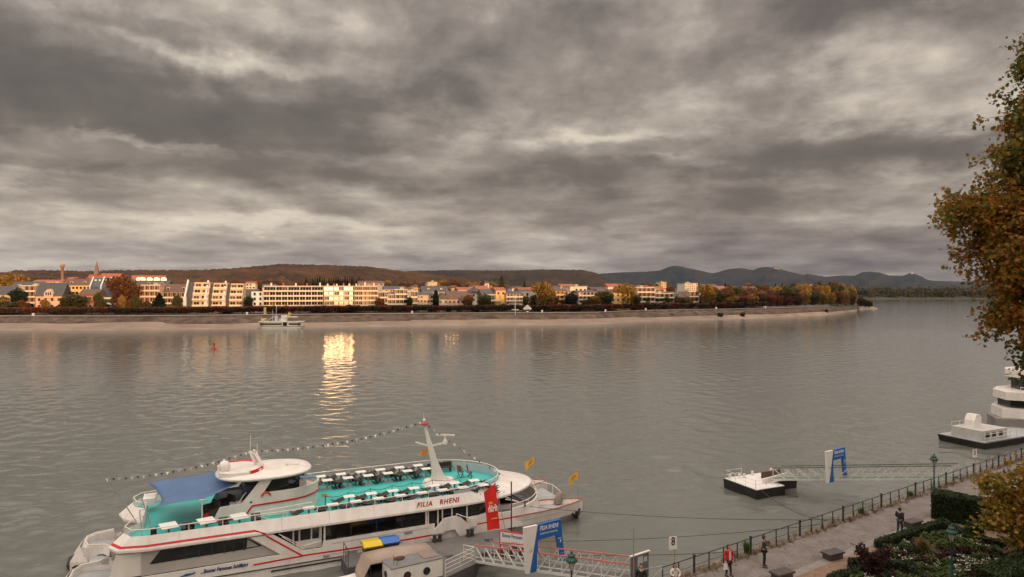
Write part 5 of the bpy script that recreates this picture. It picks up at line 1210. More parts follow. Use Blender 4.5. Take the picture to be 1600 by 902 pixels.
for i, (x, lab) in enumerate(((-33.1, 'white table nearest the stern poles on the aft deck'), (-30.9, 'white table between dark chairs under the edge of the blue sail'), (-28.9, 'white table beside the red stripe of the wheelhouse'))):
    o = ft_ if i == 0 else copy_tree(ft_); put(o, x, -3.85, 3.37, R(12), lab, 'white tables on the aft deck', 'table')
    for q in (-.9, .9, 1.15):
        c = copy_tree(c0); put(c, x + q, -3.7, 3.37, R(90 if q > 0 else -90), 'dark chair beside a white table on the aft deck', 'dark chairs on the aft deck', 'chair')
for i, (x, y, rz, lab) in enumerate(((-11.3, 1.3, 40, 'left of two reddish folding chairs in the forward oval'), (-10.6, .9, -30, 'right of two reddish folding chairs in the forward oval'))):
    r = empty('folding_chair', SL(x, y, 3.37), SHR + R(rz), lab, 'chair', 'folding chairs in the bow oval'); mf = mat('reddish_cloth', (.22, .08, .06), .8)
    mb = MB(); mb.box((0, 0, .42), (.42, .4, .04)); mb.build('seat', mf, r); mb = MB(); mb.box((-.22, 0, .75), (.05, .4, .5), ry=R(-12)); mb.build('backrest', mf, r)
    for s_ in (-1, 1): mb = MB(); mb.bar((-.2, s_ * .2, 0), (.2, s_ * .2, .42), .03); mb.bar((.2, s_ * .2, 0), (-.2, s_ * .2, .45), .03); mb.build('leg', chairm, r)
o = empty('deck_bench', SL(-12.4, 3.3, 3.37), SHR, 'long dark bench at the far side of the forward oval', 'bench'); mb = MB(); mb.b2(-1.1, 1.1, -.2, .2, .38, .43); mb.build('seat', chairm, o); mb = MB(); mb.b2(-1.1, 1.1, .2, .25, .43, .8); mb.build('backrest', chairm, o)
for s_ in (-1, 1): mb = MB(); mb.b2(s_ * .9 - .03, s_ * .9 + .03, -.2, .2, 0, .38); mb.build('leg', chairm, o)
# covered deck grills / seats with red cushions under the sail
rc = mat('red_cushion', (.55, .03, .02), .7)
for i, (x, y, lab) in enumerate(((-30.6, -1.9, 'dark hooded beach basket chair in front of the bar on the aft deck'), (-29.6, -1.0, 'dark basket chair with bright red cushion beside the bar'))):
    r = empty('basket_chair', SL(x, y, 3.37), SHR + R(-60), lab, 'chair', 'basket chairs by the bar')
    mb = MB(); mb.b2(-.45, .45, -.4, .4, 0, .42); mb.b2(-.5, -.4, -.4, .4, .42, 1.1); mb.b2(.4, .5, -.4, .4, .42, .9); mb.slab_y([(-.5, .4), (.5, .4), (.4, 1.35), (-.4, 1.35)], .35, .45); mb.build('basket', chairm, r)
    mb = MB(); mb.b2(-.38, .38, -.42, .33, .42, .54); mb.build('cushion', rc, r)
# flags on the two bows
fy_ = mat('yellow_flag_cloth', (.80, .45, .05), .7)
for i, (x, y, lab) in enumerate(((-2.45, -3.15, 'yellow flag on the staff of the nearer bow'), (-3.5, 2.9, 'yellow flag on the staff of the farther bow'))):
    r = empty('bow_flag', SL(x, y, 1.5), SHR, lab, 'flag', 'yellow flags on the bows')
    mb = MB(); mb.tube([(0, 0, 0), (0, 0, 2.45)], .022, 5); mb.build('staff', greysteel, r)
    mb = MB(); mb.grid([[(-.0 - u_ * .95, .10 * math.sin(u_ * 5 + i), 2.38 - v_ * .72 - u_ * .38 + .12 * math.sin(u_ * 4) * v_) for u_ in np.linspace(0, 1, 9)] for v_ in (0, .5, 1)]); mb.build('cloth', fy_, r)
    mb = MB(); mb.grid([[(-.2 - u_ * .5, .10 * math.sin((.2 + u_ * .5) * 5 + i) - .02, 2.12 - v_ * .12 - u_ * .3) for u_ in np.linspace(0, 1, 6)] for v_ in (0, 1)]); mb.build('emblem', mat('flag_emblem_brown', (.45, .12, .04), .7), r)
# bunting
def bunting(pts, n, lab, sag=.5):
    r = empty('bunting', SL(*pts[0]), 0, lab, 'bunting', 'pennant strings on the ship'); o0 = Vector(SL(*pts[0])); W_ = [SL(*p) - o0 for p in pts]; cord = []
    seg = [(a, b_) for a, b_ in zip(W_[:-1], W_[1:])]; tot = sum((b_ - a).length for a, b_ in seg)
    P_ = []
    for a, b_ in seg:
        k = max(2, int(n * (b_ - a).length / tot))
        for t in np.linspace(0, 1, k + 1)[:-1]: q = a.lerp(b_, t); q.z -= sag * 4 * t * (1 - t) * (b_ - a).length / 14; P_.append(q)
    P_.append(W_[-1]); mb = MB(); mb.tube(P_, .012, 4); mb.build('cord', greysteel, r)
    me = {}
    for i, q in enumerate(P_[:-1]):
        key = i % 2
        if key not in me:
            mb = MB(); mb.add([(-.11, -.004, 0), (.11, -.004, 0), (.03, -.004, -.22), (-.11, .004, 0), (.11, .004, 0), (.03, .004, -.22)], [(0, 1, 2), (5, 4, 3), (0, 3, 4, 1), (1, 4, 5, 2), (2, 5, 3, 0)]); ob = mb.build('pennant', mat('pennant_white', (.8, .78, .74), .6) if key == 0 else mat('pennant_grey_blue', (.09, .11, .15), .6), r); me[key] = ob.data
        else: ob = bpy.data.objects.new('pennant', me[key]); C.objects.link(ob); ob.parent = r
        ob.location = q; ob.rotation_euler = (R(random.uniform(-25, 25)), R(random.uniform(-12, 12)), SHR + R(random.uniform(-20, 20)))
bunting([(-36.9, .2, 6.5), (-27.9, 0, 7.5), (-14.9, 0, 8.6)], 62, 'string of white and dark pennants from the stern pole over both masts', .55)
bunting([(-14.9, 0, 8.5), (-9.0, -2.6, 4.1)], 16, 'string of pennants running down from the mast to the bow rail', .2)
bunting([(-14.9, 0, 8.3), (-12.8, 3.9, 4.2)], 10, 'short string of dark pennants from the mast to the far railing', .1)
# ================================================================ LANDING STAGE, GANGWAYS, QUAY
rust = mat('rusty_brown_steel', (.10, .055, .035), .85, var=.4, vs=1.5)
iron = mat('dark_iron', (.035, .033, .034), .55, var=.3, vs=3)
plate = mat('worn_grey_deck_plate', (.16, .155, .15), .8, col2=(.11, .105, .10), vs=.7, det=9)
beige = mat('beige_canvas', (.36, .29, .24), .85, var=.12, vs=.8, bump=.35, bs=2.5)
pinkrail = mat('faded_pink_handrail', (.48, .17, .14), .6, var=.15, vs=2)
bluep = mat('sign_blue', (.012, .12, .40), .5); whitep = mat('sign_white', (.74, .72, .69), .5, var=.05, vs=1)
r = empty('landing_stage', SHIP, SHR, 'dark floating landing stage moored between the white ship and the gangway', 'pontoon')
mb = MB(); mb.prism([(-17.3, -11.7), (-17.3, -5.25), (-10.0, -5.25), (-10.0, -8.6), (-13.8, -9.0), (-14.6, -10.4)], -.6, .86); mb.prism([(-22.5, -7.5), (-22.5, -5.25), (-17.3, -5.25), (-17.3, -7.5)], -.6, .86); mb.prism([(-21.3, -11.8), (-21.3, -10.05), (-17.3, -10.05), (-17.3, -11.8)], -.6, .86)
mb.build('float', greysteel if False else mat('dark_grey_hull', (.08, .08, .082), .7, var=.2, vs=1), r)
mb = MB(); mb.prism([(-17.3, -11.7), (-17.3, -5.25), (-10.0, -5.25), (-10.0, -8.6), (-13.8, -9.0), (-14.6, -10.4)], .864, .9); mb.prism([(-22.5, -7.5), (-22.5, -5.25), (-17.3, -5.25), (-17.3, -7.5)], .864, .9); mb.build('deck', plate, r)
def rail(pts, h=1.0, mids=(.5,), r_=.022, sp=1.2, m_=None, parent=None, name='guard_rail', posts=True):
    mb = MB()
    for a, b_ in zip(pts[:-1], pts[1:]):
        a, b_ = Vector(a), Vector(b_); mb.tube([a + Vector((0, 0, h)), b_ + Vector((0, 0, h))], r_, 5)
        for q in mids: mb.tube([a + Vector((0, 0, h * q)), b_ + Vector((0, 0, h * q))], r_ * .8, 4)
        n_ = max(1, round((b_ - a).length / sp))
        for k in range(n_ + 1): q = a.lerp(b_, k / n_); mb.tube([q, q + Vector((0, 0, h))], r_, 5)
    return mb.build(name, m_ or steel, parent)
rail([(-17.2, -11.6, .9), (-14.7, -10.3, .9), (-15.2, -9.6, .9)], 1.05, (.25, .5, .75), .022, 1.2, white_dirty, r)
rail([(-22.45, -7.4, .9), (-22.45, -5.9, .9)], 1.1, (.5,), .025, .7, iron, r)
for x in (-15.9, -15.5, -13.3, -13.0): mb = MB(); mb.lathe([(.16, 0), (.2, .1), (.13, .2), (.13, .4), (.2, .5), (0, .55)], (x, -5.6, .9), 8); mb.build('bollard', iron, r)
mb = MB(); mb.box((-15.8, -8.6, .905), (.55, .45, .02)); mb.box((-12.2, -6.9, .905), (.6, .5, .02)); mb.build('hatch_cover', iron, r)
# low white cabin with portholes
A1, B1 = Vector((-7.39, 41.8, 0)), Vector((-4.42, 43.6, 0)); ang = math.atan2(B1.y - A1.y, B1.x - A1.x); LC = (B1 - A1).length
cab = empty('pontoon_cabin', (A1.x, A1.y, .9), ang, 'low white cabin with round portholes and grey roof on the landing stage', 'cabin')
mb = MB(); mb.b2(0, LC, 0, 1.6, -.04, 1.08); mb.build('wall', white, cab, bevel=.03)
mb = MB(); mb.b2(-.03, LC + .03, -.03, 1.63, 1.083, 1.13); rf = mb.build('roof', mat('grey_roof_paint', (.17, .175, .18), .8, var=.15, vs=2), cab)
mb = MB(); mb.b2(2.35, 3.35, .35, 1.5, 1.13, 1.17); mb.build('roof_hatch', mat('brownish_hatch', (.24, .18, .16), .8), rf)
mb = MB(); rr_ = [[(1.0 + k * .4 * math.cos(a), 1.2 + k * .25 * math.sin(a) * (1 + .3 * math.sin(3 * a)), z) for a in np.linspace(0, 6.283, 11)[:-1]] for z, k in ((1.13, 1), (1.24, .8), (1.3, .3))]; mb.grid(rr_, close=True); mb.add(rr_[-1], [tuple(range(10))]); o = mb.build('crumpled_tarpaulin', rust); o.location = cab.location; o.rotation_euler = cab.rotation_euler; tag(o, 'crumpled brown tarpaulin lying on the grey cabin roof', 'tarpaulin')
for k, x in enumerate((1.05, 2.35)):
    mb = MB(); mb.tube([(x, -.01, .52), (x, -.05, .52)], .24, 18); ph = mb.build('porthole', iron, cab); mb = MB(); mb.tube([(x, -.02, .52), (x, -.06, .52)], .19, 18); mb.build('pane', shipglass if k else mat('red_brown_glass', (.07, .02, .015), .3), ph)
mb = MB(); mb.tube([(-.01, .9, .5), (-.05, .9, .5)], .2, 16); mb.build('porthole', iron, cab)
mb = MB(); mb.tube([(.35, .5, 1.1), (.35, .5, 1.75)], .015, 4); mb.tube([(.5, .3, 1.1), (.5, .3, 1.65)], .015, 4); mb.build('aerial', iron, cab)
# motorboat with beige canopy
bo = empty('motorboat', (-9.3, 43.55, 0), R(28), 'small white motorboat under a beige canvas canopy beside the white cabin', 'motorboat')
mb = MB(); st = [(-1.6, .75, .75), (-.6, .95, .8), (2.2, 1.0, .85), (4.2, .75, .95), (5.2, .1, 1.05)]
rows = [[(x, -w_, z), (x, -w_ * .75, 0), (x, 0, -.35), (x, w_ * .75, 0), (x, w_, z)] for x, w_, z in st]; mb.grid(rows); mb.add(rows[0], [tuple(range(5))]); mb.build('hull', white, bo)
mb = MB(); mb.add([p for x, w_, z in st for p in ((x, -w_, z), (x, w_, z))], [(2 * i, 2 * i + 2, 2 * i + 3, 2 * i + 1) for i in range(4)]); mb.b2(-1.9, -.9, -.6, .6, .72, .9); mb.build('deck', white, bo)
mb = MB(); mb.grid([[(0.0, -.98, 1.95), (0.0, 0, 2.12), (0.0, 1.02, 2.0)], [(1.2, -1.0, 1.98), (1.2, 0, 2.26), (1.2, 1.02, 2.05)], [(2.6, -.98, 1.95), (2.6, 0, 2.2), (2.6, 1.02, 2.05)], [(4.35, -.95, 1.9), (4.35, 0, 2.0), (4.35, 1.0, 1.95)]], smooth=True)
mb.grid([[(0, -.98, 1.95), (0, 0, 2.12), (0, 1.02, 2.0)], [(-.45, -.9, 1.1), (-.55, 0, 1.1), (-.45, .9, 1.1)], [(-.5, -.85, .85), (-.6, 0, .85), (-.5, .85, .85)]]); mb.grid([[(0, 1.02, 2.0), (2.6, 1.02, 2.05), (4.35, 1.0, 1.95)], [(-.4, .95, .9), (2.6, 1.0, .9), (4.35, .75, .95)]])
cn = mb.build('canopy', beige, bo); sm_ = cn.modifiers.new('t', 'SOLIDIFY'); sm_.thickness = .02
mb = MB(); mb.b2(.2, 4.2, -.9, .9, .9, 1.3); mb.tube([(0, -.98, .85), (0, -.98, 1.93)], .025, 5); mb.tube([(4.3, -.95, .9), (4.3, -.95, 1.88)], .025, 5); mb.tube([(-.05, -1.0, 1.93), (4.6, -.97, 1.9)], .02, 4); mb.build('cockpit', dark, bo)
# bins
for (x, m_, lab, nm_) in ((-20.75, mat('bin_yellow', (.62, .46, .01), .5), 'yellow lidded waste bin beside the blue one on the landing stage', 'y'), (-19.5, mat('bin_blue', (.03, .14, .45), .5), 'blue lidded waste bin beside the yellow one on the landing stage', 'b')):
    o = empty('waste_bin', SL(x, -6.75 if x < -20 else -6.6, .9), SHR, lab, 'waste bin'); mb = MB(); mb.prism([(-.48, -.38), (.48, -.38), (.48, .38), (-.48, .38)], .1, 1.02, 0, [(-.6, -.5), (.6, -.5), (.6, .5), (-.6, .5)]); mb.build('body', mat('bin_grey', (.05, .05, .05), .6), o)
    mb = MB(); rows = [[(x_, -.56 + j * .28, 1.02 + .17 * math.sin(math.pi * j / 4) + .05 * (x_ > -.6) * (x_ < .6)) for x_ in (-.64, -.58, .58, .64)] for j in range(5)]; mb.grid(rows); mb.b2(-.64, .64, -.6, .58, .95, 1.04); mb.tube([(-.62, -.62, 1.05), (.62, -.62, 1.05)], .05, 6); mb.tube([(-.62, .58, 1.1), (.62, .58, 1.1)], .06, 6); mb.build('lid', m_, o)
    for s_ in (-1, 1): mb = MB(); mb.tube([(s_ * .45, -.05, .1), (s_ * .45, .05, .1)], .1, 8); mb.build('wheel', dark, o)
# gangway 1
gwdark = mat('dark_grey_green_chord', (.10, .12, .11), .5)
gwpaint = mat('pale_gangway_paint', (.58, .60, .57), .5, var=.15, vs=1)
def truss(name, nA, nB, fA, fB, h, n_, label, chord, group='gangways', diagdir=1, flip=99, deckm=plate, web=gwpaint):
    o = empty(name, nA, 0, label, 'gangway', group); O_ = Vector(nA)
    for nm_, (a, b_) in (('near_truss', (Vector(nA), Vector(nB))), ('far_truss', (Vector(fA), Vector(fB)))):
        mb = MB(); mb.bar(a - O_, b_ - O_, .12, .16, 0); mb.bar(a - O_ + Vector((0, 0, .3)), b_ - O_ + Vector((0, 0, .3)), .05, .05, 0)
        for k in range(n_ + 1):
            q = a.lerp(b_, k / n_) - O_; mb.bar(q, q + Vector((0, 0, h)), .06, .06, 0)
            if k < n_:
                q2 = a.lerp(b_, (k + 1) / n_) - O_
                if k < flip: mb.bar(q + Vector((0, 0, h)), q2, .07, .07, 0)
                else: mb.bar(q, q2 + Vector((0, 0, h)), .07, .07, 0)
        t_ = mb.build(nm_, web, o)
        mb = MB(); mb.bar(a - O_ + Vector((0, 0, h)), b_ - O_ + Vector((0, 0, h)), .09, .07); mb.build('handrail', chord, t_)
    mb = MB(); mb.add([Vector(nA) - O_ + Vector((0, 0, .1)), Vector(nB) - O_ + Vector((0, 0, .1)), Vector(fB) - O_ + Vector((0, 0, .1)), Vector(fA) - O_ + Vector((0, 0, .1)), Vector(nA) - O_ + Vector((0, 0, .04)), Vector(nB) - O_ + Vector((0, 0, .04)), Vector(fB) - O_ + Vector((0, 0, .04)), Vector(fA) - O_ + Vector((0, 0, .04))], [(0, 1, 2, 3), (7, 6, 5, 4), (0, 4, 5, 1), (2, 6, 7, 3)]); mb.build('walkway', deckm, o)
    return o
g0, g1 = P(742, 852, 2.0), P(985, 882, 4.6); h0, h1 = P(767, 846, 2.0), P(985, 869.6, 4.6)
dn = Vector((0, 0, -1.08))
truss('gangway', g0 + dn, g1 + dn, h0 + dn, h1 + dn, 1.08, 13, 'steel gangway with faded pink handrails leading down to the landing stage', pinkrail, flip=6)
k0, k1 = P(1208, 731.8, 2.3), P(1487, 728.3, 4.7); dv = (sv * 0 + su * 1.25)
truss('gangway', k0 + dn, k1 + dn, k0 + dn + dv, k1 + dn + dv, 1.1, 13, 'pale grey steel gangway leading out to the small white decked pontoon', gwdark, flip=4, deckm=mat('greenish_walkway', (.13, .19, .14), .8))
# entrance portals
def portal(p0, label, small=False):
    o = empty('sign_portal', p0, R(31), label, 'sign portal', 'blue and white entrance portals'); h_ = 2.8; W_ = 2.75
    mb = MB(); mb.slab_y([(-.05, h_), (.92, h_), (.35, 0), (.12, 0)], -.12, .06); mb.build('white_leg', whitep, o)
    mb = MB(); mb.slab_y([(.93, h_), (.93, h_ + .02), (.94, h_ - .9), (.97, .6), (1.05, 0), (.36, 0)], -.11, .05); mb.build('blue_leg', bluep, o)
    mb = MB(); mb.slab_y([(.945, h_ + .0), (2.62, h_ + .06), (2.78, 1.45), (2.95, .25), (2.55, .22), (2.3, h_ - .85), (.945, h_ - .92)], -.12, .06); ln = mb.build('blue_lintel', bluep, o)
    text_part('FILIA RHENI', .30, whitep, o, 'name_lettering', .2, .006, .006, (1.74, -.125, h_ - .44), (R(90), 0, 0), (.86, 1.25, 1), 1.0)
    text_part('EVENTSATWATER', .15, whitep, o, 'small_lettering', .0, 0, .005, (1.74, -.125, h_ - .66), (R(90), 0, 0), (.95, 1, 1), 1.15)
    mb = MB(); mb.b2(2.38, 2.68, -.13, -.12, 1.70, 1.73); mb.b2(2.56, 2.63, -.13, -.12, 1.45, 1.62); mb.b2(2.60, 2.8, -.13, -.12, .75, .77); mb.b2(2.60, 2.84, -.13, -.12, .6, .62); mb.build('marking', whitep, ln)
    mb = MB(); c_ = [(.42 + .09 * math.cos(a), 1.35 + .09 * math.sin(a)) for a in np.linspace(0, 6.283, 17)]; mb.tube([(a, -.13, b_) for a, b_ in c_], .012, 4); mb.bar((.33, -.13, 1.28), (.51, -.13, 1.28), .02); mb.build('emblem', mat('emblem_grey', (.2, .2, .2), .6), o)
    if not small:
        mb = MB()
        for k in range(14): x = 1.1 + k * .105; mb.bar((x, 0, .35), (x + .02, 0, h_ - .95), .03)
        mb.build('gate_bars', mat('brass_rods', (.42, .36, .25), .4, metal=.4), o)
    return o
portal(P(818.5, 824, 4.87) - Vector((0, 0, 2.8)), 'larger blue and white portal reading FILIA RHENI on the nearer gangway')
portal(P(1290, 709, 4.7) - Vector((0, 0, 2.6)), 'smaller looking blue and white portal on the farther gangway', True)
# company sign
q0 = P(782, 830, 3.0); o = empty('company_sign', q0 - Vector((0, 0, .85)), R(-22), 'white sign with red frame reading Bonner Personen Schiffahrt on the landing stage', 'sign')
mb = MB(); mb.b2(0, 2.6, -.03, .03, 0, .85); mb.build('board', whitep, o); mb = MB(); mb.b2(-.05, 2.65, -.05, .05, .85, .9); mb.b2(-.05, 2.65, -.05, .05, -.05, 0); mb.b2(-.05, 0, -.05, .05, -1.3, .85); mb.b2(2.6, 2.65, -.05, .05, -1.3, .85); mb.build('frame', red, o)
text_part('Bonner Personen Schiffahrt', .30, mat('lettering_blue', (.02, .16, .36), .5), o, 'lettering', .15, .006, .005, (.12, -.035, .44), (R(90), 0, 0), (.72, 1.15, 1), .95, 'LEFT'); text_part('www.b-p-s.de', .17, mat('lettering_blue', (.02, .16, .36)), o, 'small_lettering', .1, 0, .005, (.8, -.035, .13), (R(90), 0, 0), (1, 1, 1), 1, 'LEFT')
# red banner flag
q0 = P(783, 829, 3.0); o = empty('beach_flag', q0 + Vector((0, .25, -1.6)), R(-6), 'tall red banner flag with white lettering seen from its back', 'banner')
mb = MB(); mb.grid([[(-.42 + .88 * u_ + (.0 if v_ > .3 else .12 * math.sin(u_ * 3)) - (.35 * (1 - v_) * 0) + .36 * v_ * 1 - .18 - .35 * (v_ > 2), .09 * math.sin(u_ * 4 + v_ * 3), 1.62 + 2.6 * v_ * (1 - .0) + (.42 * u_ if v_ > .9 else .12 * u_ * v_)) for u_ in np.linspace(0, 1, 7)] for v_ in np.linspace(0, 1, 13)], smooth=True); o.rotation_euler = (0, R(-13), R(-6)); cl = mb.build('cloth', mat('bright_red_cloth', (.72, .02, .015), .6), o)
mb = MB(); mb.tube([(-.55, .0, 0), (-.5, .0, 1.6), (-.45, 0, 1.62)], .03, 5); mb.tube([(.62, .0, 1.5), (.66, .0, 4.7)], .02, 5); mb.build('pole', greysteel, o)
tx = text_part('früh', .62, mat('banner_white', (.85, .8, .76), .6), o, 'lettering', 0, .02, .005, (.13, -.16, 2.75), (R(90), 0, 0), (-.62, 1, 1)); mb = MB(); mb.b2(-.05, .22, -.13, -.11, 3.35, 3.52); mb.b2(-.12, .3, -.13, -.11, 2.35, 2.42); mb.build('small_marking', mat('banner_gold', (.75, .35, .06), .6), o)
# mast with cross arms
q0 = P(799, 877, .9); o = empty('landing_mast', q0, 0, 'dark mast with white cross arms behind the red banner', 'mast'); mb = MB(); mb.tube([(0, 0, 0), (0, 0, 5.35)], .05, 6); mb.build('pole', iron, o)
mb = MB(); mb.bar((-.45, 0, 4.35), (.55, .3, 3.85), .05); mb.bar((-.4, .2, 4.1), (.45, 0, 4.0), .05); mb.tube([(-.5, 0, 4.3), (-.5, 0, 4.75)], .02, 4); mb.build('cross_arm', white, o)
# information board at the head of the gangway
a_, b_ = P(985, 869.5, 5.35), P(1013, 860.5, 5.35); an_ = math.atan2(b_.y - a_.y, b_.x - a_.x); o = empty('information_board', (a_.x, a_.y, QZ), an_, 'grey information board with pale roof strip at the head of the pink railed gangway', 'notice board'); Lb = (b_ - a_).length
mb = MB(); mb.b2(0, Lb, -.03, .03, .5, 1.8); mb.build('panel', mat('board_dark_grey', (.13, .14, .14), .5), o); mb = MB(); mb.bar((-.05, -.03, 1.85), (Lb + .05, -.03, 1.85), .12, .06); mb.build('top_strip', whitep, o)
mb = MB(); mb.b2(.06, .14, -.05, .05, 0, 1.85) if False else None; mb.tube([(.03, 0, 0), (.03, 0, 1.83)], .035, 6); mb.tube([(Lb - .03, 0, 0), (Lb - .03, 0, 1.83)], .035, 6); mb.build('post', steel, o)
for x, z, w_, h_, c_ in ((.15, 1.15, .2, .4, (.3, .1, .04)), (.5, 1.2, .38, .5, (.45, .5, .5)), (.5, .95, .38, .25, (.05, .3, .4)), (.95, 1.35, .25, .25, (.4, .36, .3))): MB().b2(x, x + w_, -.036, -.03, z, z + h_).build('poster', mat('poster_%d' % int(c_[0] * 100 + x * 10 + z * 7), c_, .5), o)
# slim poles and signs
def post_sign(px, ptop, v, label, sign=None, hs=.55, nm_='sign_post'):
    k = (px - CX) / F; O_ = S0; d = (v + O_.x * sv.x + O_.y * sv.y) / (k * sv.x + sv.y); X_ = k * d; zt = zat(ptop, d)
    o = empty(nm_, (X_, d, QZ), R(20), label, 'sign' if sign else 'pole'); mb = MB(); mb.tube([(0, 0, 0 if v > -.5 else -3), (0, 0, zt - QZ)], .03, 6); mb.build('pole', steel, o)
    if sign:
        MB().b2(-.24 - .12, .24 - .12, -.05, -.02, zt - QZ - .68, zt - QZ).build('board', whitep, o); text_part(sign, .62, dark, o, 'number', 0, .012, .004, (-.12, -.055, zt - QZ - .57), (R(90), 0, 0), (.8, 1, 1))
    return o
post_sign(1054, 838, .12, 'white sign with a black 8 on a thin pole near the railing end', '8')
post_sign(1524, 702, .12, 'white number sign on a thin pole beyond the tall hedge', '5')
post_sign(990, 825, -.3, 'bare thin pole behind the grey information board', None, nm_='slim_pole')
# ---- railing
us = np.arange(-2.3, 60, 1.24)
r = empty('quay_railing', S(0, -.12, QZ), SA, 'dark iron railing with braced posts along the edge of the promenade', 'railing')
mb = MB(); mb.tube([(us[0], 0, .92), (us[-1], 0, .92)], .026, 6); mb.build('top_rail', iron, r); mb = MB()
for a, b_ in zip(us[:-1], us[1:]): mb.tube([(a + (b_ - a) * t, 0, .5 - .06 * math.sin(math.pi * t)) for t in (0, .25, .5, .75, 1)], .014, 4, cap=False)
mb.build('mid_rail', iron, r)
for k, u in enumerate(us[:48]):
    mb = MB(); th_ = .05 if k % 4 == 2 else .028; mb.bar((u, 0, 0), (u, 0, 1.0 if k % 4 == 2 else .93), th_ * 1.8)
    if k % 4 != 2: mb.bar((u - .02, .0, .75), (u - .22, .28 * 0 - .25, .0), .03)
    else: mb.box((u, 0, 1.02), (.13, .13, .06))
    mb.build('post', iron, r)
# handrail end frame
mb = MB(); a = S(-3.0, -.15, QZ); mb.tube([S(-3.6, -.4, QZ), S(-3.6, -.4, QZ + 1), S(-2.3, -.1, QZ + 1), S(-2.3, -.1, QZ)], .03, 5); mb.tube([S(-3.6, -.4, QZ), S(-2.3, -.1, QZ + .9)], .025, 5); tag(mb.build('end_rail', steel), 'pale steel rail frame between information board and iron railing', 'railing')
# mooring lines
def rope(a, b_, sag, label, r_=.02):
    a, b_ = Vector(a), Vector(b_); mb = MB(); mb.tube([a.lerp(b_, t) - Vector((0, 0, sag * 4 * t * (1 - t))) for t in np.linspace(0, 1, 17)], r_, 5); return tag(mb.build('mooring_line', mat('mooring_wire', (.05, .05, .05), .6)), label, 'mooring line', 'mooring lines')
rope(SL(-7.6, -4.2, 1.95), S(23.7 - 9.0, -.15, QZ + .2), .35, 'mooring line from the ship foredeck across the water to the railing')
rope(SL(-10.2, -8.4, 1.0), S(12.5, -.15, QZ + .3), .3, 'mooring line from the landing stage to the middle of the railing')
rope(SL(-13.8, -9.2, 1.1), S(3.9, -.15, QZ + .4), .25, 'lowest mooring line from the landing stage to the railing near the 8 sign')
# ---- pontoon 2
pa = R(24); n0 = P(1182, 781, 0)
r = empty('white_decked_pontoon', (n0.x, n0.y, 0), pa, 'small black hulled pontoon with white deck at the end of the far gangway', 'pontoon')
mb = MB(); mb.prism([(.1, .1), (6.0, .1), (6.2, 4.0), (.0, 4.2), (-.9, 3.9), (-.9, .5)] if False else [(0, 0), (3.4, 0), (3.6, 1.3), (6.2, 1.3), (6.2, 4.2), (0, 4.2)], -.5, .84, 0, [(-.05, -.05), (3.45, -.05), (3.65, 1.25), (6.3, 1.25), (6.3, 4.3), (-.05, 4.3)]); mb.build('hull', mat('black_hull', (.018, .016, .016), .6, var=.4, vs=1.5), r)
mb = MB(); mb.prism([(.0, .0), (3.4, 0), (3.6, 1.3), (6.25, 1.3), (6.25, 4.25), (0, 4.25)], .845, .9); mb.build('deck', whitep, r)
rail([(.1, .2, .9), (.1, 4.1, .9), (2.0, 4.1, .9)], .75, (.5,), .02, 1.3, white_dirty, r); rail([(.1, .2, .9), (2.6, .2, .9)], .75, (.5,), .02, 1.3, white_dirty, r)
for x, y in ((.4, 3.9), (1.4, 3.7), (1.8, 3.5), (3.2, 3.9), (5.6, 3.9)): mb = MB(); mb.lathe([(.12, 0), (.12, .33), (.17, .38), (.0, .45)], (x, y, .9), 8); mb.build('bollard', whitep, r)
mb = MB(); mb.b2(3.2, 5.6, 2.6, 2.75, .9, 1.5); mb.build('bulkhead', rust, r)
mb = MB(); mb.slab_y([(2.0, .9), (5.0, 1.2), (5.0, 1.6), (2.0, 1.35)], 1.2, 1.35); mb.build('ramp_side', white_dirty, r)
rope(n0 + Vector((.5, 0, .8)), S(13.6, -.15, QZ + .3), .5, 'mooring line from the white decked pontoon to the railing')
# ---- pontoon 3 with cabin, and the second ship
n3 = P(1538, 703, 0); pa = R(26)
r = empty('barge_pontoon', (n3.x, n3.y, 0), pa, 'black hulled pontoon barge with low white deckhouse at the right edge', 'pontoon')
mb = MB(); mb.prism([(0, 0), (16, 0), (16, 5.5), (.5, 5.5)], -.5, .75, 0, [(-.15, -.2), (16, -.2), (16, 5.7), (.2, 5.7)]); mb.build('hull', MATS['black_hull'], r)
mb = MB(); mb.prism([(0, 0), (16, 0), (16, 5.6), (.3, 5.6)], .755, .85); mb.build('deck', greydeck, r)
mb = MB(); mb.prism([(.5, .5), (5.6, .5), (5.6, 4.3), (.7, 4.3)], .84, 2.05); dh = mb.build('deckhouse', mat('grey_white_paint', (.50, .49, .47), .5, var=.15, vs=1), r)
for x in (1.2, 2.5, 3.9): MB().b2(x, x + .7, .46, .51, 1.2, 1.75).build('window', dark, dh)
mb = MB(); mb.slab_y([(1.8, 2.05), (3.3, 2.05), (3.3, 3.3), (3.0, 3.6), (2.3, 3.6), (1.9, 2.9)], 2.2, 3.4); mb.build('wheel_shelter', white, dh)
rail([(.2, .1, .85), (6.8, .1, .85)], .9, (.5,), .035, 1.4, white_dirty, r); rail([(.6, 4.2, 2.05), (5.5, 4.2, 2.05)], .5, (), .025, 1.5, white_dirty, r)
text_part('SCHIFFAHRT', .55, navy, dh, 'lettering', .2, 0, .01, (.16, 2.6, 1.55), (R(90), 0, R(-90)), (.8, 1, 1)) if False else None
w0, w1 = n3 + Vector((9.5, 3.0, 1.4)), n3 + Vector((24, -6.5, 3.0))
truss('gangway', w0, w1, w0 + Vector((.6, 1.2, 0)), w1 + Vector((.6, 1.2, 0)), 1.2, 12, 'white lattice gangway partly hidden by leaves at the right edge', white_dirty, web=white_dirty)
d = 92; q = PD(1573, d, 0)
r = empty('river_cruiser', q, R(24), 'white river ship with three stacked decks cut off by the right edge', 'ship')
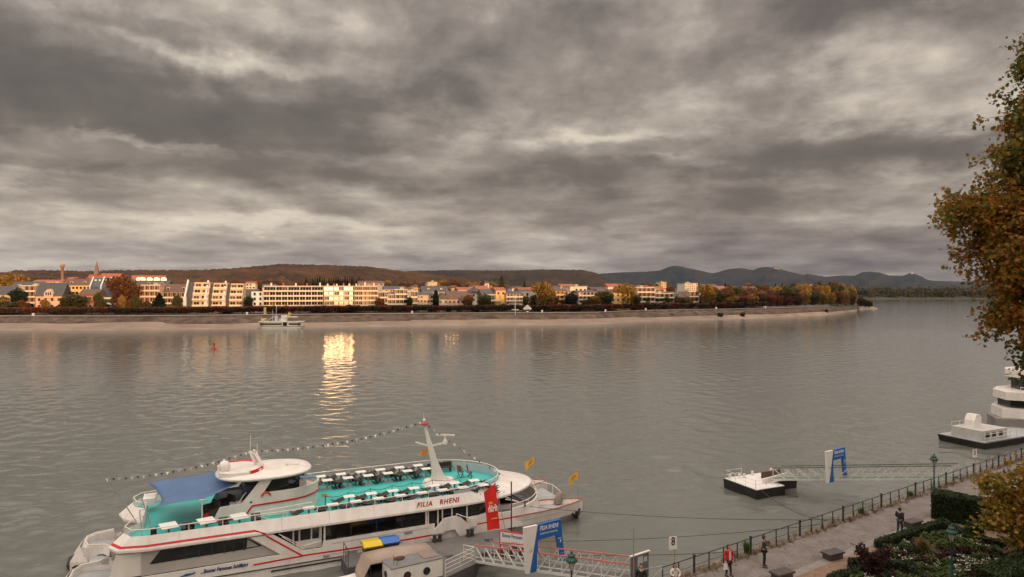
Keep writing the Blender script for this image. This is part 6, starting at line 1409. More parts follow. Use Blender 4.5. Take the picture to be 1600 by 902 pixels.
def so(x0, hw, z0, z1, m_, nm_, L_=34, tap=4, p=None, **k): mb = MB(); mb.prism([(x0, 0), (x0 + tap * .4, -hw * .7), (x0 + tap, -hw), (L_, -hw), (L_, hw), (x0 + tap, hw), (x0 + tap * .4, hw * .7)], z0, z1); return mb.build(nm_, m_, p or r, **k)
so(-2.4, 4.0, -.4, 1.9, mat('shadow_grey_ship_bottom', (.22, .21, .20), .6, var=.25, vs=.6), 'hull', tap=7); so(-1.0, 4.1, 1.9, 3.1, white, 'bulwark', tap=6); so(.8, 3.7, 3.1, 4.2, shipglass, 'lower_saloon'); so(-.2, 4.1, 4.2, 5.25, white, 'middle_deck', tap=5); so(3.6, 3.5, 5.25, 6.9, shipglass, 'upper_saloon'); so(3.2, 3.9, 6.9, 7.9, white, 'roof_deck', tap=3)  # lower hull has shadow put into its grey base colour
for k in range(9): MB().b2(3.4 + k * 2.2, 3.55 + k * 2.2, -3.58, -3.5, 5.25, 6.9).build('mullion', white_dirty, r)
for k in range(9): MB().b2(4.4 + k * 2.4, 4.55 + k * 2.4, -3.78, -3.7, 3.1, 4.2).build('mullion', white_dirty, r)
rail([(.4, -1.5, 5.25), (2.5, -3.9, 5.25), (20, -3.9, 5.25)], .8, (.5,), .04, 1.8, white_dirty, r); mb = MB(); mb.b2(1.5, 7, -3.6, -2.6, 3.4, 3.7); mb.build('blue_tarpaulin', mat('light_blue_cover', (.05, .25, .38), .6), r); mb = MB(); mb.b2(5, 9, -3.8, -3.3, 3.2, 3.5); mb.build('life_raft', mat('raft_orange', (.5, .09, .03), .6), r)
mb = MB(); mb.tube([(5, -3.8, 7.6), (7.5, -4.1, 4.8)], .06, 5); mb.build('boom', mat('boom_yellow', (.4, .28, .1), .6), r)
mb = MB(); mb.tube([(.6 + 0, -3.9, 4.1), (.6, -3.9, 4.1)], .05, 4); 
# ---- lamps
lampg = mat('lamp_green_paint', (.015, .075, .062), .45, var=.2, vs=6); lampglass = mat('lamp_glass', (.45, .40, .32), .25)
def lamp(loc, h_, label, glass_up=False):
    o = empty('street_lamp', loc, R(20), label, 'street lamp', 'green street lamps')
    mb = MB(); mb.lathe([(.14, 0), (.14, .3), (.09, .4), (.07, .8), (.05, 1.2), (.045, h_ - .75), (.08, h_ - .72), (.05, h_ - .68)], n=10); mb.build('post', lampg, o)
    mb = MB(); mb.lathe([(.07, h_ - .66), (.20, h_ - .25), (.21, h_ - .22)], n=8, smooth=False); mb.build('lantern_glass', lampglass, o)
    mb = MB()
    for k in range(4): a = k * math.pi / 2 + .4; mb.bar((.07 * math.cos(a), .07 * math.sin(a), h_ - .66), (.21 * math.cos(a), .21 * math.sin(a), h_ - .22), .02)
    mb.lathe([(.27, h_ - .26), (.30, h_ - .22), (.27, h_ - .13), (.18, h_ - .06), (.165, h_ - .03), (.185, h_ - .01), (.16, h_ + .06), (.08, h_ + .11), (.05, h_ + .15), (.07, h_ + .19), (.04, h_ + .24), (0, h_ + .26)], n=14); mb.build('lamp_hood', lampg, o); return o
q = S(-8.4, .3, QZ); kq = P(893, 866, 6.35); lamp((kq.x, kq.y, QZ), 2.75, 'green lamp in front of the gangway beside the blue portal')
q = S(27.1, .25, QZ); lamp(q, 2.75, 'green lamp standing at the corner of the tall clipped hedge')
kq = P(1487, 826, 6.35); lamp((kq.x, kq.y, QZ), 2.85, 'dark green lamp rising from the flower beds')
# ---- stone benches
bm_ = mat('dark_stone', (.075, .062, .06), .6, var=.25, vs=3)
for u, lab in ((17.9, 'dark stone bench block near the walking man'), (8.5, 'dark stone bench block beside the red leaved shrub'), (3.6, 'dark stone bench block cut off by the bottom edge')):
    o = empty('stone_bench', S(u, 3.0, QZ), SA + R(-8), lab, 'bench', 'stone benches'); mb = MB(); mb.b2(-.62, .62, -.36, .36, .30, .42); mb.build('seat', bm_, o, bevel=.02); mb = MB(); mb.b2(-.52, .52, -.28, .28, 0, .30); mb.build('plinth', bm_, o)
# ================================================================ GARDEN, TREES, PEOPLE
hedge_m = leafmat('box_hedge_leaves', [(.010, .016, .007), (.028, .048, .015), (.055, .085, .026)], .12, .5, 2.0)
green_m = leafmat('garden_leaves', [(.016, .028, .010), (.05, .085, .022), (.10, .14, .045), (.15, .13, .05)], .2, .6, 1.2)
wine_m = leafmat('copper_leaves', [(.012, .006, .007), (.04, .012, .014), (.075, .025, .02)], .2, .6, 1.5)
straw_m = leafmat('straw_blades', [(.10, .065, .03), (.22, .15, .075), (.30, .21, .11)], .2, .8, 1.5)
petal_m = leafmat('white_petals', [(.45, .42, .36), (.62, .60, .55), (.72, .70, .66)], .2, .6, 3)
pink_m = leafmat('pink_petals', [(.22, .06, .08), (.30, .12, .12), (.35, .22, .18)], .2, .6, 3)
litter_m = leafmat('fallen_leaf_colours', [(.10, .035, .012), (.24, .10, .03), (.30, .17, .05), (.20, .12, .07)], .1, .8, 2)
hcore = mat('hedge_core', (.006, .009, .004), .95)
def meshobj(name, me, parent=None, loc=None):
    o = bpy.data.objects.new(name, me); C.objects.link(o)
    if parent is not None: o.parent = parent
    if loc is not None: o.location = loc
    return o
def hedge(pts, h_, w_, label, group=None, dens=420, leaf=.035, name='box_hedge', base=QZ):
    pts = [Vector(p) for p in pts]; o0 = pts[0].copy(); o0.z = base; r = empty(name, o0, 0, label, 'hedge', group); core = MB(); L = []
    rg = np.random.default_rng(len(pts) + int(h_ * 100) + int(pts[0].x * 10))
    for a, b_ in zip(pts[:-1], pts[1:]):
        a, b_ = a - o0, b_ - o0; a.z = b_.z = 0; d = (b_ - a); ln = d.length; d.normalize(); n_ = Vector((-d.y, d.x, 0)); a = a - d * w_ * .45; b_ = b_ + d * w_ * .45; ln = (b_ - a).length
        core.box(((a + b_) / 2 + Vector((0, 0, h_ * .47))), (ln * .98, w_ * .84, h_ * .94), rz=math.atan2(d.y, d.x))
        area = 2 * ln * h_ + ln * w_ + 2 * w_ * h_; N = int(area * dens)
        t = rg.random(N); f = rg.random(N); s = rg.random(N)
        pa = 2 * ln * h_ / area; pb = pa + ln * w_ / area
        side_ = np.sign(rg.random(N) - .5)
        x = t * ln; y = side_ * w_ / 2; z = s * h_
        tp = (f > pa) & (f <= pb); y = np.where(tp, (s - .5) * w_, y); z = np.where(tp, h_, z)
        en = f > pb; x = np.where(en, np.where(side_ > 0, ln, 0), x); y = np.where(en, (t - .5) * w_, y)
        P_ = np.array(a)[None] + x[:, None] * np.array(d) + y[:, None] * np.array(n_); P_[:, 2] = z; P_ += rg.normal(size=P_.shape) * .022 + .03 * np.sin(P_[:, [0]] * 3.1) * np.array([[.3, .3, .6]])
        L.append(P_)
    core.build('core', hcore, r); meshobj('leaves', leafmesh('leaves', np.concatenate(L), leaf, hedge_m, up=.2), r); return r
def G(px, py, z=QZ): return P(px, py, z)
hedge([G(1374, 856), G(1474, 823)], .48, .45, 'low clipped hedge along the gravel path in front of the flower bed', 'low box hedges')
hedge([G(1474, 825), G(1510, 842)], .48, .45, 'low clipped hedge closing the bed towards the tall hedge', 'low box hedges')
hedge([G(1510, 846), G(1566, 856)], .45, .45, 'low clipped hedge behind the rounded topiary', 'low box hedges')
hedge([G(1386, 862), G(1428, 868)], .42, .4, 'short low hedge left of the ornamental grass', 'low box hedges')
hedge([G(1333, 888), G(1420, 892)], .5, .45, 'low hedge running behind the red leaved shrub', 'low box hedges')
hedge([G(1420, 892), G(1462, 925)], .5, .45, 'low hedge turning down to the bottom edge right of the shrub', 'low box hedges')
hedge([G(1300, 912), G(1345, 898)], .45, .45, 'low hedge at the bottom edge left of the red leaved shrub', 'low box hedges')
hedge([G(1372, 900), G(1415, 922)], .45, .45, 'low hedge at the bottom edge under the red leaved shrub', 'low box hedges')
hedge([S(21.4, 3.4, QZ), S(22.0, 6.2, QZ), S(22.6, 9.3, QZ)], 1.75, 1.35, 'tall dark clipped hedge between promenade and flower garden', None, 520, .04, 'tall_hedge')
hedge([G(1555, 925), G(1640, 885)], 1.1, 1.3, 'dark clipped hedge in the bottom right corner', None, 420, .045, 'tall_hedge')
# topiary
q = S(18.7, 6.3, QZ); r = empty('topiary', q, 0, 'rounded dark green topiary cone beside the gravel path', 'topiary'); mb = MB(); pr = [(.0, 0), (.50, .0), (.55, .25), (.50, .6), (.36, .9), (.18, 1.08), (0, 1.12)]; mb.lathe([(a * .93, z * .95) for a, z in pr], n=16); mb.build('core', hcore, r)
rg = np.random.default_rng(3); z = rg.random(2600) * 1.12; rad = np.interp(z, [p[1] for p in pr[1:]], [p[0] for p in pr[1:]]); a = rg.random(2600) * 6.283; meshobj('leaves', leafmesh('leaves', np.stack([rad * np.cos(a), rad * np.sin(a), z], 1) + rg.normal(size=(2600, 3)) * .015, .035, hedge_m), r)
# bed soil
mb = MB(); mb.add([G(1376, 853) + Vector((0, 0, .03)), G(1474, 822) + Vector((0, 0, .03)), G(1512, 842) + Vector((0, 0, .03)), G(1620, 856) + Vector((0, 0, .03)), G(1760, 960) + Vector((0, 0, .03)), G(1280, 960) + Vector((0, 0, .03)), G(1300, 915) + Vector((0, 0, .03)), G(1335, 888) + Vector((0, 0, .03))], [tuple(range(8))[::-1]]); tag(mb.build('ground', soilm), kind='structure')
# plants
def plant_mesh(kind, k):
    rg = np.random.default_rng(k * 13 + 5)
    if kind in ('green', 'wine', 'flower'):
        cs = [(rg.normal() * .16, rg.normal() * .16, rg.uniform(.1, .3), .22, .22, .2) for _ in range(6)]; p = blobpts(420, cs, rg); p[:, 2] = np.abs(p[:, 2]); return leafmesh('leaves', p, .05, wine_m if kind == 'wine' else green_m)
    if kind == 'bloom':
        cs = [(rg.normal() * .2, rg.normal() * .2, rg.uniform(.34, .5), .2, .2, .06) for _ in range(5)]; return leafmesh('blossoms', blobpts(13, cs, rg), .034, petal_m, up=2)
pm_ = {(kd, k): plant_mesh(kd, k) for kd in ('green', 'wine', 'flower', 'bloom') for k in range(3)}
random.seed(31); npl = 0
def inside(px, py): return (py > 862 - (px - 1376) * .33 + 4 if px < 1474 else py > 828 + (px - 1474) * .42) and not (1330 < px < 1425 and py > 884 and py < 898)
for _ in range(700):
    px, py = random.uniform(1340, 1640), random.uniform(826, 925)
    if not inside(px, py): continue
    near = (px - 1400) ** 2 + ((py - 875) * 1.4) ** 2
    kd = random.choice(['flower', 'green', 'green', 'wine'] if (px < 1510 and py < 895) else ['wine', 'green', 'green', 'wine', 'flower'])
    if near > 1e9: continue
    q = G(px, py); k = random.randrange(3); s_ = random.uniform(.55, 1.15)
    lab, grp, cat, nm_ = {'flower': ('low flowering plant with small white blossoms in the flower bed', 'white flowering plants in the bed', 'flower', 'flowering_plant'), 'green': ('low green leafy plant in the flower bed', 'green plants in the bed', 'plant', 'garden_plant'), 'wine': ('low wine red leafy plant in the flower bed', 'red plants in the bed', 'plant', 'garden_plant')}[kd]
    r = empty(nm_, q, random.uniform(0, 6.28), lab, cat, grp); r.scale = (s_, s_, s_ * random.uniform(.7, 1.3)); meshobj('leaves', pm_[kd, k], r)
    if kd == 'flower':
        b_ = meshobj('blossoms', pm_['bloom', k], r)
        if random.random() < .2: b_.material_slots[0].link = 'OBJECT'; b_.material_slots[0].material = pink_m; r['label'] = 'low flowering plant with dull pink blossoms in the flower bed'; r['group'] = 'pink flowering plants in the bed'
    npl += 1
    if npl > 190: break
def blades(n, h_, spread, w_, seed, curve=.5):
    rg = np.random.default_rng(seed); vs = []; fs = []
    for i in range(n):
        a = rg.random() * 6.283; l = h_ * rg.uniform(.6, 1.1); s = spread * rg.random() ** .6; b0 = np.array([rg.normal() * .06, rg.normal() * .06, 0]); dr = np.array([math.cos(a), math.sin(a), 0]); sd_ = np.array([-math.sin(a), math.cos(a), 0]) * w_ * rg.uniform(.6, 1.2)
        m1 = b0 + dr * s * .3 + np.array([0, 0, l * .6]); m2 = b0 + dr * s + np.array([0, 0, l * (1 - .25 * s / max(spread, .01))]); k = len(vs); vs += [b0 - sd_, b0 + sd_, m1 - sd_, m1 + sd_, m2]; fs += [(k, k + 1, k + 3, k + 2), (k + 2, k + 3, k + 4)]
    return vs, fs
def tuft(name, n, h_, sp, w_, mt, seed): mb = MB(); v, f = blades(n, h_, sp, w_, seed); mb.add(v, f); o = mb.build(name, mt, fix=False); me = o.data; bpy.data.objects.remove(o); return me
q = G(1441, 868); r = empty('ornamental_grass', q, 0, 'pale straw coloured ornamental grass tuft in the middle of the flower bed', 'ornamental grass'); meshobj('blades', tuft('blades', 520, 1.15, .62, .012, straw_m, 3), r)
q = G(1553, 868); r = empty('ornamental_grass', q, 0, 'smaller greenish grass tuft beside the autumn tree', 'ornamental grass'); meshobj('blades', tuft('blades', 220, .7, .5, .012, green_m, 8), r)
# weeds along the quay edge: stuff
V, Fc = [], []
rg = np.random.default_rng(12)
for _ in range(420):
    u = rg.uniform(-2, 58); v = rg.normal() * .16 - .02; vv, ff = blades(14, rg.uniform(.12, .42), rg.uniform(.12, .35), .008, int(rg.integers(1e6))); q = S(u, v, QZ); k = len(V); V += [(x + q.x, y + q.y, z + q.z) for x, y, z in vv]; Fc += [tuple(i + k for i in f) for f in ff]
mb = MB(); mb.add(V, Fc); tag(mb.build('dry_grass', straw_m, fix=False), 'dry brown grass growing along the foot of the iron railing', 'grass', kind='stuff')
for u, h_, lab in ((4.9, .95, 'bright green weed growing up the railing behind the man in brown'), (17.6, .5, 'small green weed at the foot of the railing near the walking man'), (24.5, .55, 'small green weed at the railing near the tall hedge')):
    r = empty('weed', S(u, -.25, QZ), 0, lab, 'plant'); meshobj('blades', tuft('blades', 90, h_, .5, .02, leafmat('weed_green%d' % int(u), [(.04, .07, .012), (.09, .15, .03), (.16, .20, .05)]), int(u)), r)
# fallen leaves: stuff
pts = []
for _ in range(900):
    u, v = rg.uniform(1, 34), rg.uniform(.15, 9.5) ** 1; q = S(u, v, QZ + .035)
    if v < 3.3 and rg.random() < .75: continue
    pts.append(q)
for _ in range(900):
    q = G(rg.uniform(1430, 1640), rg.uniform(850, 930)); pts.append(Vector((q.x, q.y, QZ + .06 + rg.random() * .15)))
o = meshobj('fallen_leaves', leafmesh('fallen_leaves', np.array([tuple(p) for p in pts]), .055, litter_m, up=3)); tag(o, 'scattered fallen autumn leaves on path and flower bed', 'leaves', kind='stuff')

# ---- leafy trees built from limbs, twigs and lobed leaves
maple = [(0, -.9), (.35, -.55), (.95, -.55), (.62, -.1), (.95, .45), (.38, .35), (0, 1.05), (-.38, .35), (-.95, .45), (-.62, -.1), (-.95, -.55), (-.35, -.55)]
def big_tree(name, base, top, hubs, leafmt, label, nleaf, leaf, trunk_r, seed, twig=.9, ccount=None):
    rd = random.Random(seed); rg = np.random.default_rng(seed); r = empty(name, base, 0, label, 'tree'); b0 = Vector(base); mb = MB(); top = Vector(top) - b0
    pts = [Vector((0, 0, -.3)), top * .33 + Vector((.15, .1, 0)), top * .66 + Vector((-.1, 0, 0)), top]; mb.tube(pts, [trunk_r * 1.15, trunk_r * .85, trunk_r * .55, trunk_r * .2], 12); mb.build('trunk', bark, r)
    lb = MB(); clusters = []
    for (cx_, cy_, cz_, rx_, ry_, rz_, n_) in hubs:
        c = Vector((cx_, cy_, cz_)) - b0; t = min(1, max(.22, (c.z / top.z) * .62)); s0 = top * t; mid = s0.lerp(c, .55) + Vector((rd.uniform(-.4, .4), rd.uniform(-.4, .4), rd.uniform(0, .6)))
        lb.tube([s0, mid, c], [trunk_r * .32, trunk_r * .18, trunk_r * .07], 6)
        for k in range(n_):
            v = Vector(rg.normal(size=3)); v.normalize(); v *= rd.random() ** .35; e = c + Vector((v.x * rx_, v.y * ry_, v.z * rz_)); m2 = c.lerp(e, .5) + Vector((0, 0, .12)); lb.tube([c.lerp(e, .0), m2, e], [trunk_r * .06, trunk_r * .035, .008], 4, cap=False); clusters.append(e); clusters.append(m2.lerp(e, .4))
            for _ in range(3):
                e2 = e + Vector((rd.gauss(0, twig * .45), rd.gauss(0, twig * .45), rd.gauss(-.1, twig * .4))); lb.tube([m2.lerp(e, .7), e2], [.014, .005], 3, cap=False); clusters.append(e2)
    lb.build('limbs', bark, r)
    cl = np.array([tuple(c) for c in clusters]); ix = rg.integers(0, len(cl), nleaf); off = rg.normal(size=(nleaf, 3)) * np.array([.26, .26, .22]) * twig
    off[:, 2] -= .12 * twig; P_ = cl[ix] + off
    meshobj('crown', leafmesh('crown', P_, leaf, leafmt, tmpl=maple, up=.1), r)
    return r
plane_m = leafmat('plane_tree_leaves', [(.025, .04, .009), (.075, .095, .016), (.13, .135, .022), (.28, .17, .026), (.36, .14, .022), (.20, .075, .02)], .38, .5, .22)
maple_m = leafmat('autumn_maple_leaves', [(.05, .06, .01), (.16, .16, .025), (.38, .26, .04), (.45, .22, .035), (.42, .12, .03)], .3, .5, .5)
hub = [(23.6, 30, 24.6, 1.9, 1.8, 1.5, 34), (21.9, 30.3, 25.2, 1.2, 1.3, 1.0, 14), (20.6, 30, 22.7, 1.8, 1.5, 1.0, 26), (22.6, 30.4, 22.2, 2.0, 2, 1.6, 40), (21.2, 29.6, 20.9, 1.6, 1.6, 1.3, 28), (22.8, 30, 19.6, 1.7, 1.8, 1.4, 36), (22.4, 30, 17.9, 1.3, 1.4, 1.0, 20), (23.6, 30, 16.4, 1.4, 1.5, 1.1, 22), (23.4, 30.5, 27.2, 1.3, 1.5, 1.2, 20), (23.9, 30.2, 29.3, 1.2, 1.4, 1.0, 18), (24.6, 30.5, 21.5, 2, 2.2, 2, 40), (24.8, 30, 18.5, 1.8, 2, 1.6, 30),
       (26.0, 31, 30.5, 2.4, 2.4, 1.8, 30), (26.5, 31.5, 26.5, 2.6, 2.6, 2.2, 40), (27, 32, 22, 3, 3, 2.4, 40), (30, 31, 25, 2.8, 2.8, 2.4, 34), (31, 30, 21, 2.6, 2.6, 2.2, 26), (28, 28, 20, 2.4, 2.4, 2, 26), (28, 29, 28, 2.4, 2.4, 2, 26), (27, 31, 17.4, 2, 2.2, 1.4, 20)]
big_tree('plane_tree', (27.6, 30.6, QZ), (27.2, 31, 27), hub, plane_m, 'tall plane tree with green and rusty autumn leaves along the right edge', 60000, .102, .42, 5)
hub = [(29.0, 38.5, 8.6, 1.2, 1.2, .8, 16), (28.2, 38.8, 7.4, 1.1, 1.2, .9, 18), (28.0, 38.5, 6.1, 1.1, 1.2, .8, 18), (28.9, 38.6, 5.0, 1.0, 1.1, .7, 14), (27.3, 38.7, 8.35, .9, .5, .35, 7), (29.7, 38.8, 6.8, 1.3, 1.3, 1.2, 22), (30.8, 38.5, 7.8, 1.3, 1.3, 1.2, 16), (30.8, 38.3, 5.6, 1.3, 1.3, 1.1, 14), (29.8, 38.3, 9.3, 1.0, 1, .6, 10)]
big_tree('young_maple', (29.9, 38.6, QZ), (29.8, 38.6, 9.0), hub, maple_m, 'young tree with yellow orange leaves beside the flower beds on the right', 6200, .115, .13, 9, twig=.75)
q = G(1362, 905); q.z = QZ
hub = [(q.x - .2, q.y, 4.75, .5, .5, .35, 14), (q.x + .35, q.y, 4.5, .5, .5, .35, 12), (q.x - .55, q.y + .1, 5.15, .28, .3, .3, 8), (q.x + .7, q.y, 4.9, .28, .3, .25, 6), (q.x + .1, q.y, 4.15, .5, .5, .3, 10)]
big_tree('copper_shrub', tuple(q), (q.x, q.y, 4.7), hub, wine_m, 'dark wine red leaved shrub with upright branches beside the gravel path', 2600, .055, .05, 12, twig=.3)
for o in C.objects:
    if o.name.startswith('copper_shrub'): o['category'] = 'shrub'

# ---- people
skin_m = mat('skin', (.42, .25, .18), .6); hair_m = mat('dark_hair', (.018, .012, .010), .6)
def skinned(name, verts, edges, radii, mt, parent, sub=2, root=0):
    me = bpy.data.meshes.new(name); me.from_pydata([tuple(v) for v in verts], edges, []); o = bpy.data.objects.new(name, me); C.objects.link(o)
    me.materials.append(mt)
    o.modifiers.new('skin', 'SKIN'); sv_ = me.skin_vertices[0].data
    for i, r_ in enumerate(radii): rx, ry = r_ if isinstance(r_, tuple) else (r_, r_); sv_[i].radius = (rx, ry); sv_[i].use_root = (i == root)
    s = o.modifiers.new('sub', 'SUBSURF'); s.levels = s.render_levels = sub
    dg = bpy.context.evaluated_depsgraph_get(); dg.update(); m2 = bpy.data.meshes.new_from_object(o.evaluated_get(dg)); m2.name = name
    bpy.data.objects.remove(o); m2.materials.clear(); m2.materials.append(mt)
    m2.polygons.foreach_set('use_smooth', [True] * len(m2.polygons))
    o = bpy.data.objects.new(name, m2); C.objects.link(o)
    if parent is not None: o.parent = parent
    return o
def fingers(mb_v, w, d, side):
    """five short finger chains leaving a palm at w in direction d"""
    d = Vector(d).normalized(); a = d.cross(Vector((0, 1, 0))); a = a.normalized() if a.length > .1 else Vector((1, 0, 0)); out = []
    for k, ln in enumerate((.075, .085, .08, .06)):
        b_ = Vector(w) + d * .075 + a * ((k - 1.5) * .020); out.append([b_, b_ + d * ln * .55 + Vector((0, -.008, 0)), b_ + d * ln + Vector((0, -.024, 0))])
    b_ = Vector(w) + d * .02 + a * -.035 * side; out.append([b_, b_ + d * .03 - a * .02 * side, b_ + d * .06 - a * .022 * side]); return out
def person(loc, rz, label, H_=1.74, arms=None, legs=None, top=None, bottom=None, shoes=None, hair='short', long_coat=False, hat=False, headturn=0, lean=0, scarf=None, inner=None, bag=None, female=False):
    s = H_ / 1.75; r = empty('person', loc, rz, label, 'person'); r.scale = (s, s, s)
    # local: faces -y
    arms = arms or [((-.19, 0, 1.42), (-.24, .02, 1.14), (-.25, -.05, .89)), ((.19, 0, 1.42), (.24, .02, 1.14), (.25, -.05, .89))]
    legs = legs or [((-.09, 0, .92), (-.10, -.01, .50), (-.11, .02, .08)), ((.09, 0, .92), (.10, -.01, .50), (.11, .02, .08))]
    V = [(0, 0, .96), (0, .01, 1.12), (0, .01, 1.28), (0, 0, 1.40), (0, 0, 1.49), (0, -.015, 1.56), (0, -.02, 1.66), (0, -.015, 1.735)]
    Rd = [(.145, .10), (.13, .09), (.15, .10), (.13, .085), (.052, .052), (.068, .078), (.078, .098), (.052, .06)]; E_ = [(i, i + 1) for i in range(7)]
    for (a, b_, c_) in arms:
        k = len(V); V += [a, b_, c_]; Rd += [.062, .045, .032]; E_ += [(3, k), (k, k + 1), (k + 1, k + 2)]; d = (Vector(c_) - Vector(b_)).normalized(); V.append(tuple(Vector(c_) + d * .07)); Rd.append((.030, .018)); E_.append((k + 2, k + 3))
    for (a, b_, c_) in legs:
        k = len(V); V += [a, b_, c_, (c_[0], c_[1] - .13, .03)]; Rd += [.092, .062, .042, .036]; E_ += [(0, k), (k, k + 1), (k + 1, k + 2), (k + 2, k + 3)]
    body = skinned('body', V, E_, Rd, skin_m, None, 2)
    # join fingers and face into the one body mesh
    parts = [body]
    fv = []
    for i, (a, b_, c_) in enumerate(arms):
        for ch in fingers(None, c_, Vector(c_) - Vector(b_), 1 if i else -1): mb = MB(); mb.tube(ch, [.009, .0085, .006], 6); fv.append(mb)
    hx = MB(); hx.lathe([(0, -.02), (.014, -.012), (.016, 0), (0, .035)], (0, -.125, 1.635), 6)
    for s_ in (-1, 1): hx.lathe([(0, -.012), (.012, 0), (0, .012)], (s_ * .032, -.108, 1.668), 6, m=1); hx.lathe([(0, -.03), (.012, -.015), (.012, .015), (0, .03)], (s_ * .084, -.01, 1.65), 6)
    hx.bar((-.022, -.112, 1.60), (.022, -.112, 1.60), .008, .010, m=2); fv.append(hx)
    bm = bmesh.new(); bm.from_mesh(body.data)
    for mb in fv:
        t_ = mb.build('t', [skin_m, hair_m, mat('lips', (.25, .08, .07), .6)][:3]); bm.from_mesh(t_.data); bpy.data.objects.remove(t_)
    bm.to_mesh(body.data); bm.free(); body.data.materials.append(hair_m); body.data.materials.append(MATS['lips']); body.parent = r
    # clothes follow the same skeleton with slightly larger radii
    def cl(name, idx_pts, mt): V2, R2, E2 = idx_pts; return skinned(name, V2, E2, R2, mt, r, 2)
    zb_ = .72 if long_coat else .93
    Vt = [(0, .0, zb_), (0, .01, 1.12), (0, .01, 1.28), (0, 0, 1.41), (0, .0, 1.47)]; Rt = [(.185, .135) if long_coat else (.165, .12), (.155, .115), (.168, .12), (.15, .10), (.068, .07)]; Et = [(0, 1), (1, 2), (2, 3), (3, 4)]
    for (a, b_, c_) in arms: k = len(Vt); c2 = Vector(b_).lerp(Vector(c_), .93); Vt += [a, b_, tuple(c2)]; Rt += [.078, .062, .050]; Et += [(3, k), (k, k + 1), (k + 1, k + 2)]
    cl('jacket', (Vt, Rt, Et), top)
    Vb = [(0, 0, .98)]; Rb = [(.155, .115)]; Eb = []
    for (a, b_, c_) in legs: k = len(Vb); Vb += [a, b_, (c_[0], c_[1], .10)]; Rb += [.10, .072, .056]; Eb += [(0, k), (k, k + 1), (k + 1, k + 2)]
    cl('trousers', (Vb, Rb, Eb), bottom)
    for (a, b_, c_) in legs: mb = MB(); mb.grid([[(c_[0] + x * k, c_[1] + y, z) for x in (-1, -.6, .6, 1)] for y, k, z in ((.07, .04, .0), (.07, .045, .09), (-.04, .05, .10), (-.17, .045, .055), (-.2, .035, 0))]); mb.b2(c_[0] - .05, c_[0] + .05, c_[1] - .19, c_[1] + .07, 0, .03); mb.build('shoe', shoes or dark, r)
    mb = MB(); rows = []
    for t in np.linspace(-.15, 1, 7): z = 1.66 + .105 * math.sin(t * math.pi / 2) if t >= 0 else 1.60; k = math.cos(max(t, 0) * math.pi / 2) ** .6; rows.append([(.092 * k * math.cos(a), .015 + .108 * k * math.sin(a) + (-.0 if math.sin(a) > -.3 else .03 * (z < 1.70)), z) for a in np.linspace(0, 2 * math.pi, 15)[:-1]])
    mb.grid(rows, smooth=True, close=True); mb.add(rows[-1], [tuple(range(14))])
    if hair == 'long': mb.grid([[(.085 * math.cos(a) * k, .03 + .08 * math.sin(a) * k, z) for a in np.linspace(-.3, math.pi + .3, 9)] for z, k in ((1.68, 1.05), (1.58, 1.15), (1.46, 1.2), (1.36, .9))], smooth=True)
    mb.build('hair', hair_m, r)
    if inner: mb = MB(); mb.grid([[(x, -.10 - .045 * math.cos(x * 9), z) for x in (-.07, -.035, 0, .035, .07)] for z in (.93, 1.1, 1.25, 1.42)], smooth=True); mb.build('pullover', inner, r)
    return r
black = mat('black_cloth', (.012, .012, .014), .8); blue_j = mat('dark_jeans', (.025, .035, .06), .8); olive_j = mat('olive_brown_jacket_cloth', (.065, .05, .035), .8); red_c = mat('red_coat_cloth', (.55, .012, .03), .7); white_c = mat('cream_knit', (.6, .57, .52), .8); darkj = mat('charcoal_jacket_cloth', (.022, .024, .028), .8)
def face(v): return math.atan2(v.y, v.x) + math.pi / 2        # local -y turned to point along v
pr_ = P(1138.5, 900, QZ)
rp = person(pr_, R(20), 'woman with long dark hair in open red coat over white pullover holding a pale bag', 1.70, arms=[((-.19, 0, 1.42), (-.27, .02, 1.16), (-.27, -.06, .93)), ((.19, 0, 1.42), (.26, .0, 1.16), (.22, -.10, .95))], legs=[((-.08, 0, .9), (-.11, -.01, .48), (-.15, .02, .08)), ((.08, 0, .9), (.11, -.01, .48), (.16, .0, .08))], top=red_c, bottom=black, hair='long', long_coat=True, inner=white_c)
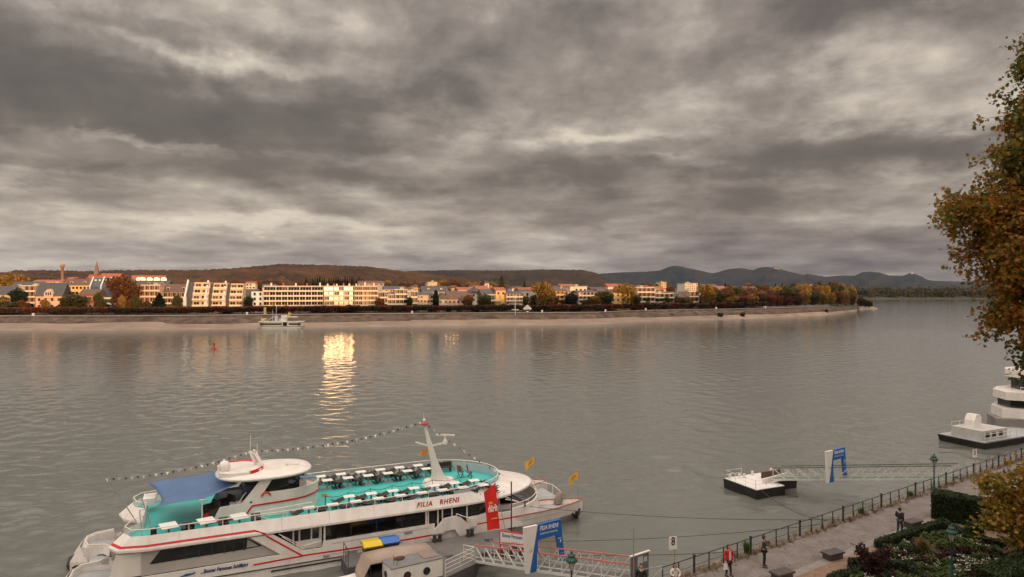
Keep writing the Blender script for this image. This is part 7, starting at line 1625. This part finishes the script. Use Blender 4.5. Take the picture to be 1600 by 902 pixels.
mb = MB(); mb.prism([(-.12, -.05), (.12, -.05), (.12, .05), (-.12, .05)], 0, .30, 0, [(-.09, -.03), (.09, -.03), (.09, .03), (-.09, .03)]); mb.tube([(-.07, 0, .30), (-.05, 0, .42), (.05, 0, .42), (.07, 0, .30)], .01, 4); bg_ = mb.build('hand_bag', mat('pale_bag', (.62, .66, .62), .6)); M_ = Matrix.Rotation(R(20), 3, 'Z'); bg_.location = pr_ + M_ @ Vector((-.27, -.09, .86 - .42)) * .97; tag(bg_, 'pale bag hanging from the hand of the woman in red', 'bag')
pb = P(1194, 886, QZ)
person(pb, R(75), 'man in olive brown jacket raising both hands to his face beside the railing', 1.76, arms=[((-.19, 0, 1.43), (-.23, -.16, 1.28), (-.08, -.34, 1.46)), ((.19, 0, 1.43), (.23, -.18, 1.28), (.08, -.36, 1.46))], legs=[((-.09, 0, .92), (-.12, -.02, .5), (-.15, .02, .08)), ((.09, 0, .92), (.12, -.02, .5), (.15, .02, .08))], top=olive_j, bottom=black)
mb = MB(); mb.box((0, 0, 0), (.14, .02, .08)); cm_ = mb.build('camera_phone', dark, bevel=.004); M_ = Matrix.Rotation(R(75), 3, 'Z'); cm_.location = pb + M_ @ Vector((0, -.42, 1.52)); cm_.rotation_euler = (0, 0, R(75)); tag(cm_, 'small dark phone held up by the man in brown', 'phone')
person(P(1406, 836.5, QZ), R(125), 'man in charcoal jacket and dark blue jeans walking away along the promenade', 1.76, arms=[((-.19, 0, 1.42), (-.25, .08, 1.17), (-.22, .06, .94)), ((.19, 0, 1.42), (.26, -.02, 1.17), (.15, -.16, 1.08))], legs=[((-.09, 0, .92), (-.09, -.10, .50), (-.07, .0, .08)), ((.09, 0, .92), (.08, .05, .50), (.07, .20, .12))], top=darkj, bottom=blue_j)
q = P(1051, 930, QZ); q.z = QZ
person(S(-2.75, 1.15, QZ), R(10), 'dark haired woman in pale patterned top cut off by the bottom edge', 1.68, top=white_c, bottom=black, hair='long', arms=[((-.18, 0, 1.40), (-.27, -.05, 1.18), (-.10, -.20, 1.12)), ((.18, 0, 1.40), (.27, -.05, 1.18), (.10, -.20, 1.05))])
person(S(-4.45, .45, QZ), R(-15), 'man in dark clothes below the information board at the bottom edge', 1.78, top=black, bottom=blue_j)
